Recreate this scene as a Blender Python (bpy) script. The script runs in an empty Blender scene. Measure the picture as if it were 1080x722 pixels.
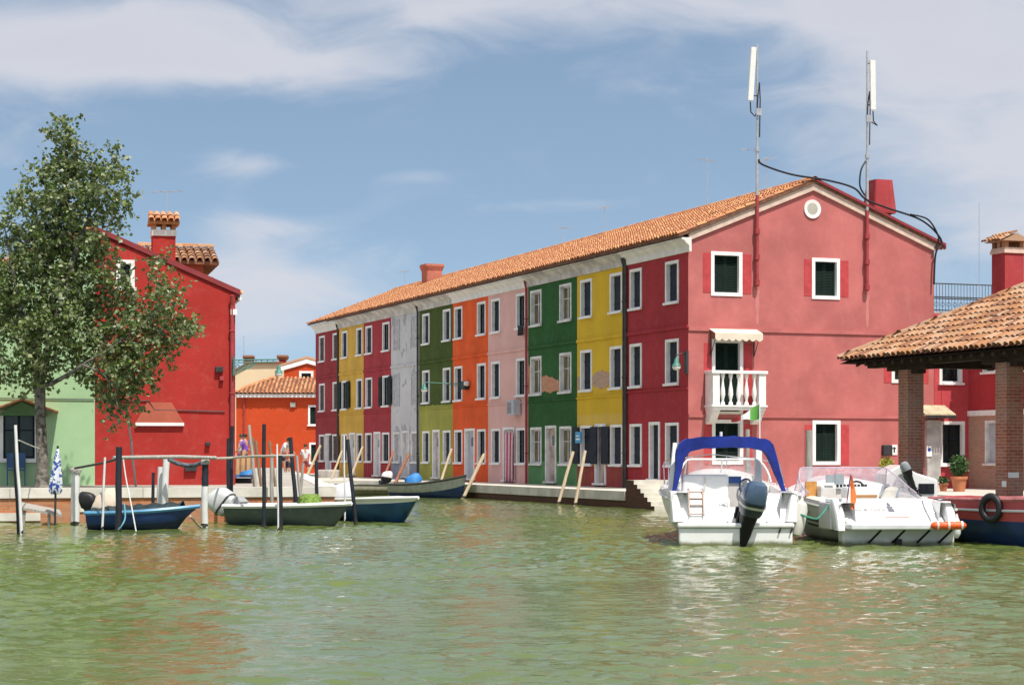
import bpy, bmesh, math, random
import numpy as np
from mathutils import Vector, Matrix

random.seed(7)
R = math.radians
SC = bpy.context.scene
COL = SC.collection

# ------------------------------------------------------------------ camera, sky, sun, exposure
F = 2077.0            # focal length in photo pixels (photo 1080 wide)
EYE = 1.8
cam_d = bpy.data.cameras.new('camera')
cam = bpy.data.objects.new('camera', cam_d)
COL.objects.link(cam)
cam.location = (0, 0, EYE)
cam.rotation_euler = (R(90), 0, 0)
cam_d.sensor_width = 36
cam_d.lens = 36 * F / 1080
cam_d.shift_y = 117 / 1080
cam_d.clip_start = 0.5
cam_d.clip_end = 4000
SC.camera = cam

SUN_AZ, SUN_EL = 30, 62          # degrees right of straight behind the camera, and up
wd = bpy.data.worlds.new('World')
SC.world = wd
wd.use_nodes = True
wn, wl = wd.node_tree.nodes, wd.node_tree.links
wn.clear()
def wnode(t, **k):
    n = wn.new(t)
    for a, b in k.items(): setattr(n, a, b)
    return n
def wmath(op, a, b=None, c=None, clamp=False):
    n = wn.new('ShaderNodeMath'); n.operation = op; n.use_clamp = clamp
    for i, v in enumerate((a, b, c)):
        if v is None: continue
        if isinstance(v, (int, float)): n.inputs[i].default_value = v
        else: wl.new(v, n.inputs[i])
    return n.outputs[0]
tc = wnode('ShaderNodeTexCoord')
sep = wnode('ShaderNodeSeparateXYZ'); wl.new(tc.outputs['Generated'], sep.inputs[0])
sx, sy, sz = sep.outputs
lift = wmath('MULTIPLY_ADD', sz, 1.5, 0.17)
cv = wnode('ShaderNodeCombineXYZ'); wl.new(sx, cv.inputs[0]); wl.new(sy, cv.inputs[1]); wl.new(lift, cv.inputs[2])
nv = wnode('ShaderNodeVectorMath', operation='NORMALIZE'); wl.new(cv.outputs[0], nv.inputs[0])
sky = wnode('ShaderNodeTexSky', sky_type='NISHITA', sun_disc=False)
sky.sun_elevation = R(SUN_EL); sky.sun_rotation = R(180 - SUN_AZ)
sky.air_density = 1.0; sky.dust_density = 1.4; sky.ozone_density = 1.6; sky.altitude = 0
wl.new(nv.outputs[0], sky.inputs[0])
ay = wmath('ADD', wmath('ABSOLUTE', sy), 0.05)
ca = wmath('DIVIDE', sx, ay)              # azimuth-like
ce = wmath('DIVIDE', sz, ay)              # elevation-like
def blob(a0, e0, ra, re, amp):
    da = wmath('DIVIDE', wmath('SUBTRACT', ca, a0), ra)
    de = wmath('DIVIDE', wmath('SUBTRACT', ce, e0), re)
    d2 = wmath('ADD', wmath('MULTIPLY', da, da), wmath('MULTIPLY', de, de))
    return wmath('MULTIPLY', wmath('POWER', 2.718, wmath('MULTIPLY', d2, -1.0)), amp)
def pa(x): return (x - 540) / F
def pe(y): return (478 - y) / F
bias = None
for (bx, by, rx, ry, am) in ((80, 62, 230, 46, .62), (300, 92, 190, 26, .34), (470, 30, 260, 34, .34), (640, -20, 340, 44, .30),
                             (1010, 75, 230, 85, .56), (1090, 210, 210, 90, .44), (880, 20, 150, 40, .34),
                             (272, 188, 46, 16, .36), (285, 250, 75, 14, .22), (290, 325, 120, 56, .52), (445, 200, 60, 9, .16),
                             (610, 228, 90, 10, .2), (1040, 258, 140, 34, .2), (240, 300, 60, 20, .16), (-150, 150, 200, 80, .3)):
    b = blob(pa(bx), pe(by), rx / F, ry / F, am)
    bias = b if bias is None else wmath('ADD', bias, b)
side = wnode('ShaderNodeMapRange'); side.interpolation_type = 'SMOOTHSTEP'      # unseen extra cloud to the sides and overhead, added as fill for shaded fronts
wl.new(wmath('ADD', wmath('ABSOLUTE', ca), wmath('MULTIPLY', ce, 1.2)), side.inputs['Value']); side.inputs['From Min'].default_value = .5; side.inputs['From Max'].default_value = 1.4; side.inputs['To Max'].default_value = .46
bias = wmath('ADD', bias, side.outputs[0])
cc = wnode('ShaderNodeCombineXYZ'); wl.new(wmath('MULTIPLY', ca, 7.0), cc.inputs[0]); wl.new(wmath('MULTIPLY', ce, 17.0), cc.inputs[1])
nz = wnode('ShaderNodeTexNoise'); nz.inputs['Scale'].default_value = 1.9; nz.inputs['Detail'].default_value = 7; nz.inputs['Roughness'].default_value = .55
nz.inputs['Distortion'].default_value = .6
wl.new(cc.outputs[0], nz.inputs['Vector'])
dens = wmath('ADD', bias, wmath('MULTIPLY', wmath('SUBTRACT', nz.outputs['Fac'], .5), .85))
mr = wnode('ShaderNodeMapRange'); mr.interpolation_type = 'SMOOTHSTEP'
wl.new(dens, mr.inputs['Value']); mr.inputs['From Min'].default_value = .04; mr.inputs['From Max'].default_value = .60
cl_fac = wmath('MULTIPLY', mr.outputs[0], .86)
cs = wnode('ShaderNodeMapRange'); wl.new(dens, cs.inputs['Value']); cs.inputs['From Min'].default_value = .2; cs.inputs['From Max'].default_value = 1.0
cl_col = wnode('ShaderNodeMix', data_type='RGBA')
cl_col.inputs[6].default_value = (3.5, 3.55, 3.85, 1); cl_col.inputs[7].default_value = (3.2, 3.2, 3.45, 1)
wl.new(cs.outputs[0], cl_col.inputs[0])
tint = wnode('ShaderNodeMix', data_type='RGBA', blend_type='MULTIPLY'); tint.inputs[0].default_value = 1
SKYTINT = tint
tint.inputs[7].default_value = (.98, .93, .80, 1)
wl.new(sky.outputs[0], tint.inputs[6])
mixc = wnode('ShaderNodeMix', data_type='RGBA')
wl.new(cl_fac, mixc.inputs[0]); wl.new(tint.outputs[2], mixc.inputs[6]); wl.new(cl_col.outputs[2], mixc.inputs[7])
bg = wnode('ShaderNodeBackground'); bg.inputs['Strength'].default_value = .14
wl.new(mixc.outputs[2], bg.inputs['Color'])
wo = wnode('ShaderNodeOutputWorld'); wl.new(bg.outputs[0], wo.inputs['Surface'])

sun_d = bpy.data.lights.new('sun', 'SUN'); sun_d.energy = 3.7; sun_d.angle = R(.5); sun_d.color = (1, .95, .87)
sun = bpy.data.objects.new('sun', sun_d); COL.objects.link(sun)
to_sun = Vector((math.sin(R(SUN_AZ)) * math.cos(R(SUN_EL)), -math.cos(R(SUN_AZ)) * math.cos(R(SUN_EL)), math.sin(R(SUN_EL))))
sun.rotation_euler = to_sun.to_track_quat('Z', 'Y').to_euler()
sun.location = to_sun * 60

vs = SC.view_settings
vs.view_transform = 'Standard'; vs.look = 'None'; vs.exposure = 0.58; vs.gamma = 1; vs.use_curve_mapping = False
SC.cycles.max_bounces = 8; SC.cycles.transparent_max_bounces = 12
SC.cycles.use_denoising = True

# ------------------------------------------------------------------ helpers
def at(px, py, Y):
    return Vector(((px - 540) * Y / F, Y, EYE + (478 - py) * Y / F))
def wy(py):                       # depth at which water shows at photo row py
    return EYE * F / (py - 478)

class MB:
    def __init__(s): s.v = []; s.f = []; s.m = []; s.T = None; s.mi = 0
    def add(s, vs, fs, mi=None):
        o = len(s.v)
        if s.T is not None: vs = [tuple(s.T @ Vector(p)) for p in vs]
        s.v += [tuple(p) for p in vs]; s.f += [tuple(i + o for i in q) for q in fs]
        s.m += [s.mi if mi is None else mi] * len(fs)
    def box(s, x0, x1, y0, y1, z0, z1, mi=None):
        s.add([(x0,y0,z0),(x1,y0,z0),(x1,y1,z0),(x0,y1,z0),(x0,y0,z1),(x1,y0,z1),(x1,y1,z1),(x0,y1,z1)],
              [(0,3,2,1),(4,5,6,7),(0,1,5,4),(1,2,6,5),(2,3,7,6),(3,0,4,7)], mi)
    def quad(s, a, b, c, d, mi=None): s.add([a, b, c, d], [(0,1,2,3)], mi)
    def prism(s, poly, y0, y1, mi=None):       # poly in (x, z), extruded along y
        n = len(poly)
        v = [(x, y0, z) for x, z in poly] + [(x, y1, z) for x, z in poly]
        f = [tuple(range(n)), tuple(range(2*n-1, n-1, -1))] + [(i, i+n, (i+1) % n + n, (i+1) % n) for i in range(n)]
        s.add(v, f, mi)
    def prism_x(s, poly, x0, x1, mi=None):     # poly in (y, z), extruded along x
        n = len(poly)
        v = [(x0, y, z) for y, z in poly] + [(x1, y, z) for y, z in poly]
        f = [tuple(range(n-1, -1, -1)), tuple(range(n, 2*n))] + [(i, (i+1) % n, (i+1) % n + n, i+n) for i in range(n)]
        s.add(v, f, mi)
    def prism_z(s, poly, z0, z1, mi=None):
        n = len(poly)
        v = [(x, y, z0) for x, y in poly] + [(x, y, z1) for x, y in poly]
        f = [tuple(range(n-1, -1, -1)), tuple(range(n, 2*n))] + [(i, (i+1) % n, (i+1) % n + n, i+n) for i in range(n)]
        s.add(v, f, mi)
    def tube(s, pts, r, n=8, cap=True, mi=None):
        pts = [Vector(p) for p in pts]
        if not isinstance(r, (list, tuple)): r = [r] * len(pts)
        rings = []; up = None
        for i, p in enumerate(pts):
            t = (pts[min(i+1, len(pts)-1)] - pts[max(i-1, 0)]).normalized()
            if up is None: up = Vector((0,0,1)) if abs(t.z) < .9 else Vector((1,0,0))
            a = t.cross(up).normalized(); b = a.cross(t).normalized(); up = b
            rings.append([p + (a*math.cos(2*math.pi*k/n) + b*math.sin(2*math.pi*k/n)) * r[i] for k in range(n)])
        v = [q for rg in rings for q in rg]; f = []
        for i in range(len(pts)-1):
            for k in range(n):
                f.append((i*n+k, i*n+(k+1) % n, (i+1)*n+(k+1) % n, (i+1)*n+k))
        if cap:
            f.append(tuple(range(n-1, -1, -1))); f.append(tuple(range((len(pts)-1)*n, len(pts)*n)))
        s.add(v, f, mi)
    def lathe(s, prof, c=(0,0,0), n=16, mi=None):   # prof (r, z)
        v = []; f = []
        for r_, z in prof:
            for k in range(n): v.append((c[0]+r_*math.cos(2*math.pi*k/n), c[1]+r_*math.sin(2*math.pi*k/n), c[2]+z))
        for i in range(len(prof)-1):
            for k in range(n): f.append((i*n+k, i*n+(k+1) % n, (i+1)*n+(k+1) % n, (i+1)*n+k))
        f.append(tuple(range(n-1, -1, -1))); f.append(tuple(range((len(prof)-1)*n, len(prof)*n)))
        s.add(v, f, mi)
    def loft(s, secs, n=16, cap=True, mi=None):
        """secs: (center, axis_u, axis_v, exponent): superellipse rings"""
        v = []; f = []
        for c, u, w, e in secs:
            c, u, w = Vector(c), Vector(u), Vector(w)
            for k in range(n):
                a = 2*math.pi*k/n
                ca_, sa_ = math.cos(a), math.sin(a)
                v.append(c + u*math.copysign(abs(ca_)**(2/e), ca_) + w*math.copysign(abs(sa_)**(2/e), sa_))
        for i in range(len(secs)-1):
            for k in range(n): f.append((i*n+k, i*n+(k+1) % n, (i+1)*n+(k+1) % n, (i+1)*n+k))
        if cap:
            f.append(tuple(range(n-1, -1, -1))); f.append(tuple(range((len(secs)-1)*n, len(secs)*n)))
        s.add(v, f, mi)
    def build(s, name, mats, parent=None, smooth=False, loc=None, rotz=None, bevel=0, fix=True):
        me = bpy.data.meshes.new(name)
        me.from_pydata(s.v, [], s.f)
        if not isinstance(mats, (list, tuple)): mats = [mats]
        for m in mats: me.materials.append(m)
        me.polygons.foreach_set('material_index', s.m)
        if fix and len(s.f) < 6000:
            bm = bmesh.new(); bm.from_mesh(me)
            bmesh.ops.recalc_face_normals(bm, faces=bm.faces)
            bm.to_mesh(me); bm.free()
        if smooth:
            me.polygons.foreach_set('use_smooth', [True]*len(me.polygons))
        me.update()
        o = bpy.data.objects.new(name, me); COL.objects.link(o)
        if smooth:
            es = o.modifiers.new('edge_split', 'EDGE_SPLIT'); es.split_angle = R(38)
        if bevel:
            b = o.modifiers.new('bevel', 'BEVEL'); b.width = bevel; b.segments = 2; b.limit_method = 'ANGLE'; b.angle_limit = R(40)
        if parent is not None: o.parent = parent
        if loc is not None: o.location = loc
        if rotz is not None: o.rotation_euler = (0, 0, rotz)
        return o

def empty(name, loc=(0,0,0), rotz=0):
    o = bpy.data.objects.new(name, None); COL.objects.link(o)
    o.location = loc; o.rotation_euler = (0, 0, rotz); o.empty_display_size = .3
    return o
def tag(o, label, cat, group=None, kind=None):
    o['label'] = label; o['category'] = cat
    if group: o['group'] = group
    if kind: o['kind'] = kind
    return o
def thing(name, label, cat, loc=(0,0,0), rotz=0, group=None):
    return tag(empty(name, loc, rotz), label, cat, group)
def structure(o):
    o['kind'] = 'structure'; return o
def copy_tree(o, parent=None):
    c = o.copy(); COL.objects.link(c); c.parent = parent
    for ch in list(o.children): copy_tree(ch, c)
    return c

# ------------------------------------------------------------------ materials
_mats = {}
class NT:
    def __init__(s, name):
        s.m = bpy.data.materials.new(name); s.m.use_nodes = True
        s.n, s.l = s.m.node_tree.nodes, s.m.node_tree.links
        s.b = s.n['Principled BSDF']
        s.tc = s.n.new('ShaderNodeTexCoord')
    def noise(s, scale, detail=4, rough=.55, mapping=None, dist=0, co='Object'):
        t = s.n.new('ShaderNodeTexNoise'); t.inputs['Scale'].default_value = scale; t.inputs['Detail'].default_value = detail
        t.inputs['Roughness'].default_value = rough; t.inputs['Distortion'].default_value = dist
        src = s.tc.outputs[co]
        if mapping:
            mp = s.n.new('ShaderNodeMapping'); mp.inputs['Scale'].default_value = mapping; s.l.new(src, mp.inputs[0]); src = mp.outputs[0]
        s.l.new(src, t.inputs['Vector']); return t.outputs['Fac']
    def ramp(s, fac, a, b, lo=0., hi=1., smooth=True):
        n = s.n.new('ShaderNodeMapRange'); n.interpolation_type = 'SMOOTHSTEP' if smooth else 'LINEAR'
        s.l.new(fac, n.inputs['Value'])
        for k, v in zip(('From Min','From Max','To Min','To Max'), (a, b, lo, hi)): n.inputs[k].default_value = v
        return n.outputs[0]
    def math(s, op, a, b=None, clamp=False):
        n = s.n.new('ShaderNodeMath'); n.operation = op; n.use_clamp = clamp
        for i, v in enumerate((a, b)):
            if v is None: continue
            if isinstance(v, (int, float)): n.inputs[i].default_value = v
            else: s.l.new(v, n.inputs[i])
        return n.outputs[0]
    def mix(s, fac, a, b, blend='MIX'):
        n = s.n.new('ShaderNodeMix'); n.data_type = 'RGBA'; n.blend_type = blend
        if isinstance(fac, (int, float)): n.inputs[0].default_value = fac
        else: s.l.new(fac, n.inputs[0])
        for i, v in ((6, a), (7, b)):
            if isinstance(v, (tuple, list)): n.inputs[i].default_value = (*v[:3], 1)
            else: s.l.new(v, n.inputs[i])
        return n.outputs[2]
    def bump(s, h, strength=.3, dist=.01, normal=None):
        n = s.n.new('ShaderNodeBump'); n.inputs['Strength'].default_value = strength; n.inputs['Distance'].default_value = dist
        s.l.new(h, n.inputs['Height'])
        if normal is not None: s.l.new(normal, n.inputs['Normal'])
        return n.outputs[0]
    def island(s):
        return s.n.new('ShaderNodeNewGeometry').outputs['Random Per Island']
    def z(s):
        n = s.n.new('ShaderNodeSeparateXYZ'); s.l.new(s.tc.outputs['Object'], n.inputs[0]); return n.outputs[2]
    def done(s, col, rough=.7, normal=None, spec=.3):
        if isinstance(col, (tuple, list)): s.b.inputs['Base Color'].default_value = (*col[:3], 1)
        else: s.l.new(col, s.b.inputs['Base Color'])
        if isinstance(rough, (int, float)): s.b.inputs['Roughness'].default_value = rough
        else: s.l.new(rough, s.b.inputs['Roughness'])
        s.b.inputs['Specular IOR Level'].default_value = spec
        if normal is not None: s.l.new(normal, s.b.inputs['Normal'])
        return s.m
def sc3(c, k): return tuple(min(.95, x*k) for x in c)

def basic(name, col, rough=.6, var=.1, scale=4, bump=0, bscale=60, metal=0, spec=.4, coat=0):
    if name in _mats: return _mats[name]
    t = NT(name)
    c = t.mix(t.ramp(t.noise(scale, 5), .3, .7), sc3(col, 1-var), sc3(col, 1+var))
    nm = t.bump(t.noise(bscale, 3), bump, .004) if bump else None
    m = t.done(c, rough, nm, spec)
    t.b.inputs['Metallic'].default_value = metal
    if coat: t.b.inputs['Coat Weight'].default_value = coat
    _mats[name] = m; return m

def plaster(name, col, fade=.16, blot=.3, zones=(), stain=(.5,.45,.42), stain_amt=.12, worn=None):
    if name in _mats: return _mats[name]
    t = NT(name)
    c = col
    n1 = t.noise(.55, 5, .6)
    base = t.mix(t.ramp(n1, .28, .72), sc3(col, 1-fade), sc3(col, 1+fade))
    edge = t.noise(2.2, 4)
    zz = t.math('ADD', t.z(), t.math('MULTIPLY', t.math('SUBTRACT', edge, .5), .22))
    for (zc, zcol) in zones:
        zb = t.mix(t.ramp(n1, .3, .7), sc3(zcol, 1-fade), sc3(zcol, 1+fade))
        base = t.mix(t.ramp(zz, zc-.04, zc+.04), zb, base)
    # vertical rain streaks and blotches of faded paint
    st = t.noise(1.4, 5, .62, mapping=(1.6, 1.6, .28))
    base = t.mix(t.math('MULTIPLY', t.ramp(st, .55, .8), blot), base, t.mix(.5, base, stain))
    sp = t.noise(6.5, 6, .7)
    base = t.mix(t.math('MULTIPLY', t.ramp(sp, .6, .78), stain_amt), base, sc3(stain, .7))
    if worn:
        w = t.noise(1.1, 6, .6, dist=.4)
        base = t.mix(t.ramp(w, worn[1], worn[1]+.05), base, worn[0])
    md = t.noise(3.1, 6, .72, dist=.5)
    base = t.mix(t.math('MULTIPLY', t.ramp(md, .50, .64), .07), base, t.mix(.45, base, (.62,.52,.48)))
    base = t.mix(t.math('MULTIPLY', t.ramp(t.noise(2.3, 7, .75, mapping=(1,1,.5)), .56, .70), .20), base, sc3(col, .66))
    nm = t.bump(t.noise(26, 5, .65), .35, .012, t.bump(t.noise(1.3, 3), .25, .05))
    _mats[name] = t.done(base, .9, nm, .12); return _mats[name]

def brickwork(name, c1, c2, mortar, scale=1.0, rot=(R(90), 0, 0), row=.07, wid=.25, worn=.0):
    if name in _mats: return _mats[name]
    t = NT(name)
    # blend the two vertical directions: pick (x+y, z) as brick plane coordinates
    sp = t.n.new('ShaderNodeSeparateXYZ'); t.l.new(t.tc.outputs['Object'], sp.inputs[0])
    cb = t.n.new('ShaderNodeCombineXYZ')
    t.l.new(t.math('ADD', sp.outputs[0], sp.outputs[1]), cb.inputs[0]); t.l.new(sp.outputs[2], cb.inputs[1])
    b = t.n.new('ShaderNodeTexBrick'); t.l.new(cb.outputs[0], b.inputs['Vector'])
    b.inputs['Scale'].default_value = scale; b.inputs['Brick Width'].default_value = wid; b.inputs['Row Height'].default_value = row
    b.inputs['Mortar Size'].default_value = .006; b.inputs['Mortar Smooth'].default_value = .3; b.inputs['Bias'].default_value = 0
    b.inputs['Color1'].default_value = (*c1, 1); b.inputs['Color2'].default_value = (*c2, 1); b.inputs['Mortar'].default_value = (*mortar, 1)
    n1 = t.noise(1.3, 6, .65)
    c = t.mix(t.ramp(n1, .35, .75), b.outputs['Color'], t.mix(.55, b.outputs['Color'], sc3(mortar, .8)))
    c = t.mix(t.math('MULTIPLY', t.ramp(t.noise(9, 5), .55, .75), .4), c, sc3(c1, .45))
    nm = t.bump(t.math('SUBTRACT', t.math('MULTIPLY', t.noise(40, 4), .5), b.outputs['Fac']), .6, .012)
    _mats[name] = t.done(c, .9, nm, .15); return _mats[name]

def tile_mat(name, cols, lichen=.25):
    if name in _mats: return _mats[name]
    t = NT(name)
    isl = t.island()
    cr = t.n.new('ShaderNodeValToRGB'); t.l.new(isl, cr.inputs[0]); cr.color_ramp.interpolation = 'CONSTANT'
    el = cr.color_ramp.elements
    el[0].position = 0; el[0].color = (*cols[0], 1); el[1].position = 1/len(cols); el[1].color = (*cols[1], 1)
    for i, c in enumerate(cols[2:], 2):
        e = el.new(i/len(cols)); e.color = (*c, 1)
    n1 = t.noise(.8, 5); n2 = t.noise(14, 5, .7)
    c = t.mix(t.math('MULTIPLY', t.ramp(n1, .45, .75), .5), cr.outputs[0], sc3(cols[0], .75))
    c = t.mix(t.math('MULTIPLY', t.ramp(n2, .55, .75), lichen), c, (.30, .25, .18))
    _mats[name] = t.done(c, .92, t.bump(n2, .4, .01), .12); return _mats[name]

def wood(name, c1, c2, rough=.8, along=(8, 8, .7)):
    if name in _mats: return _mats[name]
    t = NT(name)
    n = t.noise(3.2, 6, .65, mapping=along)
    c = t.mix(t.ramp(n, .3, .7), c1, c2)
    _mats[name] = t.done(c, rough, t.bump(n, .5, .01), .2); return _mats[name]

def glassy(name, tintc=(.85,.85,.9), alpha=.25, rough=.1):
    if name in _mats: return _mats[name]
    t = NT(name)
    t.b.inputs['Base Color'].default_value = (*tintc, 1); t.b.inputs['Roughness'].default_value = rough
    nn = t.ramp(t.noise(2.4, 4, .6, dist=1.2), .3, .7, alpha*.6, min(1, alpha*1.5))
    t.l.new(nn, t.b.inputs['Alpha'])
    _mats[name] = t.m; return t.m

WHITE = basic('white_painted_stone', (.80,.79,.77), .7, .08, 3, .2)
WHITE_WORN = basic('worn_white_stone', (.66,.65,.63), .8, .18, 2.2, .3)
CORNICE = None
STONE = basic('istrian_stone', (.60,.57,.51), .85, .16, 1.6, .4, 30)
STONE_GREY = basic('grey_stone', (.36,.34,.31), .9, .2, 3, .4, 30)
SHUT = basic('dark_green_shutter_paint', (.008,.020,.016), .7, .15, 4, 0, 60, 0, .15)
SHUT_BLUE = basic('slate_blue_shutter_paint', (.028,.034,.048), .7, .2, 4, 0, 60, 0, .15)
SHUT_NAVY = basic('navy_shutter_paint', (.010,.016,.027), .6, .2, 4, 0, 60, 0, .15)
SHUT_BROWN = basic('brown_shutter_paint', (.05,.022,.018), .6, .25)
def pane_mat(name, col):
    if name in _mats: return _mats[name]
    t = NT(name)
    c = t.mix(t.ramp(t.noise(1.7, 3, mapping=(3,3,.6)), .35, .65), sc3(col, .4), col)
    _mats[name] = t.done(c, .12, None, .35); return t.m
PANE = pane_mat('dark_window_glass', (.018,.024,.03))
PANE_OLIVE = pane_mat('window_glass_over_olive_curtain', (.16,.14,.05))
DOORWHITE = basic('worn_white_door_paint', (.55,.55,.55), .6, .2, 2.5)
DOORGREY = basic('pale_grey_door_paint', (.42,.44,.48), .6, .12, 2.5)
METAL = basic('galvanised_steel', (.48,.49,.50), .4, .12, 6, metal=.6)
BLACK = basic('black_rubber', (.012,.012,.014), .5, .3)
IRON = basic('dark_iron', (.03,.032,.035), .6, .3)
CABLE = basic('dark_cable_sheath', (.012,.013,.018), .5, .2)
PIPE_RED = basic('red_painted_pipe', (.33,.045,.05), .6, .15)
GUTTER = basic('weathered_gutter_metal', (.055,.055,.05), .6, .3)
TILE = tile_mat('terracotta_roof_tile', [(.50,.22,.10),(.56,.27,.13),(.44,.18,.09),(.60,.33,.18),(.40,.17,.10),(.53,.25,.12)], .2)
TILE_OLD = tile_mat('old_terracotta_roof_tile', [(.36,.18,.09),(.42,.23,.13),(.30,.14,.075),(.44,.28,.18),(.22,.11,.07),(.38,.19,.09),(.40,.26,.17)], .55)
TILE_BED = basic('terracotta_tile_channel', (.16,.075,.045), .95, .3, 5)
BRICK = brickwork('old_red_brick', (.44,.135,.05), (.54,.21,.085), (.40,.31,.23))
BRICK_PIER = brickwork('brown_red_pillar_brick', (.30,.085,.05), (.40,.14,.08), (.46,.38,.32), row=.08)
BRICK_PINK = brickwork('pink_worn_brick', (.42,.20,.14), (.50,.27,.19), (.46,.36,.29))
BRICK_DARK = brickwork('wet_dark_brick', (.10,.045,.03), (.13,.06,.04), (.12,.09,.07))
PAVE = basic('pale_paving_stone', (.52,.48,.42), .9, .14, .9, .4, 14)
PAVE_GREY = basic('grey_paving_stone', (.36,.34,.30), .9, .16, .9, .4, 14)
# ------------------------------------------------------------------ water
def make_water():
    xs = np.concatenate([np.array([-900, -300, -120, -60, -35]), np.arange(-22, 22.01, .09), np.array([35, 60, 120, 300, 900])])
    ys = np.concatenate([np.array([-300, -60, -10, 5]), np.arange(13, 30, .065), np.arange(30, 56, .12), np.arange(56, 84, .4), np.array([100, 200, 500, 1500])])
    X, Y = np.meshgrid(xs, ys)
    Z = np.zeros_like(X)
    rng = np.random.default_rng(3)
    for lam, amp, n in ((3.4, .008, 5), (1.7, .0075, 7), (.95, .0062, 9), (.56, .0060, 11), (.34, .0046, 12), (.22, .0022, 10)):
        for _ in range(n):
            th = rng.normal(1.35, .75); L = lam * rng.uniform(.75, 1.3)
            k = 2*math.pi/L; ph = rng.uniform(0, 6.28)
            Z += amp * .62 * np.sin(k*(X*math.cos(th) + Y*math.sin(th)) + ph + .9*np.sin(.31*X+.23*Y+ph))
    patch = .85 + .38*np.sin(.21*X+.6+.5*np.sin(.13*Y))*np.sin(.17*Y+1.1) + .26*np.sin(.47*X-.33*Y+.8*np.sin(.2*X))
    inside = (np.abs(X) < 22) & (Y > 12.9) & (Y < 84)
    fadef = np.clip((84-Y)/20, 0, 1)
    Z = np.where(inside, Z*patch*fadef, 0)
    ny, nx = X.shape
    v = np.stack([X.ravel(), Y.ravel(), Z.ravel()], 1)
    i = np.arange(ny*nx).reshape(ny, nx)
    f = np.stack([i[:-1,:-1].ravel(), i[:-1,1:].ravel(), i[1:,1:].ravel(), i[1:,:-1].ravel()], 1)
    me = bpy.data.meshes.new('water')
    me.vertices.add(len(v)); me.vertices.foreach_set('co', v.ravel())
    me.loops.add(f.size); me.loops.foreach_set('vertex_index', f.ravel())
    me.polygons.add(len(f)); me.polygons.foreach_set('loop_start', np.arange(0, f.size, 4)); me.polygons.foreach_set('loop_total', np.full(len(f), 4))
    me.polygons.foreach_set('use_smooth', np.ones(len(f), bool))
    me.update(); me.validate()
    t = NT('green_canal_water')
    n1 = t.noise(.16, 4, .5)
    c = t.mix(t.ramp(n1, .3, .7), (.098,.135,.028), (.128,.156,.046))
    h = t.noise(5.5, 4, .6, mapping=(.8, 1.15, 1))
    h2 = t.noise(17, 3, .6)
    nm = t.bump(h2, .30, .014, t.bump(h, .55, .03))
    t.done(c, .035, nm, .5); t.b.inputs['IOR'].default_value = 1.33
    me.materials.append(t.m)
    o = bpy.data.objects.new('water', me); COL.objects.link(o); structure(o)
make_water()

# ------------------------------------------------------------------ frames of reference
RO = Vector((6.06, 67.7, 0)); RA = math.atan2(-.936, .351)       # row: local x towards the corner, y into the houses
RX = Vector((.351, -.936, 0)).normalized(); RY = Vector((.936, .351, 0)).normalized()
def row_w(u, v, z=0): return RO - RX*u + RY*v + Vector((0,0,z))
def px_u(px, v=0):
    k = (px-540)/F; ox, oy = RO.x + RY.x*v, RO.y + RY.y*v
    return (ox - oy*k) / (RX.x - RX.y*k)
def px_t(px, u=0):
    k = (px-540)/F; ox, oy = RO.x - RX.x*u, RO.y - RX.y*u
    return (k*oy - ox) / (RY.x - k*RY.y)
LO = Vector((-8.04, 57.2, 0)); LA = R(14)                          # left house: corner at its right end
LX = Vector((math.cos(LA), math.sin(LA), 0)); LY = Vector((-math.sin(LA), math.cos(LA), 0))
def px_l(px, yin=0):
    k = (px-540)/F; o = LO + LY*yin
    return (k*o.y - o.x) / (LX.x - k*LX.y)
GR = .54      # level of the right-hand quay
GL = .90      # level of the left-hand quay

# ------------------------------------------------------------------ ground, quays
def slab(name, poly, z0, z1, mat, side=None):
    mb = MB(); mb.prism_z(poly, z0, z1)
    if side:
        mb.m = [1 if i >= 2 else 0 for i in range(len(mb.f))]
    mb.m[0] = 0
    return structure(mb.build(name, [mat, side] if side else mat))
def P2(v): return (v.x, v.y)
def pw(px, Y): return ((px-540)*Y/F, Y)
edge = [pw(660, 65.4), pw(560, 73.5), pw(497, 79.8), pw(440, 86), pw(416, 89.5), pw(372, 91), pw(318, 91)]
# row quay: a thick stone edge over a dark wet brick wall
far = [(-15, 130), (-60, 260), (120, 260), P2(row_w(0, 40)), P2(row_w(-1.35, 12)), P2(row_w(-1.35, -2.94))]
slab("quay", edge + far[:5], -1, GR-.004, PAVE, BRICK_DARK)
kerb = MB()
def kerb_line(mb, pts, w, z0, z1, over=.05):
    for a, b in zip(pts[:-1], pts[1:]):
        a, b = Vector((*a, 0)), Vector((*b, 0)); d = (b-a).normalized(); n = Vector((-d.y, d.x, 0))
        L = (b-a).length; k = max(1, int(L/1.6)); 
        for i in range(k):
            p = a + d*(L*i/k + .006); q = a + d*(L*(i+1)/k - .006)
            c = [p - n*over, q - n*over, q + n*w, p + n*w]
            mb.add([(*c_[:2], z0) for c_ in c] + [(*c_[:2], z1) for c_ in c], [(0,3,2,1),(4,5,6,7),(0,1,5,4),(1,2,6,5),(2,3,7,6),(3,0,4,7)])
kerb_line(kerb, edge[::-1], .5, GR-.30, GR+.012)
structure(kerb.build('quay_kerb', STONE))
# right-hand quay with the market pier
pier = [P2(row_w(-1.354, 3.9)), P2(row_w(-12, 3.9)), P2(row_w(-12, -2.0)), P2(row_w(-27, -2.0)), P2(row_w(-27, 16)), P2(row_w(-1.354, 16))]
slab('quay', pier, -1, GR-.004, PAVE, BRICK_DARK)
kb = MB(); kerb_line(kb, pier[3::-1], .45, GR-.28, GR+.012)
structure(kb.build('quay_kerb', STONE))
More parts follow.
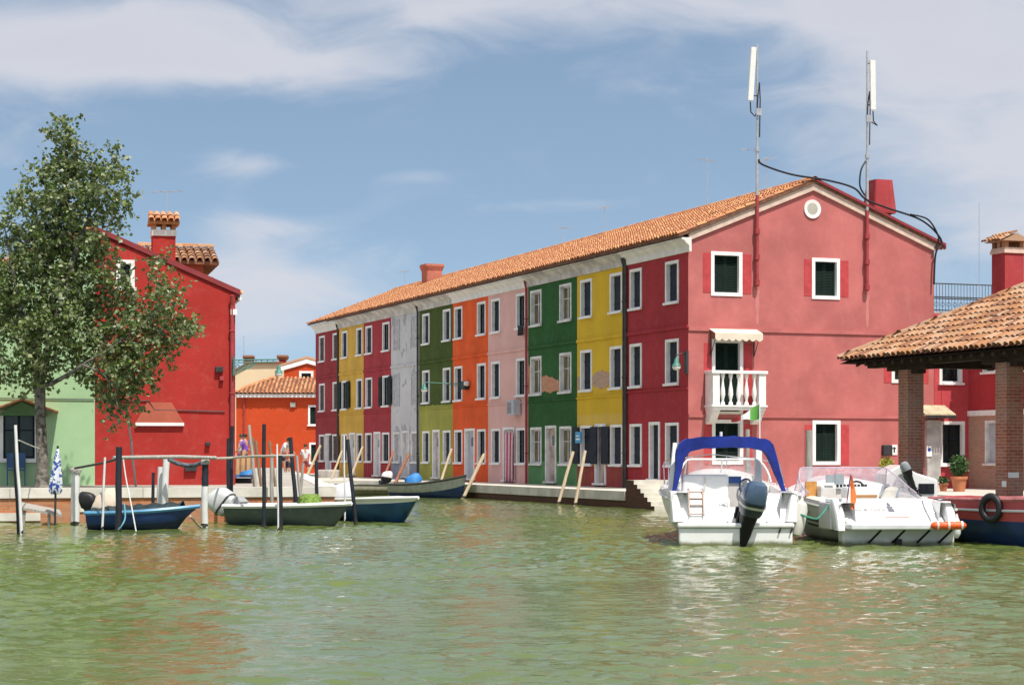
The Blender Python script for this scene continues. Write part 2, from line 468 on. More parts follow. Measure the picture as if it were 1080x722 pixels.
# left-hand quay: brick front, white stone cap
QF = lambda x: 51.0 + .25*(x+11.7)
lq = [(-70, QF(-70)), (-4.75, QF(-4.75)), pw(318, 91), (-15, 129.9), (-70, 150)]
slab('quay', lq, -1, GL-.006, PAVE_GREY, BRICK)
kl = MB(); kerb_line(kl, [(-26, QF(-26)), lq[1]], .42, GL-.25, GL+.01); kerb_line(kl, [lq[1], lq[2]], .42, GL-.25, GL+.01)
structure(kl.build('quay_kerb', STONE))
# pale stones let into the brick front, and a wet foot course
ps = MB()
for (px, py, w, h) in ((94, 535, .7, .22), (12, 545, 1.4, .2), (234, 534, .85, .24), (300, 541, .5, .2), (180, 541, .6, .18), (352, 534, .5, .2)):
    Y = QF((px-540)*51.5/F); p = at(px, py, Y)
    ps.add([(p.x-w/2, Y-.012-.125*w, p.z-h/2), (p.x+w/2, Y-.012+.125*w, p.z-h/2), (p.x+w/2, Y-.012+.125*w, p.z+h/2), (p.x-w/2, Y-.012-.125*w, p.z+h/2),
            (p.x-w/2, Y+.1-.125*w, p.z-h/2), (p.x+w/2, Y+.1+.125*w, p.z-h/2), (p.x+w/2, Y+.1+.125*w, p.z+h/2), (p.x-w/2, Y+.1-.125*w, p.z+h/2)],
           [(0,1,2,3),(0,3,7,4),(1,5,6,2),(3,2,6,7),(0,4,5,1)])
structure(ps.build('quay_stones', STONE))
# land beyond everything
mb = MB(); mb.box(-700, 700, 259, 1400, -1, .3); structure(mb.build('ground', PAVE_GREY))

# ------------------------------------------------------------------ building blocks
def wall_grid(mb, x0, x1, z0, z1, ops, thick=.3, mi=None):
    xs = sorted({x0, x1, *[min(max(o[i], x0), x1) for o in ops for i in (0, 1)]})
    zs = sorted({z0, z1, *[min(max(o[i], z0), z1) for o in ops for i in (2, 3)]})
    for a, b in zip(xs[:-1], xs[1:]):
        for c, d in zip(zs[:-1], zs[1:]):
            if any(o[0]-1e-4 <= a and b <= o[1]+1e-4 and o[2]-1e-4 <= c and d <= o[3]+1e-4 for o in ops): continue
            mb.quad((a,0,c), (b,0,c), (b,0,d), (a,0,d), mi)
    for o in ops:
        a, b, c, d = o[:4]; t = thick
        mb.quad((a,0,c), (a,t,c), (a,t,d), (a,0,d), mi); mb.quad((b,0,c), (b,0,d), (b,t,d), (b,t,c), mi)
        mb.quad((a,0,d), (b,0,d), (b,t,d), (a,t,d), mi); mb.quad((a,0,c), (b,0,c), (b,t,c), (a,t,c), mi)
        mb.quad((a,t,c), (b,t,c), (b,t,d), (a,t,d), mi)

def inset(o, k=.05): return (o[0]+k, o[1]-k, o[2]+k, o[3]-k)

def ring(mb, x0, x1, z0, z1, w, y0, y1, bottom=True):
    zb = z0 + w if bottom else z0
    mb.box(x0, x0+w, y0, y1, zb, z1-w); mb.box(x1-w, x1, y0, y1, zb, z1-w)
    mb.box(x0, x1, y0, y1, z1-w, z1)
    if bottom: mb.box(x0, x1, y0, y1, z0, z0+w)

def shutter_leaves(mb, a, b, c, d, y, slats=0):
    m = (a+b)/2
    for p, q in ((a, m-.006), (m+.006, b)):
        if not slats:
            mb.box(p, q, y, y+.04, c, d)
            for zc in (c+.22*(d-c), c+.76*(d-c)): mb.box(p+.02, q-.02, y-.018, y, zc-.045, zc+.045)
        else:
            ring(mb, p, q, c, d, .06, y, y+.045)
            zz_ = c+.07
            while zz_ < d-.1:
                mb.add([(p+.06, y+.006, zz_), (q-.06, y+.006, zz_), (q-.06, y+.04, zz_+.05), (p+.06, y+.04, zz_+.05)], [(0,1,2,3)])
                zz_ += .055
            mb.box(p+.05, q-.05, y+.042, y+.05, c+.05, d-.05)

def window(parent, o, loc=(0,0,0), rotz=0, frame=WHITE, fw=.115, fill='shutter', fmat=SHUT_BLUE, sill=True, slats=0, depth=.2, proud=.035):
    x0, x1, z0, z1 = o[:4]
    mb = MB(); ring(mb, x0, x1, z0, z1, fw, -proud, depth)
    w = mb.build('window', frame, parent, loc=loc, rotz=rotz)
    a, b, c, d = x0+fw, x1-fw, z0+fw, z1-fw
    mb = MB()
    if fill == 'shutter':
        shutter_leaves(mb, a+.004, b-.004, c+.004, d-.004, depth-.08, slats); mb.build('shutter', fmat, w)
    elif fill == 'pane':
        ym = depth-.06
        mb.box(a+.002, b-.002, ym, ym+.012, c+.002, d-.002); mb.build('pane', fmat, w)
        g = MB(); ring(g, a+.003, b-.003, c+.003, d-.003, .05, ym-.03, ym-.003); m = (a+b)/2
        g.box(m-.03, m+.03, ym-.034, ym-.004, c+.05, d-.05); g.box(a+.05, b-.05, ym-.028, ym-.006, c+.62*(d-c), c+.62*(d-c)+.035)
        g.build('sash', SHUT_NAVY if frame is not WHITE_WORN else DOORWHITE, w)
    elif fill == 'blind':
        mb.box(a+.002, b-.002, .03, .1, c+.002, d-.002); mb.build('blocked_panel', fmat, w)
    if sill:
        s = MB(); s.box(x0-.05, x1+.05, -.11, -proud-.002, z0-.01, z0+.07); s.build('sill', frame, w)
    return w

def open_shutters(parent, o, loc=(0,0,0), rotz=0, mat=SHUT, w=None, sides=(1, 1)):
    """a pair of leaves folded back against the wall"""
    x0, x1, z0, z1 = o[:4]; w = w or (x1-x0)*.5
    for k, s in enumerate(sides):
        if not s: continue
        mb = MB()
        a, b = (x0-w, x0-.01) if k == 0 else (x1+.01, x1+w)
        mb.box(a, b, -.10, -.06, z0+.08, z1-.06)
        for zc in (z0+.3*(z1-z0), z0+.75*(z1-z0)): mb.box(a+.03, b-.03, -.115, -.1, zc-.05, zc+.05)
        mb.build('shutter', mat, parent, loc=loc, rotz=rotz)

def door(parent, o, loc=(0,0,0), rotz=0, frame=WHITE, leaf=DOORWHITE, fw=.11, pane=True):
    x0, x1, z0, z1 = o[:4]
    mb = MB(); ring(mb, x0, x1, z0, z1, fw, -.035, .22, bottom=False)
    mb.box(x0-.02, x1+.02, -.14, .2, z0-.02, z0+.06)
    d = mb.build('door', frame, parent, loc=loc, rotz=rotz)
    a, b, c, e = x0+fw, x1-fw, z0+.062, z1-fw
    lf = MB(); lf.box(a+.004, b-.004, .12, .17, c, e-.004)
    m = (a+b)/2
    for zz_ in (.08, .56):
        h = .4 if zz_ < .5 else .36
        ring(lf, a+.1, b-.1, c+(e-c)*zz_, c+(e-c)*(zz_+h), .035, .108, .12)
    lf.build('leaf', leaf, d)
    hd = MB(); hd.tube([(b-.07, .12, c+.95), (b-.07, .06, c+.95), (b-.16, .06, c+.95)], .014, 6); hd.build('handle', IRON, d)
    if pane:
        pn = MB(); pn.box(m-.13, m+.13, .098, .106, c+(e-c)*.68, c+(e-c)*.86); pn.build('pane', PANE, d)
    return d

def tile_slope(mb, x0, x1, e, r_, pitch=.22, row=.42, rad=.085, jitter=.012, keep=None, rng=random):
    """barrel tiles on a slope: e and r_ are (y, z) of eave and ridge"""
    dy, dz = r_[0]-e[0], r_[1]-e[1]; L = math.hypot(dy, dz); ty, tz = dy/L, dz/L; ny, nz = -tz, ty
    nc = max(1, round((x1-x0)/pitch)); nr = max(1, math.ceil(L/row)); N = 5
    for i in range(nc):
        xc0 = x0 + (i+.5)*(x1-x0)/nc
        for j in range(nr):
            s0, s1 = j*L/nr - .05 + rng.uniform(-.02, .02), (j+1)*L/nr + .03
            if j == 0: s0 = -.06 + rng.uniform(-.025, .02)
            xc = xc0 + rng.uniform(-jitter, jitter)
            if keep and not keep(xc, e[0]+ty*(s0+s1)/2): continue
            v = []
            for s, rr, lf in ((s0, rad*1.1, .035), (s1, rad*.88, .012)):
                for k in range(N+1):
                    a = math.pi*k/N
                    h = rr*math.sin(a)*.9 + lf
                    v.append((xc - rr*math.cos(a), e[0]+ty*s+ny*h, e[1]+tz*s+nz*h))
            f = [(k, k+1, k+N+2, k+N+1) for k in range(N)]
            mb.add(v, f)

def ridge_tiles(mb, p, q, rad=.13, step=.4):
    p, q = Vector(p), Vector(q); d = q-p; L = d.length; d.normalize(); n = max(1, int(L/step)); sd = d.cross(Vector((0,0,1))).normalized()
    for i in range(n):
        v = []
        for s, rr in ((L*i/n-.03, rad*1.08), (L*(i+1)/n+.02, rad*.95)):
            for k in range(6):
                a = math.pi*k/5
                v.append(p + d*s - sd*rr*math.cos(a) + Vector((0,0, rr*math.sin(a)*.8 + .03)))
        mb.add(v, [(k, k+1, k+7, k+6) for k in range(5)])

def gable_roof(parent, x0, x1, ye, ze, yr, zr, yb, zb, front=True, back=False, mat=TILE, name='roof', rng=random):
    """ridge along x; ye, yb the eaves, yr the ridge"""
    mb = MB(); t = .1
    mb.prism_x([(ye, ze), (yr, zr), (yb, zb), (yb, zb-t), (yr, zr-t), (ye, ze-t)], x0, x1)
    o = mb.build(name, TILE_BED, parent)
    tb = MB()
    if front: tile_slope(tb, x0, x1, (ye, ze), (yr, zr), rng=rng)
    if back: tile_slope(tb, x0, x1, (yb, zb), (yr, zr), rng=rng)
    ridge_tiles(tb, (x0, yr, zr), (x1, yr, zr))
    tb.build('tiles', mat, o, smooth=False, fix=False)
    return o

def tv_antenna(parent, p, h=1.6, n=5, rot=0.3, loc=True):
    mb = MB(); p = Vector(p)
    mb.tube([p, p+Vector((0,0,h))], .012, 5)
    d = Vector((math.cos(rot), math.sin(rot), 0)); e = Vector((-d.y, d.x, 0))
    c = p + Vector((0,0,h*.93)); mb.tube([c-d*.5, c+d*.5], .008, 4)
    for i in range(n):
        q = c + d*(-.45+.9*i/(n-1)); w = .28-.03*i
        mb.tube([q-e*w, q+e*w], .005, 4)
    return mb.build('antenna', METAL, parent)

def downpipe(parent, x, z0, z1, mat=GUTTER, y=-.07, r=.05):
    mb = MB(); mb.tube([(x, y, z0), (x, y, z1-.3), (x, y-.08, z1)], r, 8)
    for k in range(3): 
        z = z0 + (z1-z0)*(.15+.33*k); mb.box(x-r-.012, x+r+.012, y-r-.01, 0, z, z+.04)
    return mb.build('downpipe', mat, parent)
# ------------------------------------------------------------------ the row of painted houses
def Z(w): return w - GR
TOP, MID, GND = (7.02, 8.53), (4.18, 5.80), (1.32, 2.88)
EAVE_Y, EAVE_Z, RIDGE_Y, RIDGE_Z, BACK_Y = -.42, 9.22, 4.85, 11.42, 10.2
ROOF_RNG = random.Random(11)
CORN_WORN = basic('stained_cornice_plaster', (.50,.47,.43), .9, .28, 1.4, .4)
CORN_WHITE = basic('white_cornice_plaster', (.72,.70,.66), .8, .1, 2)
def P(name, col, **k): return plaster(name, col, **k)
GABLE_RED = P('faded_rose_red_plaster', (.45,.140,.132), fade=.16, blot=.36, stain=(.56,.27,.25), stain_amt=.14)
HOUSES = [
 # px0, px1, wall material, label, cornice, top windows, mid, ground, door
 dict(px=(333.5,357.6), wall=P('dark_red_plaster', (.30,.042,.048)), label='dark red house with brown shutters at the far left end of the row',
      top=[(337,342.7),(351.4,356.8)], mid=[(337,342.7),(351.4,356.8)], gnd=[(337,342.7),(350.8,356.6)], door=(343.6,349.6), fill=SHUT_BROWN),
 dict(px=(357.6,383.5), wall=P('ochre_yellow_plaster', (.62,.38,.07), blot=.4), label='narrow ochre yellow house second from the far end of the row',
      top=[(360.8,366.6),(376.2,382.3)], mid=[(360.8,366.6),(376.2,382.3)], gnd=[(360.8,366.6),(376.4,382.4)], door=(368.6,374.8), fill=SHUT_NAVY),
 dict(px=(383.5,412.5), wall=P('crimson_plaster', (.36,.046,.055)), label='crimson house between the ochre house and the peeling white house',
      top=[(386,392.7),(403.8,411)], mid=[(386,392.7),(403.8,411)], gnd=[(385.6,392.3),(403.4,410.8)], door=(394.6,401.4), fill=SHUT_BLUE),
 dict(px=(412.5,442.3), wall=P('peeling_white_plaster', (.55,.55,.55), fade=.1, blot=.35, stain=(.30,.31,.34), stain_amt=.2,
      zones=((1.15,(.26,.28,.34)),), worn=((.36,.36,.38), .56)), label='peeling white and grey house with blocked windows',
      top=[(415.4,421.8),(434,440.8)], mid=[(415.4,421.8),(434,440.8)], gnd=[(415.4,421.8),(434.4,441)], door=(424.4,432), fill=None),
 dict(px=(442.3,477.6), wall=P('dark_olive_green_plaster', (.062,.095,.022), blot=.15, stain=(.2,.24,.12), zones=((3.55,(.34,.34,.075)),)),
      label='dark olive green house with a paler lime ground floor', top=[(446,453.3),(467.7,475.5)], mid=[(446,453.3),(467.7,475.5)],
      gnd=[(446,453.3),(467.7,475.5)], door=(456.5,464), fill=SHUT_BLUE),
 dict(px=(477.6,514.8), wall=P('bright_orange_plaster', (.74,.112,.03), blot=.12), label='bright orange house between the olive house and the pink house',
      top=[(479.7,488),(503.7,512.6)], mid=[(479.7,488),(503.7,512.6)], gnd=[(479.7,488),(503.7,512.6)], door=(490.5,501), fill=SHUT_NAVY),
 dict(px=(514.8,557.2), wall=P('pale_pink_plaster', (.70,.42,.38), fade=.08, blot=.2), label='pale pink house with a striped curtain in the doorway',
      top=[(518.7,527.8),(544.9,554.8)], mid=[(518.7,527.8),(544.9,554.8)], gnd=[(518.7,527.8),(544.9,554.8)], door=(531,543), fill=SHUT_NAVY),
 dict(px=(557.2,608.7), wall=P('bottle_green_plaster', (.030,.105,.032), blot=.22, stain=(.25,.33,.22), stain_amt=.35, zones=((.95,(.10,.24,.10)),)),
      label='bottle green house with exposed brick between its middle windows',
      top=[(560,571.5),(590.6,603)], mid=[(560,571.5),(590.6,603)], gnd=[(560,571.5),(590.6,603)], door=(575.6,587), fill='olive'),
 dict(px=(608.7,660.4), wall=P('mustard_yellow_plaster', (.66,.43,.036), fade=.1, blot=.2, zones=((2.75,(.66,.45,.09)),(.80,(.30,.065,.055)))),
      label='mustard yellow house with navy shutters and a red base', top=[(612.6,624.7),(643.8,656.6)], mid=[(612.6,624.7),(643.8,656.6)],
      gnd=[(612.6,624.7),(644.2,656.9)], door=(627.8,639.4), fill=SHUT_BLUE),
 dict(px=(660.4,726), wall=P('deep_red_corner_plaster', (.36,.040,.048), fade=.1, blot=.12), label='large corner house, deep red in front with a rose red gable end',
      top=[(664.8,677.2),(702.3,716.2)], mid=[(664.8,677.2),(702.3,716.2)], gnd=[(664.8,677.2),(702.3,716.2)], door=(685,696.4), fill=SHUT_BLUE),
]
ROOTS = []
for hi, H in enumerate(HOUSES):
    u0, u1 = px_u(H['px'][0]), (px_u(H['px'][1]) if hi < 9 else 0.0)
    if hi == 0: u0 = 49.7
    w = u0 - u1
    root = thing('row_house', H['label'], 'house', row_w(u0, 0, GR), RA, 'painted houses in the canal row')
    ROOTS.append((root, u0, w))
    X = lambda px: u0 - px_u(px)
    white_frame = WHITE_WORN if hi in (3, 7) else WHITE
    ops = []; todo = []
    for fl, zr in (('top', TOP), ('mid', MID), ('gnd', GND)):
        for k, (a, b) in enumerate(H[fl]):
            o = (X(a), X(b), Z(zr[0]), Z(zr[1])); todo.append((fl, k, o)); ops.append(inset(o))
    dz0 = Z(.62) if hi < 9 else Z(.84)
    do = (X(H['door'][0]), X(H['door'][1]), dz0, Z(2.93))
    dop = (do[0]+.05, do[1]-.05, do[2]-.05, do[3]-.05)
    zt = Z(9.18)
    mb = MB()
    if hi == 3:                                   # blocked windows: the wall is unbroken upstairs
        ops = [q for q in ops if q[2] < 1.5]
    wall_grid(mb, 0, w, -.04, zt, ops + [dop], .36)
    D = 9.81
    mb.quad((.004,0,-.04), (.004,D,-.04), (.004,D,zt), (.004,0,zt))
    mb.quad((0,D,-.04), (w,D,-.04), (w,D,zt), (0,D,zt))
    if hi < 9: mb.quad((w-.004,0,-.04), (w-.004,D,-.04), (w-.004,D,zt), (w-.004,0,zt))
    if hi == 0: mb.add([(.004,0,zt), (.004,D,zt), (.004,RIDGE_Y,Z(RIDGE_Z)-.12)], [(0,1,2)])
    wall = mb.build('wall', H['wall'], root)
    # windows
    for fl, k, o in todo:
        f = H['fill']; kw = dict(fill='shutter', fmat=f)
        if f is None:
            if fl != 'gnd':
                b = MB(); ring(b, *o, .1, -.03, .02); pn = b.build('blocked_window', basic('grey_limewash', (.40,.40,.42), .9, .2), root)
                c = MB(); c.box(o[0]+.1, o[1]-.1, -.012, .02, o[2]+.1, o[3]-.1); c.build('panel', basic('pale_grey_infill', (.46,.43,.36) if (fl, k) == ('mid', 0) else (.42,.42,.43), .9, .2), pn)
                continue
            kw = dict(fill='shutter', fmat=basic('faded_grey_shutter_paint', (.36,.36,.38), .8, .2))
        elif f == 'olive': kw = dict(fill='pane', fmat=PANE_OLIVE)
        elif hi in (2, 5, 6) and k == 1: kw = dict(fill='pane', fmat=PANE)
        if hi == 1 and fl == 'mid' and k == 0: kw = dict(fill='pane', fmat=PANE)
        window(root, o, frame=white_frame, depth=(.11, .14, .15, .15, .19, .19, .19, .19, .20, .20)[hi], fw=.10, **kw)
        if (hi, fl, k) == (1, 'mid', 0): open_shutters(root, o, mat=SHUT, w=.62)
        if (hi, fl, k) == (2, 'mid', 1): open_shutters(root, o, mat=SHUT, w=.5)
        if (hi, fl, k) == (0, 'gnd', 1): open_shutters(root, o, mat=SHUT_BROWN, w=.42)
        if (hi, fl, k) == (8, 'gnd', 0): open_shutters(root, o, mat=SHUT_NAVY, w=.62)
        if (hi, fl, k) == (8, 'gnd', 1): open_shutters(root, o, mat=SHUT_NAVY, w=.72, sides=(1, 0))
    worn_door = basic('peeling_brown_and_white_door', (.40,.33,.29), .85, .45, 1.6, .5, 9)
    leafm = {0: DOORWHITE, 4: basic('dirty_pink_white_door_paint', (.46,.40,.38), .7, .2), 5: DOORGREY, 7: worn_door, 8: worn_door, 9: SHUT_BLUE}.get(hi, DOORWHITE)
    door(root, do, frame=white_frame, leaf=leafm, pane=hi not in (6, 8, 9, 3))
    # mouldings between floors, cornice
    s = MB()
    for zc, hh in ((6.12, .11), (3.92 if hi != 9 else 4.02, .055)):
        if hi in (3,) and zc < 5: continue
        s.box(.01, w-.01, -.05, 0.01, Z(zc), Z(zc)+hh)
    s.build('string_course', H['wall'], root)
    c = MB()
    c.prism_x([(.02, Z(8.72)), (-.05, Z(8.72)), (-.07, Z(8.80)), (-.07, Z(8.93)), (-.20, Z(9.03)), (-.24, Z(9.10)), (-.34, Z(9.13)), (-.34, Z(9.195)), (.02, Z(9.195))], .006, w-.006 if hi < 9 else w+.22)
    c.build('cornice', CORN_WHITE if hi in (0, 5, 6, 9) else CORN_WORN, root)
    # roof with its own tiles
    rf = gable_roof(root, -.002 if hi else -.25, w+.002 if hi < 9 else w+.16, EAVE_Y, Z(EAVE_Z)+.085, RIDGE_Y, Z(RIDGE_Z), BACK_Y, Z(EAVE_Z)+.085, rng=ROOF_RNG, back=(hi == 9))
    if hi in (0, 3, 6, 8, 9):
        downpipe(root, w-.08 if hi != 9 else .10, -.02, Z(9.0), GUTTER if hi != 6 else PIPE_RED)
    # extras
    if hi == 1:      # chimney on the ridge
        cb = MB(); cx = u0 - px_u(455.5, 4.3)
        cb.loft([((cx, 4.3, Z(10.6)), (.50,0,0), (0,.45,0), 8), ((cx, 4.3, Z(11.75)), (.52,0,0), (0,.47,0), 8)], 16)
        cb.loft([((cx, 4.3, Z(11.75)), (.52,0,0), (0,.47,0), 8), ((cx, 4.3, Z(12.0)), (.62,0,0), (0,.56,0), 8), ((cx, 4.3, Z(12.12)), (.62,0,0), (0,.56,0), 8)], 16)
        ch = cb.build('chimney', plaster('chimney_salmon_plaster', (.46,.16,.11)), rf)
    if hi in (0, 5, 6, 8, 9):
        zr_ = Z(RIDGE_Z)
        tv_antenna(rf, (w*.35, RIDGE_Y-.02, zr_), {0: 1.0, 5: .9, 6: 1.3, 8: 2.0, 9: 1.3}[hi], rot=.3+hi)
    if hi == 6:      # air conditioner under the second middle window
        ax = X(546.5); a = MB(); a.box(ax-.42, ax+.42, -.36, -.04, Z(3.42), Z(4.05))
        ac = a.build('air_conditioner', DOORGREY, root, bevel=.02)
        g = MB()
        for k in range(9): g.box(ax-.36, ax+.12, -.372, -.362, Z(3.5)+k*.052, Z(3.5)+k*.052+.03)
        g.build('grille', basic('grille_grey', (.2,.2,.21)), ac)
    if hi in (7, 8):  # plaster fallen away between the middle windows
        polys = [[(570.5,.0),(570.5,.98),(574,.90),(577,.93),(581,.84),(585,.72),(588,.66),(591,.46),(591,.0),(586,.05),(580,-.04),(575,.04)],
                 [(557.6,.0),(557.6,1.7),(559,1.5),(560,1.85),(560,.1),(558.6,-.08)]] if hi == 7 else \
                [[(624.4,.5),(627,.82),(631,.86),(635,.92),(638,.80),(642,.74),(644,.62),(644,.2),(641,.0),(634,-.02),(628,.04),(625.5,.28)],
                 [(609.2,.1),(609.2,.75),(611,.68),(612.4,.8),(612.4,.05)]]
        rr = random.Random(hi)
        for pl_ in polys:
            pb = MB(); poly = []
            for (pa_, za_), (pb_, zb_2) in zip(pl_, pl_[1:] + pl_[:1]):
                for q in range(3):
                    f_ = q/3; poly.append((X(pa_ + (pb_-pa_)*f_) + rr.uniform(-.05, .05), Z(4.28 + (za_ + (zb_2-za_)*f_)*.74) + rr.uniform(-.05, .05)))
            pb.prism(poly, -.008, .01); pb.build('exposed_brick', brickwork('orange_exposed_brick', (.50,.16,.07), (.60,.26,.14), (.52,.42,.32)) if hi == 7 else brickwork('dusty_exposed_brick', (.46,.26,.18), (.54,.34,.24), (.50,.42,.33)), root)


# gable end of the corner house
root, u0, w = ROOTS[9]
T = lambda px: px_t(px)
def zy(px, py):                    # world height on the gable plane
    t = px_t(px); p = row_w(0, t); return EYE + (478-py)*p.y/F
gw = px_t(985)
gops = {}
def gop(name, a, b, ya, yb):
    gops[name] = (T(a), T(b), Z(zy((a+b)/2, yb)), Z(zy((a+b)/2, ya)))
gop('a', 749.6, 782.6, 265.5, 312.2); gop('b', 856, 885.4, 272.3, 315.6)
gop('c', 750.6, 783.4, 357.5, 437.5); gop('d', 940, 970, 357, 403.8)
gop('e', 750.7, 783.4, 442.3, 489.5); gop('f', 856.6, 886, 443.2, 490)
M4 = Matrix.Translation((w, 0, 0)) @ Matrix.Rotation(math.pi/2, 4, 'Z')
mb = MB(); mb.T = M4
wall_grid(mb, 0, gw, -.04, Z(9.18), [inset(o) for o in gops.values()], .3)
mb.add([(0,0,Z(9.18)), (gw,0,Z(9.18)), (RIDGE_Y,0,Z(RIDGE_Z)-.1)], [(0,1,2)])
mb.build('gable_wall', GABLE_RED, root)
kw = dict(loc=(w,0,0), rotz=math.pi/2)
SURR = basic('bright_red_window_surround_paint', (.44,.05,.055), .8, .14)
for k, o in gops.items():
    window(root, o, frame=WHITE, fw=.125, fill='shutter', fmat=SHUT, slats=1, sill=False, depth=.2, **kw)
    b = MB(); m = .22
    if k in 'ab': zs = (o[2]+.1, o[3]-.06)
    else: zs = (o[2]+.0, o[3]-.15)
    for xa_, xb_ in ((o[0]-.30, o[0]-.004), (o[1]+.004, o[1]+.36)):
        b = MB(); b.box(xa_, xb_, -.012, .01, *zs); b.build('painted_surround', SURR, root, **kw)
PALE = plaster('washed_out_pink_streak', (.50,.19,.18))
for px, y0s, y1s in ((798.8, 306, 342), (914.8, 311, 345)):
    rr = random.Random(px); q = MB(); t0 = T(px); zt0, zb0 = Z(zy(px, y0s)), Z(zy(px, y1s)); L_ = []; R_ = []
    for k in range(8):
        f_ = k/7; wv = (.10*(1-f_*.55))*rr.uniform(.6, 1.2); L_.append((t0-wv, zt0+(zb0-zt0)*f_)); R_.append((t0+wv, zt0+(zb0-zt0)*f_))
    q.prism(L_ + R_[::-1], -.004, .008); q.build('washed_streak', PALE, root, **kw)
s = MB(); s.box(.0, gw, -.05, .01, Z(zy(850, 351.5)), Z(zy(850, 351.5))+.14); s.box(.0, gw, -.05, .01, Z(zy(830, 440.5)), Z(zy(830, 440.5))+.11)
s.build('string_course', GABLE_RED, root, **kw)
# raking cornice, cream on the left slope and red-edged on the right
rk = MB()
def rake(mb, t0, z0, t1, z1, h, y0, y1):
    mb.add([(t0,y0,z0), (t1,y0,z1), (t1,y0,z1+h), (t0,y0,z0+h), (t0,y1,z0), (t1,y1,z1), (t1,y1,z1+h), (t0,y1,z0+h)], [(0,1,2,3),(7,6,5,4),(0,4,5,1),(3,2,6,7),(0,3,7,4),(1,5,6,2)])
sl = (RIDGE_Z-EAVE_Z-.085)/(RIDGE_Y-EAVE_Y); slb = (RIDGE_Z-EAVE_Z-.085)/(BACK_Y-RIDGE_Y)
rake(rk, 0.0, Z(RIDGE_Z)-.36-sl*RIDGE_Y, RIDGE_Y, Z(RIDGE_Z)-.36, .25, -.09, .05)
rake(rk, RIDGE_Y, Z(RIDGE_Z)-.36, gw, Z(RIDGE_Z)-.36-slb*(gw-RIDGE_Y), .25, -.09, .05)
rk.build('raking_cornice', basic('cream_cornice_paint', (.60,.46,.38), .8, .12), root, **kw)
rk = MB(); rake(rk, RIDGE_Y, Z(RIDGE_Z)-.03, BACK_Y, Z(RIDGE_Z)-.03-slb*(BACK_Y-RIDGE_Y), .10, -.2, .12)
rk.build('verge_board', basic('dark_red_verge_paint', (.24,.03,.035)), root, **kw)
# round attic vent
t_, z_ = T(856.5), Z(zy(856, 220.5))
v = MB(); n = 28
v.T = Matrix.Translation((t_, 0, z_)) @ Matrix.Rotation(math.pi/2, 4, 'X')
v.lathe([(.20,-.01),(.20,.03),(.33,.05),(.33,-.01)], n=n)
vt = v.build('round_vent', WHITE, root, smooth=True, **kw)
v = MB(); v.T = Matrix.Translation((t_, 0, z_)) @ Matrix.Rotation(math.pi/2, 4, 'X'); v.lathe([(.0,.02),(.215,.02),(.215,.032),(0,.032)], n=n)
v.build('vent_panel', basic('vent_plaster', (.42,.40,.34)), vt, **{})
# red chimney behind the right slope
u_, v_ = 2.0, 8.75
cx = w - u_; cz = Z(RIDGE_Z) - slb*(v_-RIDGE_Y)
cb = MB(); cb.loft([((cx, v_, cz-.4), (.42,0,0), (0,.42,0), 9), ((cx, v_, cz+.62), (.42,0,0), (0,.42,0), 9)], 16)
cb.loft([((cx, v_, cz+.74), (.48,0,0), (0,.47,0), 9), ((cx, v_, cz+.9), (.48,0,0), (0,.47,0), 9), ((cx, v_, Z(11.85)), (.37,0,0), (0,.37,0), 9)], 16)
cb.box(cx-.3, cx+.3, v_-.3, v_+.3, cz+.62, cz+.74)
roof9 = [c for c in root.children if c.name.startswith('roof')][0]
cb.build('chimney', plaster('chimney_red_plaster', (.34,.05,.055)), roof9)
# balcony
o = gops['c']; bx0, bx1 = T(743.5), T(799); zs = Z(zy(771, 428.5)); zt = Z(zy(771, 391.5)); dp = .62
b = MB(); b.box(bx0, bx1, -dp, 0.01, zs-.13, zs); b.box(bx0-.05, bx1+.05, -dp-.05, .0, zs-.03, zs+.03)
bal = b.build('balcony', WHITE, root, bevel=.012, **kw)
r_ = MB(); r_.box(bx0-.06, bx1+.06, -dp-.05, -dp+.17, zt-.10, zt); r_.box(bx0-.03, bx0+.16, -dp+.17, 0, zt-.10, zt); r_.box(bx1-.16, bx1+.03, -dp+.17, 0, zt-.10, zt)
r_.build('balcony_rail', WHITE, bal, bevel=.01)
for xx, xs_ in ((bx0, bx0), (bx1-.26, bx1-.1)):
    pz = MB(); pz.box(xx, xx+.26, -dp+.0, -dp+.15, zs+.03, zt-.1); pz.box(xs_, xs_+.1, -dp+.148, -.02, zs+.03, zt-.1)
    pz.build('balcony_pier', WHITE, bal)
n = 5; hh = zt-.1-zs-.03
for k in range(n):
    xx = bx0+.26 + (bx1-bx0-.52)*(k+.5)/n
    q = MB(); q.lathe([(.075,0),(.075,.08*hh),(.04,.12*hh),(.05,.2*hh),(.088,.34*hh),(.075,.5*hh),(.042,.68*hh),(.036,.8*hh),(.06,.87*hh),(.075,.92*hh),(.075,hh)], (xx, -dp+.08, zs+.03), 10)
    q.build('baluster', WHITE, bal, smooth=True)
for xx in (bx0+.02, bx1-.30):
    cbk = MB(); cbk.prism_x([(0,zs-.13), (-dp+.05,zs-.13), (-dp+.08,zs-.22), (-.42,zs-.34), (-.30,zs-.52), (-.1,zs-.60), (0,zs-.62)], xx, xx+.28)
    cbk.build('balcony_corbel', WHITE, bal)
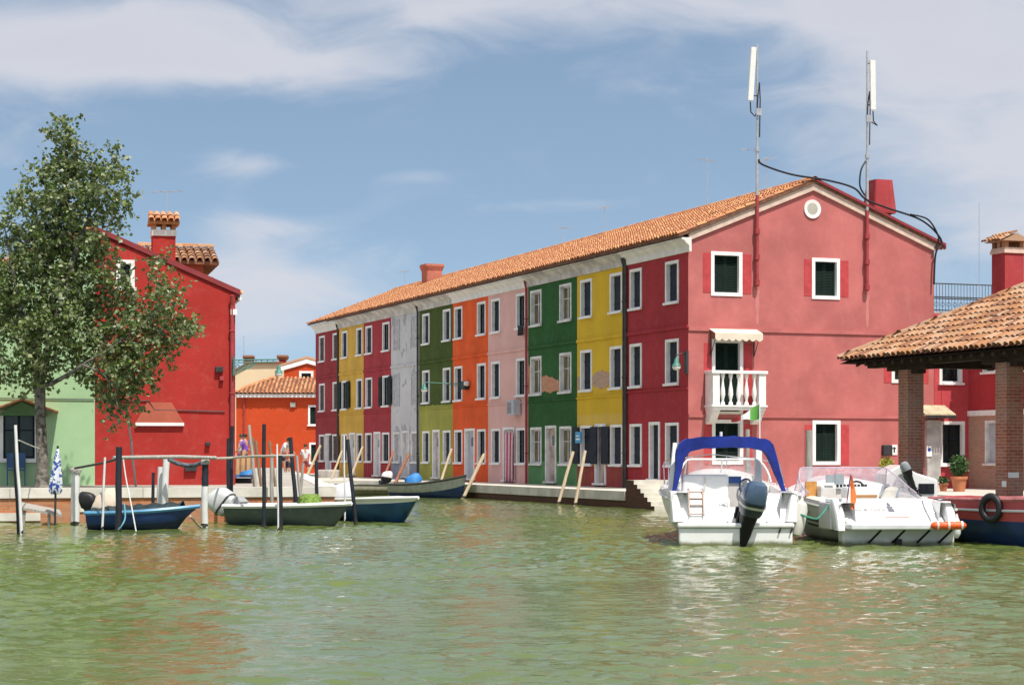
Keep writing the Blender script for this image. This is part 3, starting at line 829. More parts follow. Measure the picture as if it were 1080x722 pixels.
# awning over the balcony door
ax0, ax1 = T(747.5), T(797.5); za, zb2 = Z(zy(771, 346.8)), Z(zy(771, 352)); ao = -.5
CANVAS = basic('cream_awning_canvas', (.70,.62,.50), .9, .08, 3, .2)
aw = MB(); aw.add([(ax0,-.03,za), (ax1,-.03,za), (ax1,ao,zb2), (ax0,ao,zb2), (ax0,-.03,za-.03), (ax1,-.03,za-.03), (ax1,ao,zb2-.03), (ax0,ao,zb2-.03)], [(0,1,2,3),(7,6,5,4),(0,4,5,1),(0,3,7,4),(1,5,6,2),(3,2,6,7)])
nn = 7; val = []
for k in range(nn*4+1):
    f_ = k/(nn*4); sc = abs(math.sin(math.pi*f_*nn))
    val.append((ax0+(ax1-ax0)*f_, zb2-.20-.08*sc))
aw.prism([(ax0, zb2-.01)] + val + [(ax1, zb2-.01)], ao-.012, ao+.006)
awn = aw.build('awning', CANVAS, root, **kw)
for xx in (ax0+.06, ax1-.1): 
    ar = MB(); ar.tube([(xx, -.03, za-.95), (xx, ao+.03, zb2-.05)], .016, 6); ar.tube([(xx,-.03,za-.95),(xx,-.03,za-.05)], .014, 6)
    ar.build('awning_arm', IRON, awn)
# mailbox and house notice beside the door
q = MB(); q.box(T(929.6), T(939), -.16, 0, Z(zy(934, 480)), Z(zy(934, 469))); q.build('mailbox', IRON, root, bevel=.02, **kw)
q = MB(); q.box(T(939.4), T(946), -.03, 0, Z(zy(942, 479.5)), Z(zy(942, 468.8))); nb = q.build('number_plate', WHITE, root, **kw)
q = MB(); c_ = (T(942.7)); zc_ = Z(zy(942, 474)); q.box(c_-.03, c_+.03, -.034, -.031, zc_-.1, zc_+.1); q.box(c_-.08, c_+.08, -.034, -.031, zc_+.03, zc_+.07); q.build('plate_mark', IRON, nb)

# stone steps down to the water beside the corner house
st = MB(); n = 7
prof = [(1.36, -1), (1.36, .92)]
for k in range(n+1):
    xk = 2.0 + .27*k; zk = .92 - .135*k
    prof += [(xk, zk), (xk, zk-.135)]
prof += [(2.0+.27*n, -1)]
st.prism(prof, -2.94, 1.6)
flip = len(prof)
st.m = [1 if i == 0 else 0 for i in range(len(st.f))]
stp = st.build('stone_steps', [basic('pale_limestone', (.56,.53,.46), .9, .12, 2, .4, 24), BRICK_DARK])  # plain pale stone colour, dark brick on the canal side
stp.location = (RO.x, RO.y, 0); stp.rotation_euler = (0, 0, RA)
tag(stp, 'pale stone steps going down to the water beside the deep red corner house', 'steps')
# ------------------------------------------------------------------ left: red and green halves of one gable
def lz(px, py, yin=0):
    s = px_l(px, yin); p = LO + LX*s + LY*yin; return EYE + (478-py)*p.y/F
S = px_l
RED = plaster('vivid_red_plaster', (.38,.036,.030), fade=.12, blot=.24, stain=(.45,.12,.08), stain_amt=.08)
GREEN = plaster('mint_green_plaster', (.35,.53,.30), fade=.06, blot=.18, stain=(.45,.5,.38), stain_amt=.08)
ZL = lambda z: z - GL
xr = S(100); zr_ = ZL(lz(100, 243)); ze_ = ZL(lz(247, 308)); sl_l = (zr_-ze_)/(-xr); DL = 9.0
red = thing('house', 'vivid red house with tile-capped chimney behind the tree', 'house', LO + Vector((0,0,GL)), LA)
wo_ = (S(122.5), S(142), ZL(lz(132, 306)), ZL(lz(132, 274)))
mb = MB(); wall_grid(mb, xr, 0, -.04, ze_, [])
# sloping top part with the attic window cut as cells
a, b, c, d = inset(wo_)
def zt_(x): return zr_ + (x-xr)*(-sl_l)
mb.m = []; mb.v = []; mb.f = []
for x0, x1, bot, top in ((xr, a, None, None), (a, b, None, c), (a, b, d, None), (b, 0, None, None)):
    z0a = -.04 if bot is None else bot
    if top is None: mb.add([(x0,0,z0a), (x1,0,z0a), (x1,0,zt_(x1)), (x0,0,zt_(x0))], [(0,1,2,3)])
    else: mb.quad((x0,0,z0a), (x1,0,z0a), (x1,0,top), (x0,0,top))
wall_grid(mb, a, b, c, d, [(a, b, c, d)])
mb.quad((0,0,-.04), (0,DL,-.04), (0,DL,ze_), (0,0,ze_)); mb.quad((xr,DL,-.04), (0,DL,-.04), (0,DL,ze_), (xr,DL,zr_))
mb.build('wall', RED, red)
window(red, wo_, frame=WHITE, fill='pane', fmat=PANE, sill=True)
rb = MB(); t = .12; off = .1
rb.prism([(xr, zr_+.02), (.14, zt_(.14)+.02), (.14, zt_(.14)-.1), (xr, zr_-.1)], .0, DL+.1); rb.prism([(xr, zr_+.13), (.15, zt_(.15)+.13), (.15, zt_(.15)-.02), (xr, zr_-.02)], -.06, -.002)
rf = rb.build('roof', basic('dark_red_verge_paint', (.24,.03,.035)), red)
tb = MB()
tb.T = Matrix(((0,-1,0,0),(1,0,0,0),(0,0,1,0),(0,0,0,1)))          # slope builder's x -> depth, y -> -x
tile_slope(tb, 0.05, DL, (-.15, zt_(.15)+.03), (-xr, zr_+.03), rng=ROOF_RNG)
tb.build('tiles', TILE, rf, fix=False)
# chimney with a tiled cap
cx, cy = (S(160.5, 1.2)+S(184, 1.2))/2, 1.2
z0, z1, z2 = zt_(cx)-.3, ZL(lz(172, 250, 1.2)), ZL(lz(172, 243.5, 1.2))
cb = MB(); cb.box(cx-.33, cx+.33, cy-.33, cy+.33, z0, z1); ch = cb.build('chimney', RED, rf)
cb = MB(); cb.box(cx-.36, cx+.36, cy-.36, cy+.36, z1, z2); cb.build('white_band', WHITE, ch)
cb = MB()
for dx in (-.28, -.0, .28): cb.box(cx+dx-.06, cx+dx+.06, cy-.3, cy+.3, z2, z2+.16)
zc = z2+.16; cb.box(cx-.44, cx+.44, cy-.46, cy+.46, zc, zc+.07)
tile_slope(cb, cx-.46, cx+.46, (cy-.52, zc+.08), (cy, zc+.34), pitch=.2, row=.3, rng=ROOF_RNG)
cb.prism_x([(cy-.48, zc+.07), (cy+.48, zc+.07), (cy, zc+.33)], cx-.43, cx+.43)
cb.build('chimney_cap', TILE, ch, fix=False)
tv_antenna(ch, (cx+.1, cy, zc+.3), .75, 4, 2.6)
# dormer with its own tiled roof behind the gable
dx0, dx1, dy0 = S(168, 3.0), S(214.5, 3.0), 3.0
dz = ZL(lz(205, 277.5, 3.0)); 
db = MB(); db.box(dx0, dx1, dy0, dy0+3, zt_(dx1)-.6, dz+.02); dm = db.build('dormer', plaster('dormer_rose_plaster', (.44,.12,.09)), rf)
db = MB(); ex0, ex1 = S(150, 2.7), S(231, 2.7)
db.prism_x([(dy0-.35, dz-.06), (dy0-.35, dz+.03), (dy0+1.5, dz+.62), (dy0+3.3, dz+.03), (dy0+3.3, dz-.06)], ex0, ex1)
tile_slope(db, ex0, ex1, (dy0-.35, dz+.04), (dy0+1.5, dz+.63), rng=ROOF_RNG); ridge_tiles(db, (ex0, dy0+1.5, dz+.62), (ex1, dy0+1.5, dz+.62))
db.build('dormer_roof', TILE_OLD, dm, fix=False)
db = MB(); db.box(S(219.5, 4), S(226, 4), 4, 4.4, zt_(S(223, 4))-.4, ZL(lz(223, 292, 4)))
db.build('vent_stack', WHITE, rf)
downpipe(red, -.10, 0, ze_-.1, PIPE_RED, r=.06)
g = MB(); g.tube([(.14, .02, zt_(.14)-.12), (.14, DL, zt_(.14)-.12)], .06, 8); g.box(-.14, .04, -.12, -.01, zt_(.1)-.62, zt_(.1)-.46); g.build('gutter', WHITE, red)
# hooded niche with a white lip, cable, little boxes
hx0, hx1 = S(155), S(181); hb0, hb1 = S(143), S(193.5); hzt, hzb = ZL(lz(168, 424)), ZL(lz(168, 445.5))
hb = MB(); hb.add([(hx0,-.02,hzt), (hx1,-.02,hzt), (hb1,-.07,hzb), (hb0,-.07,hzb), (hb0,0.0,hzb), (hb1,0.0,hzb), (hx1,0.01,hzt), (hx0,0.01,hzt)], [(0,1,2,3),(3,2,5,4),(0,3,4,7),(1,6,5,2)])
hd = hb.build('hood', plaster('brown_rose_hood_plaster', (.37,.10,.065)), red)
hb = MB(); hb.box(hb0-.01, hb1+.01, -.10, 0.0, hzb-.09, hzb); hb.build('hood_lip', WHITE, hd)
cbl = MB(); zc1, zc2 = ZL(lz(110, 421.5)), ZL(lz(200, 432))
cbl.tube([(xr+.02, -.03, zc1), (xr*.62, -.03, zc1-.02), (xr*.58, -.03, zc2), (-.3, -.03, zc2-.05)], .016, 5)
cbl.build('wall_cable', IRON, red)
for (px, py, ww, h) in ((231, 389.5, .22, .16), (233.5, 399, .12, .12), (219, 468, .14, .1), (201, 494, .34, .14)):
    q = MB(); x_ = S(px); z_ = ZL(lz(px, py)); q.box(x_-ww/2, x_+ww/2, -.12, 0, z_-h/2, z_+h/2); q.build('utility_box', IRON if py != 399 else PIPE_RED, red, bevel=.01)

gl_x0 = xr - 5.6
grn = thing('house', 'mint green house with a gabled window hood behind the tree trunk', 'house', LO + LX*xr + Vector((0,0,GL)), LA)
zg = lambda x: zr_ + x*sl_l          # x negative: slopes down to the left
wg = (S(-.5)-xr, S(40.5)-xr, ZL(lz(20, 487)), ZL(lz(20, 432.5)))
a, b, c, d = inset(wg)
gx0 = -5.6
mb = MB()
for x0, x1, z0a, top in ((gx0, a, -.04, None), (a, b, -.04, c), (a, b, d, None), (b, 0, -.04, None)):
    if top is None: mb.add([(x0,0,z0a), (x1,0,z0a), (x1,0,zg(x1)), (x0,0,zg(x0))], [(0,1,2,3)])
    else: mb.quad((x0,0,z0a), (x1,0,z0a), (x1,0,top), (x0,0,top))
wall_grid(mb, a, b, c, d, [(a, b, c, d)])
mb.quad((gx0,0,-.04), (gx0,DL,-.04), (gx0,DL,zg(gx0)), (gx0,0,zg(gx0)))
mb.build('wall', GREEN, grn)
wn_ = window(grn, wg, frame=WHITE, fw=.10, fill='pane', fmat=pane_mat('dark_green_glass', (.02,.04,.035)), sill=True)
rb = MB(); rb.prism([(gx0-.38, zg(gx0-.38)+off), (0, zr_+off), (0, zr_+off-t), (gx0-.38, zg(gx0-.38)+off-t)], -.12, DL+.1)
rg = rb.build('roof', TILE_BED, grn)
tb = MB(); tb.T = Matrix(((0,1,0,0),(1,0,0,0),(0,0,1,0),(0,0,0,1)))
tile_slope(tb, 0.05, DL, (gx0-.45, zg(gx0-.45)+off+.01), (-.02, zr_+off+.01), rng=ROOF_RNG); tb.build('tiles', TILE, rg, fix=False)
ha, hr, hl = S(23.5)-xr, S(61)-xr, S(-14)-xr
hz0, hz1 = ZL(lz(61, 434)), ZL(lz(23, 420.5)); 
hd = MB()
for (x0, x1) in ((hl, ha), (ha, hr)):
    za, zb_ = (hz0, hz1) if x0 == hl else (hz1, hz0)
    hd.add([(x0,-.82,za-.05), (x1,-.82,zb_-.05), (x1,0.01,zb_-.05), (x0,0.01,za-.05), (x0,-.82,za), (x1,-.82,zb_), (x1,0.01,zb_), (x0,0.01,za)], [(0,3,2,1),(4,5,6,7),(0,1,5,4),(3,7,6,2),(0,4,7,3),(1,2,6,5)])
hood = hd.build('window_hood', basic('terracotta_hood', (.48,.18,.09), .9, .15), grn)
hd = MB(); hd.prism([(hl+.25, hz0-.12), (hr-.25, hz0-.12), (ha, hz1-.08)], -.30, -.0); hd.build('hood_gable', basic('green_hood_panel', (.10,.22,.09)), hood)
cbl = MB(); cbl.tube([(gx0, -.03, ZL(lz(0, 419))), (-.02, -.03, ZL(lz(95, 421)))], .014, 5); cbl.build('wall_cable', IRON, grn)

# ------------------------------------------------------------------ far end: orange, gabled and cream houses
ORANGE = plaster('hot_orange_plaster', (.50,.066,.020), fade=.05, blot=.08)
def bx(px, Y): return (px-540)*Y/F
def bz(py, Y): return EYE + (478-py)*Y/F
Y1 = 125.0
og = thing('house', 'hot orange house with a hipped tile roof at the end of the canal', 'house', (bx(290, Y1), Y1, .54))
X0, X1 = bx(249, Y1)-bx(290, Y1), bx(352, Y1)-bx(290, Y1); zt = bz(417, Y1)-.54
wz = [(bx(325, Y1)-bx(290, Y1), bx(338, Y1)-bx(290, Y1), bz(449, Y1)-.54, bz(427, Y1)-.54), (bx(326, Y1)-bx(290, Y1), bx(339, Y1)-bx(290, Y1), bz(489, Y1)-.54, bz(466.5, Y1)-.54)]
mb = MB(); wall_grid(mb, X0, X1, -.04, zt, [inset(o) for o in wz], .25); mb.quad((X0,0,-.04), (X0,8,-.04), (X0,8,zt), (X0,0,zt)); mb.quad((X1,0,-.04), (X1,8,-.04), (X1,8,zt), (X1,0,zt))
mb.quad((X0,8,-.04), (X1,8,-.04), (X1,8,zt), (X0,8,zt))
mb.build('wall', ORANGE, og)
for o in wz: window(og, o, frame=WHITE, fw=.12, fill='shutter', fmat=SHUT, depth=.15)
fb = MB(); fb.box(X0-.25, X1+.1, -.3, .0, zt-.12, zt+.10); fb.build('eave_fascia', CORN_WHITE, og)
rz = bz(401, Y1)-.54; apx = bx(283, Y1)-bx(290, Y1)
rb = MB(); rb.add([(X0-.3,-.35,zt+.12), (X1+.1,-.35,zt+.12), (X1+.1,8.3,zt+.12), (X0-.3,8.3,zt+.12), (apx,2.4,rz+.25), (X1+.1,2.4,rz+.25), (X1+.1,5,rz+.25), (apx,5,rz+.25)],
                  [(0,1,5,4),(1,2,6,5),(2,3,7,6),(3,0,4,7),(4,5,6,7),(0,3,2,1)])
ro = rb.build('roof', TILE_BED, og)
tb = MB(); 
def keep_o(x, y): return x > X0-.3 + (apx-X0+.3)*(y+.35)/2.75
tile_slope(tb, X0-.3, X1+.1, (-.38, zt+.13), (2.4, rz+.27), pitch=.26, keep=keep_o, rng=ROOF_RNG)
ridge_tiles(tb, (X0-.3, -.35, zt+.14), (apx, 2.4, rz+.26)); tb.build('tiles', TILE, ro, fix=False)
q = MB(); q.tube([(bx(286, Y1)-bx(290, Y1), 3, rz), (bx(286, Y1)-bx(290, Y1), 3, rz+.75)], .12, 8); q.build('vent_pipe', TILE_OLD, ro)
q = MB(); x_ = bx(309, Y1)-bx(290, Y1); q.box(x_-.16, x_+.16, -.14, 0, bz(429, Y1)-.54, bz(424, Y1)-.54); q.build('wall_lamp', STONE_GREY, og)
downpipe(og, bx(257.5, Y1)-bx(290, Y1), 0, zt-.1, PIPE_RED)
Y2 = 136.0
g2 = thing('house', 'small orange gable with white verges above the hipped tile roof', 'house', (bx(325, Y2), Y2, .54))
cx0 = bx(325, Y2); gx = lambda px: bx(px, Y2)-cx0; gz = lambda py: bz(py, Y2)-.54
ow = (gx(315.5), gx(330.5), gz(404), gz(391)); a, b, c, d = inset(ow)
xa, xb, xm = gx(299.5), gx(349), gx(324); za, zm = gz(389.5), gz(381.5)
ztop = lambda x: za + (zm-za)*(1-abs(x-xm)/(xm-xa))
mb = MB(); wall_grid(mb, xa, xb, -.04, za-.6, [])
wall_grid(mb, xa, xb, za-.6, za-.35, [o_ for o_ in [(a, b, min(c, za-.6), d)] if False])
mb.v = []; mb.f = []; mb.m = []
for x0, x1, bot, top in ((xa, a, -.04, None), (a, b, -.04, c), (a, b, d, None), (b, xb, -.04, None)):
    if top is None:
        xs_ = [x0] + ([xm] if x0 < xm < x1 else []) + [x1]
        mb.add([(x0,0,bot), (x1,0,bot)] + [(x,0,ztop(x)) for x in reversed(xs_)], [tuple(range(2+len(xs_)))])
    else: mb.quad((x0,0,bot), (x1,0,bot), (x1,0,top), (x0,0,top))
wall_grid(mb, a, b, c, d, [(a, b, c, d)], .25)
mb.quad((xa,0,-.04), (xa,9,-.04), (xa,9,za), (xa,0,za)); mb.quad((xb,0,-.04), (xb,9,-.04), (xb,9,za), (xb,0,za)); mb.quad((xa,9,-.04), (xb,9,-.04), (xb,9,za), (xa,9,za))
mb.build('wall', ORANGE, g2)
window(g2, ow, frame=WHITE, fw=.16, fill='shutter', fmat=SHUT, depth=.15)
v = MB()
for x0, z0, x1, z1 in ((xa-.25, za-.02, xm, zm), (xm, zm, xb+.25, za-.02)):
    v.add([(x0,-.12,z0-.1), (x1,-.12,z1-.1), (x1,-.12,z1+.22), (x0,-.12,z0+.22), (x0,.1,z0-.1), (x1,.1,z1-.1), (x1,.1,z1+.22), (x0,.1,z0+.22)], [(0,1,2,3),(7,6,5,4),(3,2,6,7),(0,4,5,1),(0,3,7,4),(1,5,6,2)])
v.build('verge', WHITE, g2)
v = MB(); v.prism([(xa-.3, za+.22), (xm, zm+.24), (xb+.3, za+.22), (xb+.3, za+.34), (xm, zm+.4), (xa-.3, za+.34)], -.15, 9); v.build('roof', TILE, g2)
Y3 = 142.0
cr = thing('house', 'cream house wall with two tile-capped chimneys behind the orange roof', 'house', (bx(270, Y3), Y3, .54))
cx3 = bx(270, Y3); hx = lambda px: bx(px, Y3)-cx3; hz = lambda py: bz(py, Y3)-.54
mb = MB(); mb.prism([(hx(165), -.04), (hx(303), -.04), (hx(303), hz(384)), (hx(291), hz(382.5)), (hx(262), hz(383)), (hx(244), hz(393)), (hx(165), hz(421))], 0, 9)
mb.build('wall', plaster('cream_plaster', (.72,.58,.38), fade=.04, blot=.08), cr)
v = MB(); v.prism([(hx(165), hz(421)), (hx(244), hz(393)), (hx(262), hz(383)), (hx(291), hz(382.5)), (hx(303), hz(384)), (hx(303), hz(382.5)), (hx(291), hz(381)), (hx(262), hz(381.5)), (hx(244), hz(391.5)), (hx(165), hz(419.5))], -.2, 9.2)
rf3 = v.build('roof', TILE_OLD, cr)
for (px, py0, py1, wd_) in ((257.5, 384, 373, 12), (297, 392, 374, 12)):
    q = MB(); hw = wd_*Y3/F/2; xx = hx(px)
    if px > 280: q.box(xx-hw*.55, xx+hw*.55, .3, 1.2, hz(400), hz(py1+5.5))
    else: q.box(xx-hw*.8, xx+hw*.8, 2, 3, hz(py0+4), hz(py1+3))
    ch = q.build('chimney', RED if px > 280 else TILE_OLD, rf3)
    q = MB(); yy = .75 if px > 280 else 2.5
    q.loft([((xx, yy, hz(py1+5)), (hw*.75,0,0), (0,.5,0), 8), ((xx, yy, hz(py1+2)), (hw,0,0), (0,.65,0), 8), ((xx, yy, hz(py1)), (hw*.9,0,0), (0,.6,0), 8)], 12)
    q.build('chimney_cap', TILE_OLD, ch)
q = MB(); q.tube([(hx(252), 2.6, hz(376)), (hx(252), 2.6, hz(352))], .03, 5); q.build('antenna', METAL, rf3)

# ------------------------------------------------------------------ right: annex with a roof terrace, brick-based house
an = thing('house', 'rose red annex with a railed roof terrace beside the gable end', 'house', row_w(0, gw, GR), RA + math.pi/2)
aw_ = px_t(1021) - gw + .05
def az(px, py): p = row_w(-.0, px_t(px)); return EYE + (478-py)*p.y/F - GR
AT = lambda px: px_t(px) - gw
ops = [(AT(990.5), AT(1014.5), az(1003, 405.5), az(1003, 366)), (AT(990.8), AT(1017.2), az(1003, 491.5), az(1003, 444))]
dop = (AT(976), AT(989.5), .02, az(983, 441))
ztop = az(1003, 331)
mb = MB(); wall_grid(mb, .012, aw_, -.04, ztop, [inset(o) for o in ops], .3)
mb.quad((.012,5,-.04), (aw_,5,-.04), (aw_,5,ztop), (.012,5,ztop)); mb.quad((.012,0,ztop), (aw_,0,ztop), (aw_,5,ztop), (.012,5,ztop)); mb.quad((aw_,0,-.04), (aw_,5,-.04), (aw_,5,ztop), (aw_,0,ztop))
mb.build('wall', P('annex_red_plaster', (.47,.065,.075), fade=.1, blot=.2, stain=(.5,.2,.2)), an)
for o in ops: window(an, o, frame=WHITE, fw=.12, fill='pane', fmat=pane_mat('black_green_glass', (.012,.02,.018)), depth=.2)
rl = MB(); z0 = ztop+.08
b = MB(); b.box(-.0, aw_+1.9, .02, .25, ztop, z0); b.build('parapet', STONE_GREY, an)
rx0, rx1 = .05, aw_+1.9
for zz_ in (.06, .48, .54, 1.02): rl.tube([(rx0, .12, z0+zz_), (rx1, .12, z0+zz_)], .022, 5)
k = 0
while rx0 + k*.13 < rx1: 
    xx = rx0 + k*.13; rl.tube([(xx, .12, z0), (xx, .12, z0+1.02)], .011, 4); k += 1
for k in range(int((rx1-rx0)/.26)):
    xx = rx0 + .13 + k*.26
    rl.tube([(xx+.08*math.cos(q*.785), .12, z0+.27+.08*math.sin(q*.785)) for q in range(9)], .010, 4)
rl.build('railing', IRON, an)
# doorway with weathered jambs on the gable wall, small canopy
dw = thing('doorway', 'weathered grey door surround under a small tiled canopy by the brick pillar', 'doorway', row_w(0, gw, GR), RA + math.pi/2)
q = MB(); q.box(AT(975.5), AT(989.6), -.16, -.0, .0, az(983, 443))
q.build('jamb', basic('peeling_grey_limewash', (.42,.41,.39), .95, .35, 1.3, .5, 12), dw)
q = MB(); q.prism_x([(-.002, az(983, 427)), (-.75, az(983, 437)), (-.75, az(983, 439)), (-.002, az(983, 437))], AT(964), AT(996))
q.build('canopy', basic('pale_canopy_tiles', (.44,.37,.25), .9, .2), dw)
q = MB()
for k in range(12): 
    xx = AT(964) + (AT(996)-AT(964))*(k+.5)/12; q.box(xx-.035, xx+.035, -.8, -.76, az(983, 441.5), az(983, 438.2))
q.build('canopy_fringe', IRON, dw)
q = MB(); q.box(AT(974.2), AT(979.6), -.20, -.17, az(977, 481), az(977, 470)); sg = q.build('notice', WHITE, dw)
q = MB(); q.lathe([(0,0),(.07,0),(.07,.006),(0,.006)], n=14); q.v = [(x+AT(976.9), -.202-z, y+az(977, 474)) for x, y, z in q.v]; q.build('notice_mark', basic('sign_blue', (.03,.10,.42)), sg)

vC = px_t(1021.5); 
bh = thing('house', 'house with a pink brick ground floor and red upper wall behind the market roof', 'house', row_w(.0, vC, GR), RA)
# local x runs towards the camera from the annex corner, y into the building
Lc = 15.0; zC = 6.3
def cx_(px): return -px_u(px, vC)
def cz_(px, py): p = row_w(px_u(px, vC), vC); return EYE + (478-py)*p.y/F - GR
cz_s = cz_(1030, 437.5)
cw = [(cx_(1039.5), cx_(1056), cz_(1047, 490.5), cz_(1047, 443))] + [(cx_(1039.5)+k*2.6, cx_(1056)+k*2.6, cz_(1047, 490.5), cz_(1047, 443)) for k in (1, 2, 3)]
cu = [(cx_(1037)+k*2.6, cx_(1051)+k*2.6, cz_(1044, 394), cz_(1044, 394)+1.5) for k in range(4)]
mb = MB(); wall_grid(mb, 0, Lc, -.04, cz_s, [inset(o) for o in cw], .3)
mb.build('brick_wall', BRICK_PINK, bh)
mb = MB(); wall_grid(mb, 0, Lc, cz_s, zC, [inset(o) for o in cu], .3); mb.quad((Lc,0,cz_s), (Lc,8,cz_s), (Lc,8,zC), (Lc,0,zC)); mb.quad((0,0,zC-3), (0,8,zC-3), (0,8,zC), (0,0,zC))
mb.build('wall', P('upper_wall_red_plaster', (.40,.042,.05), fade=.08, blot=.12), bh)  # one base red over the whole upper wall
mb = MB(); mb.quad((Lc,0,-.04), (Lc,8,-.04), (Lc,8,cz_s), (Lc,0,cz_s)); mb.build('brick_wall', BRICK_PINK, bh)
for o in cw: window(bh, o, frame=WHITE_WORN, fw=.10, fill='shutter', fmat=DOORGREY)
for o in cu: window(bh, o, frame=WHITE, fw=.10, fill='shutter', fmat=SHUT)
mb = MB(); mb.box(.0, Lc, -.05, .01, cz_s-.03, cz_s+.16); mb.build('string_course', WHITE, bh)
rfC = gable_roof(bh, -.1, Lc+.2, -.4, zC, 4, zC+1.5, 8.4, zC, rng=ROOF_RNG)
# tall chimney over the market roof
Yc = 70.0; cp = at(1063, 300, Yc); loc = bh.matrix_basis.inverted() if False else None
Mi = (Matrix.Translation(row_w(0, vC, GR)) @ Matrix.Rotation(RA, 4, 'Z')).inverted()
pl = Mi @ cp
hw = .40; zb0, zb1 = EYE + (478-318)*Yc/F - GR, EYE + (478-268)*Yc/F - GR
q = MB(); q.box(pl.x-hw, pl.x+hw, pl.y-hw, pl.y+hw, zb0-1.6, zb1); ch = q.build('chimney', plaster('chimney_red_plaster', (.34,.05,.055)), rfC)
q = MB(); q.box(pl.x-hw-.05, pl.x+hw+.05, pl.y-hw-.05, pl.y+hw+.05, zb1, zb1+.12); q.box(pl.x-hw-.02, pl.x+hw+.02, pl.y-hw-.02, pl.y+hw+.02, zb1+.12, zb1+.2); q.build('chimney_band', basic('cream_cornice_paint', (.60,.46,.38)), ch)
q = MB()
for sx_ in (-1, 0, 1):
    for sy_ in (-1, 1): q.box(pl.x+sx_*(hw-.1)-.09, pl.x+sx_*(hw-.1)+.09, pl.y+sy_*(hw-.08)-.08, pl.y+sy_*(hw-.08)+.08, zb1+.2, zb1+.42)
zc = zb1+.42; q.prism_x([(pl.y-hw-.2, zc), (pl.y+hw+.2, zc), (pl.y, zc+.28)], pl.x-hw-.18, pl.x+hw+.18)
tile_slope(q, pl.x-hw-.2, pl.x+hw+.2, (pl.y-hw-.24, zc+.02), (pl.y, zc+.31), pitch=.2, row=.32, rng=ROOF_RNG); q.build('chimney_cap', TILE_OLD, ch, fix=False)
q = MB(); q.tube([(pl.x, pl.y-1.2, zb0-1), (pl.x, pl.y-1.2, EYE+(478-215)*Yc/F-GR)], .012, 4); q.build('antenna', METAL, rfC)

# ------------------------------------------------------------------ covered market hall on brick pillars
po = at(885, 379.5, 53.65)
ph = thing('market_hall', 'open market hall with an old hipped tile roof on brick pillars', 'market hall', (po.x, po.y, GR), RA)
ez = po.z - GR; tanp = math.tan(R(27)); LX_, WY_ = 12.5, 9.4; rh = WY_/2*tanp
rb = MB(); e0 = ez-.02
def hip(z): return [(0,0,z), (LX_,0,z), (LX_,WY_,z), (0,WY_,z), (WY_/2,WY_/2,z+rh), (LX_-WY_/2,WY_/2,z+rh)]
rb.add(hip(e0), [(0,1,5,4),(1,2,5),(2,3,4,5),(3,0,4)])
DARKWOOD = wood('dark_roof_timber', (.035,.022,.016), (.06,.04,.028))
rr_ = rb.build('roof', TILE_BED, ph)
rb = MB(); rb.add(hip(e0-.09), [(4,5,1,0),(5,2,1),(5,4,3,2),(4,0,3)]); rb.build('roof_boarding', DARKWOOD, rr_)
tb = MB()
tile_slope(tb, 0, LX_, (-.02, ez), (WY_/2, ez+rh), pitch=.235, row=.40, rad=.095, jitter=.02, keep=lambda x, y: y < x+.1 and y < LX_-x+.1, rng=ROOF_RNG)
M2 = Matrix(((0,1,0,0),(1,0,0,0),(0,0,1,0),(0,0,0,1)))
tb.T = M2; tile_slope(tb, 0, WY_, (-.02, ez), (WY_/2, ez+rh), pitch=.235, row=.40, rad=.095, jitter=.02, keep=lambda x, y: y < x+.1 and y < WY_-x+.1, rng=ROOF_RNG); tb.T = None
ridge_tiles(tb, (0,0,ez+.02), (WY_/2, WY_/2, ez+rh+.03)); ridge_tiles(tb, (0,WY_,ez+.02), (WY_/2, WY_/2, ez+rh+.03)); ridge_tiles(tb, (WY_/2, WY_/2, ez+rh+.03), (LX_-WY_/2, WY_/2, ez+rh+.03))
tb.build('tiles', TILE_OLD, rr_, fix=False)
bm_ = MB(); zb = ez - .02
for y_ in (.72, WY_-.72): bm_.box(.5, LX_-.5, y_-.14, y_+.14, zb-.22, zb+.16)
for x_ in (.7, LX_-.7): bm_.box(x_-.14, x_+.14, .87, WY_-.87, zb-.2, zb+.15)
bm_.build('beam', DARKWOOD, ph)
rt = MB(); k = 0
while k*.45 < LX_-.8:
    x_ = .4+k*.45; mx = min(x_, LX_-x_, WY_/2)
    if mx > .5: rt.add([(x_-.05,.05,e0-.10), (x_+.05,.05,e0-.10), (x_+.05,mx,e0-.10+mx*tanp), (x_-.05,mx,e0-.10+mx*tanp), (x_-.05,.05,e0-.2), (x_+.05,.05,e0-.2), (x_+.05,mx,e0-.2+mx*tanp), (x_-.05,mx,e0-.2+mx*tanp)], [(0,1,2,3),(4,7,6,5),(0,4,5,1),(1,5,6,2),(0,3,7,4),(3,2,6,7)])
    k += 1
rt.build('rafters', DARKWOOD, ph)
pls = [(2.45, .73), (6.84, .73), (11.2, .73), (2.45, WY_-.73), (6.84, WY_-.73), (11.2, WY_-.73)]
for i, (x_, y_) in enumerate(pls):
    q = MB(); h = .235; q.box(x_-h, x_+h, y_-h, y_+h, 0, zb-.34); q.box(x_-h-.04, x_+h+.04, y_-h-.04, y_+h+.04, 0, .22)
    p_ = q.build('pillar', BRICK_PIER, ph)
    q = MB(); q.box(x_-.95, x_+.95, y_-.15, y_+.15, zb-.34, zb-.225); q.box(x_-.5, x_+.5, y_-.14, y_+.14, zb-.44, zb-.342)
    q.build('bracket', DARKWOOD, p_)
    if i == 1:
        q = MB(); q.box(x_+.05, x_+h-.01, y_-h-.015, y_-h-.001, .46, .60)
        q.box(x_+h+.001, x_+h+.012, y_-.20, y_+.10, .68, .81)
        q.build('white_plate', WHITE, p_)
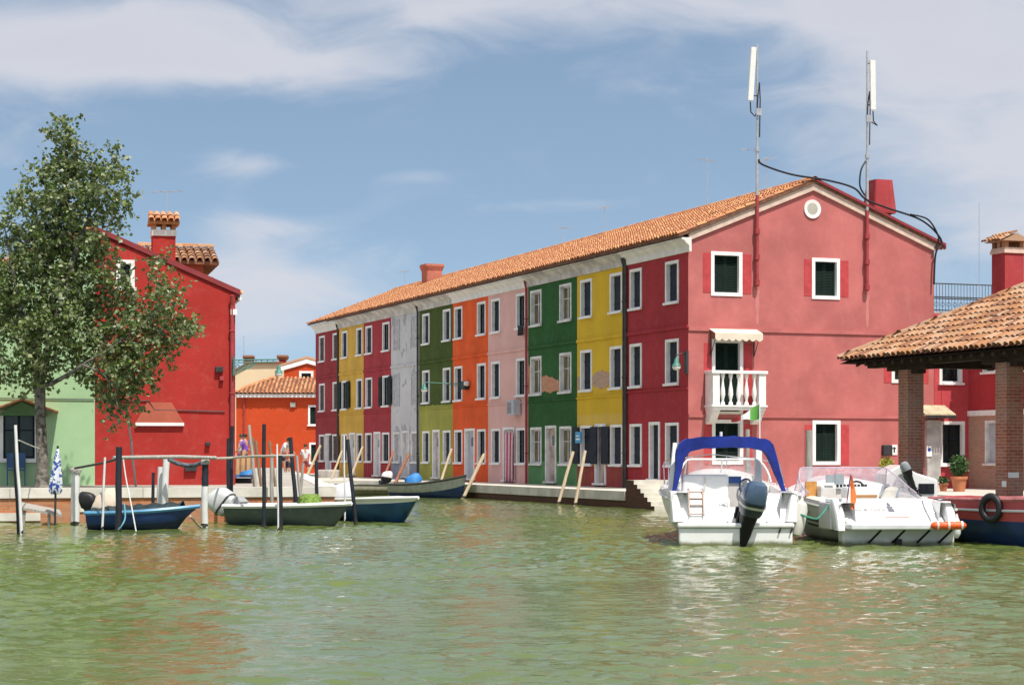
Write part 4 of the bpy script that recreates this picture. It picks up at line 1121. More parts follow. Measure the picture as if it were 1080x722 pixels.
# ------------------------------------------------------------------ tree
def make_tree():
    rng = random.Random(5); YT = 51.9
    root = thing('tree', 'tall leafy green tree with forked grey trunk on the left quay', 'tree', at(44, 513, YT).to_tuple()[:2] + (GL,))
    o = root.location
    A = lambda px, py, dy=0: at(px, py, YT) + Vector((0, dy, 0)) - o
    bark = wood('mottled_grey_bark', (.035,.032,.028), (.24,.22,.19), .95, (2.2, 2.2, 2.2))
    tb = MB()
    base = A(44, 512.5); base.z = -.05
    tb.tube([base, A(44.5, 490), A(43.5, 460), A(42.5, 430), A(42, 408), A(40, 398)], [.19,.16,.145,.14,.15,.12], 12)
    tb.tube([base + Vector((0,0,.02)), base + Vector((0,0,.16))], [.26,.16], 12)
    trunk = tb.build('trunk', bark, root, smooth=True)
    lb = MB()
    def limb(pts, r0, r1):
        n = len(pts); rs = [r0 + (r1-r0)*i/(n-1) for i in range(n)]
        lb.tube(pts, rs, 8); return pts
    ends = []
    L = [([A(41,402), A(37,380,.1), A(38,345,.2), A(46,300,.1), A(58,250,0), A(66,200,.1), A(69,160), A(69,130)], .13, .012),
         ([A(43,405), A(50,385,-.2), A(58,350,-.4), A(72,310,-.5), A(84,265,-.4), A(98,225,-.3), A(112,195,-.2), A(121,168,-.2)], .11, .012),
         ([A(44,407), A(60,404,-.4), A(78,396,-.7), A(95,386,-.9), A(120,372,-.9), A(150,350,-.8), A(178,325,-.7), A(196,345,-.6)], .075, .006),
         ([A(41,400), A(28,385,.3), A(14,360,.5), A(2,330,.6), A(-12,305,.6)], .09, .02),
         ([A(39,370), A(28,330,-.6), A(22,290,-.8), A(14,255,-.6), A(8,235,-.5)], .07, .012),
         ([A(48,290), A(40,250,.4), A(32,225,.5), A(20,212,.5)], .05, .01),
         ([A(95,386,-.9), A(118,395,-1.1), A(130,412,-1.1), A(133,432,-1.1)], .035, .008),
         ([A(66,200,.1), A(80,180,.1), A(88,165,.1)], .03, .008),
         ([A(38,345,.2), A(60,310,.9), A(85,280,1.2), A(105,255,1.2)], .06, .012)]
    for pts, a, b in L: limb(pts, a, b)
    blobs = [(69,134,9),(67,150,13),(74,166,15),(60,180,16),(84,172,16),(72,190,20),(46,190,10),(95,182,9),(122,166,7),(121,182,11),(119,198,14),(131,211,11),(112,216,13),(117,232,11),
             (20,212,11),(34,221,15),(9,243,13),(52,213,18),(76,212,22),(98,208,14),(60,235,26),(88,235,22),(36,250,24),(12,270,24),(52,268,30),(82,268,28),(102,258,17),(22,300,30),(58,302,32),(90,300,30),(116,292,20),
             (-4,318,28),(34,335,32),(68,335,32),(102,330,28),(130,318,18),(20,362,24),(52,365,22),(82,362,24),(112,360,24),(140,345,20),(152,365,22),(163,330,16),(176,345,17),(183,316,13),(170,296,11),(164,280,8),(194,338,10),(201,350,7),
             (146,388,18),(122,386,17),(126,408,13),(134,425,8),(172,372,12),(158,398,9),(70,386,13),(92,388,10),(30,388,9),(50,398,6),(5,388,10),(-14,345,22),(8,402,7),(108,412,7),(28,404,6),(186,362,7),(205,344,5),(124,438,7),(118,424,8),(140,416,9),(128,394,14),(150,376,14),(100,398,8)]
    v = []; f = []; twigs = MB()
    def leaf(p, d, size):
        d = d.normalized(); s = d.cross(Vector((rng.gauss(0,1), rng.gauss(0,1), rng.gauss(0,1)))).normalized(); n = d.cross(s)
        l, w = size, size*.42
        i = len(v)
        v.extend([p, p + d*l*.45 + s*w + n*l*.08, p + d*l, p + d*l*.45 - s*w + n*l*.08]); f.append((i, i+1, i+2, i+3))
    for (bx_, by_, br) in blobs:
        c = A(bx_, by_); r = br*YT/F
        c.y += rng.uniform(-.9, .6) if br > 12 else rng.uniform(-.5, .3)
        nt = max(6, int(7 + 46*r*r*3.7))
        for _ in range(nt):
            th = rng.uniform(0, 6.283); ph = math.acos(rng.uniform(-1, 1)); rr = r*rng.random()**.45*.95
            q = c + Vector((math.sin(ph)*math.cos(th), math.sin(ph)*math.sin(th)*1.2, math.cos(ph)))*rr
            d = (q-c).normalized()*.6 + Vector((rng.gauss(0,.35), rng.gauss(0,.35), rng.uniform(-.45,.75)))
            d.normalize(); ln = rng.uniform(.22, .5)
            if rng.random() < .4: twigs.tube([q - d*.15, q + d*ln], [.008, .003], 3, cap=False)
            for k in range(rng.randint(6, 12)):
                t_ = rng.random()
                p = q + d*ln*t_ + Vector((rng.gauss(0,.045), rng.gauss(0,.045), rng.gauss(0,.045)))
                ld = d*.4 + Vector((rng.gauss(0,.7), rng.gauss(0,.7), rng.gauss(-.35,.5)))
                leaf(p, ld, rng.uniform(.085, .15))
    lb.build('limbs', bark, trunk, smooth=True, fix=False)
    twigs.build('twigs', bark, trunk, fix=False)
    me = bpy.data.meshes.new('crown'); me.from_pydata([tuple(p) for p in v], [], f)
    t = NT('poplar_leaf'); isl = t.island()
    c1 = t.mix(t.ramp(isl, 0, 1), (.055,.100,.018), (.17,.235,.055))
    isl2 = t.math('FRACT', t.math('MULTIPLY', isl, 37.7))
    geo = t.n.new('ShaderNodeNewGeometry')
    c2 = t.mix(t.math('MULTIPLY', t.ramp(isl2, .64, .80), .85), c1, (.34,.37,.19))  # random share of leaves coloured pale to paint in sun highlights
    c3 = t.mix(t.math('MULTIPLY', geo.outputs['Backfacing'], .45), c2, (.22,.26,.17))
    t.done(c3, .42, None, .5)
    tr = t.n.new('ShaderNodeBsdfTranslucent'); t.l.new(t.mix(.5, c1, (.16,.22,.03)), tr.inputs[0])
    mx = t.n.new('ShaderNodeMixShader'); mx.inputs[0].default_value = .28
    t.l.new(t.b.outputs[0], mx.inputs[1]); t.l.new(tr.outputs[0], mx.inputs[2])
    t.l.new(mx.outputs[0], t.n['Material Output'].inputs['Surface'])
    me.materials.append(t.m)
    cr_ = bpy.data.objects.new('crown', me); COL.objects.link(cr_); cr_.parent = root
    print('leaves', len(f))
make_tree()

# ------------------------------------------------------------------ antenna masts and cables on the gable
def gp(px, py, out=.14):
    t = px_t(px, -out); p = row_w(-out, t); return Vector((p.x, p.y, EYE + (478-py)*p.y/F))
def mast(px, ytop, ybase, ysplit, label, pan, extra):
    base = gp(px, ybase); m = thing('antenna_mast', label, 'antenna mast', base, RA + math.pi/2, 'antenna masts on the gable end')
    H = lambda py: gp(px, py).z - base.z
    q = MB(); q.tube([(0,0,0), (0,0,H(ysplit))], .062, 10); 
    for yy in (ybase-4, ybase-31, ybase-58): q.tube([(0,0,H(yy)-.09), (0,0,H(yy)+.09)], .10, 8); q.box(-.05, .05, 0, .15, H(yy)-.05, H(yy)+.05)
    q.build('painted_foot', PIPE_RED, m)
    q = MB(); q.tube([(0,0,H(ysplit)), (0,0,H(ytop+112)), (0,0,H(ytop+112)), (0,0,H(ytop))], [.06,.055,.042,.036], 10)
    q.tube([(0,0,H(ytop+113)), (0,0,H(ytop+109))], .085, 8)
    q.build('pole', METAL, m)
    s = 67.9/F
    (x0, y0), (x1, y1), wd_ = pan
    q = MB(); a = Vector(((x0-px)*s, -.10, H(y0))); b = Vector(((x1-px)*s, -.10, H(y1)))
    q.loft([(a, (wd_,0,0), (0,.05,0), 5), (b, (wd_,0,0), (0,.05,0), 5)], 12)
    pn = q.build('antenna_panel', basic('antenna_white', (.72,.72,.70), .5, .05), m)
    for p in (a, b):
        q = MB(); q.tube([p.lerp(b if p is a else a, .08), Vector((0,0,p.lerp(b if p is a else a, .08).z+.05))], .022, 5); q.build('panel_bracket', IRON, m)
    q = MB(); e = b + Vector((0,0,-.05)) if b.z < a.z else a + Vector((0,0,-.05))
    q.tube([e, e+Vector((.02,0,-.35)), e+Vector((.18,0,-.5)), Vector((-.03,-.06,e.z-.3)), Vector((0,-.07,e.z+.3)), Vector((.05,-.07,e.z+.7)), Vector((.08,-.07,e.z+.1)), Vector((.06,-.06,e.z-1.2))], .022, 6)
    q.build('feed_cable', CABLE, m)
    q = MB()
    for (dx, yy, w_) in extra: q.tube([(0,0,H(yy)), (dx*s, 0, H(yy))], .012, 5); q.tube([(dx*s,0,H(yy)-w_), (dx*s,0,H(yy)+w_)], .02, 5)
    if extra: q.build('side_aerial', METAL, m)
    q = MB(); q.box(-.09, .11, -.12, -.05, H(ytop+75), H(ytop+68)); q.build('junction_box', METAL, m)
    return m
mast(798.6, 47, 302, 206, 'left antenna mast of the two, its white panel leaning out to the left', ((792.8, 51), (788.8, 107), .105), ((-18, 158.5, .05), (-14, 158.5, .03)))
mast(914.6, 54, 307, 222, 'right antenna mast of the two, its white panel upright on the right side', ((919.2, 64), (920, 116), .11), ())
def catmull(pts, n=8):
    out = []
    P_ = [pts[0]] + list(pts) + [pts[-1]]
    for i in range(1, len(P_)-2):
        for k in range(n):
            t = k/n; a, b, c, d = P_[i-1], P_[i], P_[i+1], P_[i+2]
            out.append(.5*((2*b) + (c-a)*t + (2*a-5*b+4*c-d)*t*t + (3*b-a-3*c+d)*t**3))
    out.append(P_[-2]); return out
q = MB()
q.tube(catmull([gp(800,168,.2), gp(805,174,.2), gp(835,184,.2), gp(872,190,.2), gp(900,198,.2), gp(913,210,.2), gp(935,219,.2), gp(965,229,.2), gp(980,238,.2), gp(991,250,.2), gp(993,258,.2), gp(988,264,.2), gp(986,275,.16), gp(985,300,.16)]), .036, 8)
q.tube(catmull([gp(913,170,.2), gp(908,180,.22), gp(907,196,.22), gp(912,206,.2)]), .03, 6)
q.tube(catmull([gp(960,226,.24), gp(978,231,.24), gp(988,245,.24), gp(990,256,.2), gp(985.5,262,.16)]), .03, 6)
o = q.build('cable', CABLE, smooth=True); tag(o, 'thick dark cable sagging between the two antenna masts and over the roof edge', 'cable')

# ------------------------------------------------------------------ street lamps
LAMP_GREEN = basic('verdigris_lamp_paint', (.05,.20,.16), .5, .2)
OPAL = basic('opal_glass', (.72,.72,.70), .3, .05)
def lamp_head(parent, p, s=1.0):
    q = MB(); q.lathe([(.03*s,.42*s),(.05*s,.36*s),(.10*s,.30*s),(.11*s,.16*s),(.16*s,.10*s),(.22*s,0),(.20*s,-.01*s)], p, 14); h = q.build('lamp_hood', LAMP_GREEN, parent, smooth=True)
    q = MB(); q.lathe([(.20*s,-.01*s),(.19*s,-.10*s),(.12*s,-.17*s),(.02*s,-.19*s)], p, 14); q.build('lamp_glass', OPAL, h, smooth=True)
# scrolled bracket on the red house's corner, reaching right
pb = at(246.5, 390, 57.0); lm = thing('street_lamp', 'street lamp on a scrolled green iron bracket reaching right from the vivid red house', 'street lamp', pb)
sx_ = 57.0/F; Wx = lambda px: (px-246.5)*sx_; Wz = lambda py: (390-py)*sx_
q = MB(); q.tube([(0,0,Wz(379.5)), (Wx(293.5),0,Wz(378.8))], .022, 6); q.tube([(0,0,Wz(382.2)), (Wx(290),0,Wz(381.6))], .016, 6); q.tube([(0,0,Wz(376)), (0,0,Wz(396))], .03, 6)
for xx in range(252, 292, 6): q.tube([(Wx(xx),0,Wz(379.5)), (Wx(xx),0,Wz(382))], .012, 4)
q.tube([(Wx(270),0,Wz(382)), (Wx(262),0,Wz(388)), (Wx(252),0,Wz(391)), (0,0,Wz(394))], .016, 5)
for (cx_0, cy_0, r_) in ((251, 386, 3.4), (257.5, 386, 2.8), (263, 384.6, 2)):
    q.tube([(Wx(cx_0+r_*(1-.06*k)*math.cos(k*.6)), 0, Wz(cy_0+r_*(1-.06*k)*math.sin(k*.6))) for k in range(14)], .012, 4)
q.build('bracket', LAMP_GREEN, lm)
lamp_head(lm, (Wx(294), 0, Wz(393)), .55)
# long arm on the orange house
def facade(px, py, out): 
    u = px_u(px, -out); p = row_w(u, -out); return Vector((p.x, p.y, EYE + (478-py)*p.y/F))
b0 = facade(493, 405.5, .02); l2 = thing('street_lamp', 'green street lamp on a long straight arm from the bright orange house front', 'street lamp', b0, RA)
q = MB(); dzl = 0
ln = 2.05
q.tube([(0,-.02,.02), (0,-ln,.08)], .022, 6); q.tube([(0,-.02,-.16), (0,-ln*.55,.04)], .014, 5); q.tube([(0,-.03,-.25), (0,-.03,.2)], .03, 6)
q.build('bracket', LAMP_GREEN, l2)
q = MB(); q.box(-.28, .22, -.22, -.0, -.22, .16); q.build('switch_box', IRON, l2); q = MB(); q.lathe([(.02,-.12),(.13,-.08),(.13,.08),(.02,.12)], (.35,-.16,.04), 10); q.build('junction_box', OPAL, l2, smooth=True)
lamp_head(l2, (0, -ln, -.24), .72)
b1 = facade(724.6, 383, .02); l3 = thing('street_lamp', 'green bell-shaped street lamp on the corner of the deep red house', 'street lamp', b1, RA)
q = MB(); q.tube([(0,-.0,.28), (0,-.2,.34), (0,-.42,.26)], .022, 6); q.box(-.07, .12, -.08, 0, -.35, .42); q.build('bracket', IRON, l3); lamp_head(l3, (0, -.40, -.10), .75)

# ------------------------------------------------------------------ cloths, signs on the row
def cloth(name, label, cat, w, h, loc, rot, mats, folds=7, amp=.04, stripes=0, taper=.1):
    mb = MB(); nx, nz = folds*8, 10; v = []
    for j in range(nz+1):
        for i in range(nx+1):
            fx = i/nx; fz = j/nz; k = 1 - taper*math.sin(fz*math.pi*.8)
            v.append(((fx-.5)*w*k, -amp*(.4+.6*fz)*math.sin(fx*folds*6.283) - .02, -h*fz + .012*math.sin(fx*17)))
    f = []; m = []
    for j in range(nz):
        for i in range(nx):
            f.append((j*(nx+1)+i, j*(nx+1)+i+1, (j+1)*(nx+1)+i+1, (j+1)*(nx+1)+i)); m.append(int(i/nx*stripes) % 2 if stripes else 0)
    mb.v = v; mb.f = f; mb.m = m
    o = mb.build(name, mats, smooth=True, fix=False); o.location = loc; o.rotation_euler = (0, 0, rot)
    for md in list(o.modifiers): o.modifiers.remove(md)
    s = o.modifiers.new('solid', 'SOLIDIFY'); s.thickness = .006
    return tag(o, label, cat)
CR = basic('curtain_red', (.46,.045,.10), .9, .1); CW = basic('curtain_white', (.62,.52,.54), .9, .06)
pcur = facade(537, 455.5, .13)
cloth('door_curtain', 'red and white striped curtain hanging in the doorway of the pale pink house', 'curtain', 1.02, 2.1, pcur, RA, [CR, CW], 5, .05, 15)
plau = facade(549.5, 343, .16)
cloth('laundry', 'small black garment hanging from the top right window of the pale pink house', 'laundry', .72, .42, plau, RA, [BLACK], 3, .05, 0, .3)
q = MB(); ps_ = facade(610, 461, .13); q.box(-.28, .28, -.02, .02, -.22, .22); sg = q.build('blue_sign', basic('cyan_sign_paint', (.03,.30,.55), .5, .1)); sg.location = ps_; sg.rotation_euler = (0, 0, RA)
tag(sg, 'small cyan blue sign hanging on the navy shutter between the green and mustard houses', 'sign')
q = MB(); q.box(-.2, .2, -.026, -.021, -.1, -.04); q.box(-.2, .12, -.026, -.021, .03, .08); q.build('sign_lettering', WHITE, sg)

# ------------------------------------------------------------------ mooring posts, rails and ropes
POST_NAVY = basic('navy_tarred_post_paint', (.014,.018,.028), .6, .35, 3, .4, 30)
POST_WHITE = basic('white_post_paint', (.66,.66,.65), .7, .12, 2, .3, 20)
POST_WOOD = wood('weathered_brown_timber', (.16,.10,.06), (.30,.21,.14))
POST_GREYWOOD = wood('weathered_grey_timber', (.26,.24,.22), (.42,.40,.37))
POLE_PALE = wood('pale_peeled_timber', (.42,.33,.22), (.58,.48,.34))
POLE_RED = wood('reddish_timber', (.26,.10,.06), (.40,.20,.13))
WET = basic('wet_weedy_foot', (.03,.032,.02), .5, .4, 5)
def post(label, top, bot, Y, r, mat, cat='mooring post', group='mooring posts by the left quay', name='mooring_post', split=None, mat2=None, dy=0, foot=True, cap=None, z0=-1.0):
    a = at(*top, Y); b = at(*bot, Y); a.y += dy
    d = (a-b); b0 = b + d*((z0-b.z)/d.z)
    root = thing(name, label, cat, (b.x, b.y, 0 if z0 < 0 else z0), 0, group); o = root.location
    n = 10; N = 7
    def seg(f0, f1, rr): return [b0.lerp(a, f0+(f1-f0)*k/N) - o + Vector((.006*math.sin(k*2.1), .004*math.cos(k*1.7), 0)) for k in range(N+1)], [rr*(1-.06*k/N + .03*math.sin(k*3+top[0])) for k in range(N+1)]
    fz = lambda z: (z-b0.z)/(a.z-b0.z)
    q = MB()
    if split:
        zs = at(*top, Y).z*0 + EYE + (478-split)*Y/F
        p, rr = seg(fz(zs), 1, r*.98); q.tube(p, rr, n); q.build('painted_top', mat, root, smooth=True)
        q = MB(); p, rr = seg(0, fz(zs), r); q.tube(p, rr, n); q.build('shaft', mat2, root, smooth=True)
    else:
        p, rr = seg(0, 1, r); q.tube(p, rr, n); q.build('shaft', mat, root, smooth=True)
    if foot and z0 < 0:
        q = MB(); p, rr = seg(fz(-.2), fz(.10), r*1.06); q.tube(p, rr, n); q.build('weedy_foot', WET, root, smooth=True)
    if cap:
        q = MB(); t_ = a - o; q.lathe([(r*1.25,-.08),(r*1.3,0),(r*.8,.06)], t_, 10); q.build('cap', cap, root)
    return root
px_r = lambda w, Y: w*Y/F/2
post('black post with a white plank beside it at the far left edge of the photo', (15.5, 468), (20.5, 563), wy(563), px_r(5.2, 44), POST_NAVY)
post('thin white plank leaning on the black post at the far left edge', (16.0, 448), (23, 563.5), wy(563.5), px_r(3.4, 44), POST_WHITE, cat='plank', name='plank')
post('thick white post standing alone between the folded parasol and the small blue boat', (80, 495), (79, 554), wy(554), px_r(9.5, 49), POST_WHITE, cap=POST_GREYWOOD)
post('thin white stick in front of the stern of the small blue boat', (110.5, 482), (108, 557), wy(559), px_r(2.6, 46), POST_WHITE, cat='stick', name='stick')
post('thick navy post at the left end of the timber rail', (125.3, 471), (125.0, 557.5), wy(560), px_r(7.0, 45.6), POST_NAVY)
post('thin brown pole leaning against the vivid red house', (134, 428), (144.5, 524), 53.2, px_r(2.4, 53), POST_GREYWOOD, cat='pole', name='pole', z0=GL, foot=False)
post('short black post behind the small blue boat', (161.5, 498), (161.5, 540), 49.4, px_r(3.6, 49), POST_NAVY)
post('upright white post of the leaning white pair behind the small blue boat', (175.5, 481), (173, 545), 49.0, px_r(7.5, 49), POST_WHITE)
post('slanting left white post of the leaning white pair behind the small blue boat', (169, 492), (168, 545), 49.3, px_r(6, 49), POST_WHITE)
post('post with navy top and white lower half under the right end of the rail', (216.5, 486), (215.6, 556), wy(556), px_r(7.6, 48), POST_NAVY, split=512, mat2=POST_WHITE, cap=POST_GREYWOOD)
post('tall navy post at the motor end of the grey boat', (244.6, 449), (243.4, 546), 51.0, px_r(4.2, 51), POST_NAVY)
post('shorter black post in front of the corner of the vivid red house', (240.6, 462), (240.6, 520), 51.9, px_r(3.6, 52), POST_NAVY)
post('tallest straight navy post, in front of the middle of the grey boat', (278.3, 447), (278.5, 558), wy(556), px_r(4.6, 46), POST_NAVY)
post('navy post with a thin white pole strapped along its left', (295.2, 480), (296, 559), wy(559), px_r(5.2, 46), POST_NAVY)
post('thin white pole strapped to the navy post beside the grey boat', (292.0, 468), (293.6, 560), wy(560), px_r(2.0, 45.5), POST_WHITE, cat='pole', name='pole')
post('navy post leaning left behind the bow half of the grey boat', (306, 461), (312.5, 535), 51.2, px_r(4.6, 51), POST_NAVY)
post('short navy post between the grey boat and the blue and white boat', (333.4, 486), (334.6, 535), 52.0, px_r(4.0, 52), POST_NAVY)
post('navy post leaning left in front of the blue and white boat', (366.3, 463), (375.5, 554), wy(553), px_r(4.4, 49.5), POST_NAVY)
post('thin white pole in front of the stern of the blue and white boat', (362.8, 459), (364, 552), wy(551), px_r(1.8, 51), POST_WHITE, cat='pole', name='pole')
post('grey timber post leaning left, tallest of the bare wooden posts', (262.5, 448), (269.5, 512), 53.4, px_r(3.4, 53), POST_GREYWOOD, z0=GL, foot=False)
post('dark brown timber post beside the market stall', (266.5, 461), (268, 512), 53.8, px_r(3.0, 53), POST_WOOD, z0=GL, foot=False)
post('brown timber post leaning left beside the stall', (269.5, 465), (275.5, 512), 54.3, px_r(3.6, 54), POST_WOOD, z0=GL, foot=False)
post('brown timber post leaning left in front of the stooping person', (284, 465), (290.5, 512), 53.6, px_r(3.2, 53), POST_WOOD, z0=GL, foot=False)
post('pale grey timber post behind the tall straight navy post', (286.5, 478), (286.6, 530), 51.9, px_r(4.2, 52), POST_GREYWOOD)
post('left arm of the crossed grey timber posts beside the walking person', (312.6, 480), (317.5, 530), 52.2, px_r(3.2, 52), POST_GREYWOOD)
post('right arm of the crossed grey timber posts beside the walking person', (319.5, 488), (316.6, 530), 52.5, px_r(3.6, 52), POST_GREYWOOD)
# leaning poles along the row quay
G2 = 'slanting mooring poles along the row of houses'
def qpole(label, top, bot, mat, r=.06): 
    u = px_u(bot[0], -3.4); Y = row_w(u, -3.4).y
    return post(label, top, bot, Y, r, mat, name='mooring_pole', group=G2, dy=.4)
def qpole2(label, top, bot, Y, mat, r=.055, z0=-1.0): return post(label, top, bot, Y, r, mat, name='mooring_pole', group=G2, dy=.4, z0=z0, foot=z0 < 0)
qpole('pale slanting pole nearest the corner house, in front of the navy shutter', (617.5, 475), (606.5, 533), POLE_PALE)
qpole('pale slanting pole in front of the bottle green house door', (604.8, 476), (588.5, 532.5), POLE_PALE)
qpole2('long pale slanting pole crossing the bow of the blue and grey rowing boat', (510.6, 478.5), (489.3, 523.5), 78.9, POLE_PALE, .075)
qpole2('pale slanting pole in front of the lime ground floor', (476, 473), (466.4, 503), 86, POLE_PALE, z0=GR)
qpole2('reddish slanting pole in front of the white house door', (431, 478), (416.5, 510), 84, POLE_RED, .07, z0=GR)
qpole2('reddish slanting pole left of the white house door', (414.8, 475.5), (404.5, 505), 88, POLE_RED, z0=GR)
qpole2('pale slanting pole in front of the ochre yellow house door', (381.8, 470.5), (371.5, 499), 92, POLE_PALE, z0=GR)
qpole2('pale slanting pole between the dark red and ochre houses', (360, 475), (352.5, 497), 98, POLE_PALE, z0=GR)
qpole2('pale slanting pole beside the walking person', (337, 469.5), (322.5, 505.5), 84, POLE_PALE, .06, z0=GR)
# posts by the gable
post('stout grey stone-coloured post left of the ground window on the gable end', (853.2, 453.5), (853.2, 517), 61.5, px_r(8, 61.5), POST_GREYWOOD, group='stout posts by the gable end', z0=-1)
post('stout grey post half hidden behind the blue boat canopy', (788.2, 452.5), (788.2, 520), 62.5, px_r(5.4, 62), POST_GREYWOOD, group='stout posts by the gable end', z0=-1)
# rail and ropes
def line(name, label, cat, pts, r, mat, n=8, smooth=True):
    q = MB(); q.tube(catmull(pts, n), r, 8); return tag(q.build(name, mat, smooth=True), label, cat)
ROPE = basic('pale_rope', (.46,.42,.36), .9, .2, 20, .5, 80)
q = MB(); q.tube([at(119.5, 482.5, 46.2), at(150, 482, 46.8), at(190, 481.5, 47.4), at(228, 482.5, 47.9)], [.044,.048,.048,.042], 8)
tag(q.build('timber_rail', POST_GREYWOOD, smooth=True), 'weathered grey timber rail lashed across the posts over the small blue boat', 'rail')
line('rope', 'pale rope running right from the timber rail along the tall navy posts', 'rope', [at(226, 483.5, 47.9), at(245, 482.5, 50.8), at(262, 481.2, 49), at(278, 480.8, 47.6), at(296, 480.5, 46.9), at(310, 480, 50.8)], .032, ROPE)
line('rope', 'dark rope from the lone white post up to the timber rail', 'rope', [at(79, 493.5, 49), at(95, 490.5, 48), at(110, 487.5, 47), at(124, 483.5, 46)], .03, basic('dark_rope', (.07,.065,.06), .9, .3))
line('fender_hose', 'thick padded hose sagging between the white posts and the navy-topped post', 'hose', [at(178, 484, 48.6), at(186, 488, 48.5), at(197, 490.5, 48.4), at(206, 490, 48.3), at(214, 487, 48.2)], .055, basic('grey_hose', (.10,.11,.13), .8, .5, 9))
line('rope', 'white line hanging from the timber rail down to the small blue boat', 'rope', [at(130, 484, 45.5), at(133, 505, 45.5), at(138, 530, 45.4), at(143.5, 560, 45.3)], .016, POST_WHITE)
line('rope', 'blue line looping from the navy post into the water', 'rope', [at(131, 530, 45.3), at(132, 545, 45.2), at(129, 553, 45.1), at(125, 558, 45.1)], .018, basic('blue_rope', (.12,.30,.42), .8, .1))
line('rope', 'pale line from the bow of the small blue boat down to the navy-topped post', 'rope', [at(201, 544, 46.6), at(206, 550, 47.2), at(211, 555, 47.7), at(216, 556, 48.1)], .026, ROPE)
line('rope', 'thin pale line from the white plank to the tree trunk', 'rope', [at(20, 464, 44.2), at(30, 468.5, 47), at(42, 473, 52)], .014, POST_WHITE)
# slanting timber flap and chair by the green house
q = MB(); pA = at(24, 534, 49.3); q.add([(-.05,-.1,.0),(1.0,-.12,-.19),(.72,.9,-.10),(-.25,.85,.10),(-.05,-.1,-.06),(1.0,-.12,-.25),(.72,.9,-.16),(-.25,.85,.04)], [(0,1,2,3),(7,6,5,4),(0,4,5,1),(1,5,6,2),(2,6,7,3),(3,7,4,0)])
q.box(.0, .06, -.05, .02, -1.2, -.05); q.box(.62, .68, .0, .07, -1.2, -.15)
o = q.build('landing_board', POST_GREYWOOD); o.location = pA; tag(o, 'slanting grey timber landing board by the brick quay under the green house', 'landing board')
ck = thing('chair', 'blue garden chair under the window of the mint green house', 'chair', (at(17, 510, 55.3).x, 55.3, GL), LA)
BLU = basic('blue_chair_paint', (.04,.10,.22), .5, .15); s_ = 55.3/F
q = MB(); q.box(-.26, .26, -.25, .22, .42, .46); q.build('seat', BLU, ck)
q = MB(); q.box(-.26, .26, .22, .25, .50, .92); q.build('backrest', BLU, ck)
for xx in (-.24, .24):
    for yy in (-.22, .22): q = MB(); q.tube([(xx, yy, 0), (xx, yy, .44 if yy < 0 else .9)], .018, 6); q.build('leg', BLU, ck)
# folded parasol
pp = at(57.5, 554, 49.0)
um = thing('parasol', 'folded blue and white parasol on a dark pole in front of the green house', 'parasol', (pp.x, pp.y, 0), 0)
q = MB(); zt, zb_ = at(60.5, 472, 49).z, at(57.5, 519, 49).z; lean = at(61, 472, 49).x - pp.x
q.tube([(0,0,-.9), (lean*.3,0,zb_), (lean,0,zt+.05)], .028, 8); q.build('pole', IRON, um)
t = NT('blue_white_parasol_cloth')
t.done(t.mix(t.ramp(t.noise(8, 2, .5, dist=1.0), .49, .52), (.66,.68,.72), (.03,.08,.34)), .8)
q = MB(); v = []; n = 24
prof = [(.02, 0), (.05, .1), (.075, .3), (.10, .55), (.125, .8), (.13, .93), (.09, 1.0)]
for r_, f_ in prof:
    for k in range(n):
        a_ = 6.283*k/n; rr_2 = r_*(1+.28*math.sin(a_*6)*min(1, f_*2)); zz_ = zt-(zt-zb_)*f_ - (.07*math.sin(a_*6+1) if f_ > .9 else 0)
        v.append((lean*(1-f_*.75) + rr_2*math.cos(a_), rr_2*math.sin(a_), zz_))
q.add(v, [(i*n+k, i*n+(k+1) % n, (i+1)*n+(k+1) % n, (i+1)*n+k) for i in range(len(prof)-1) for k in range(n)])
q.build('canopy', t.m, um, smooth=True)
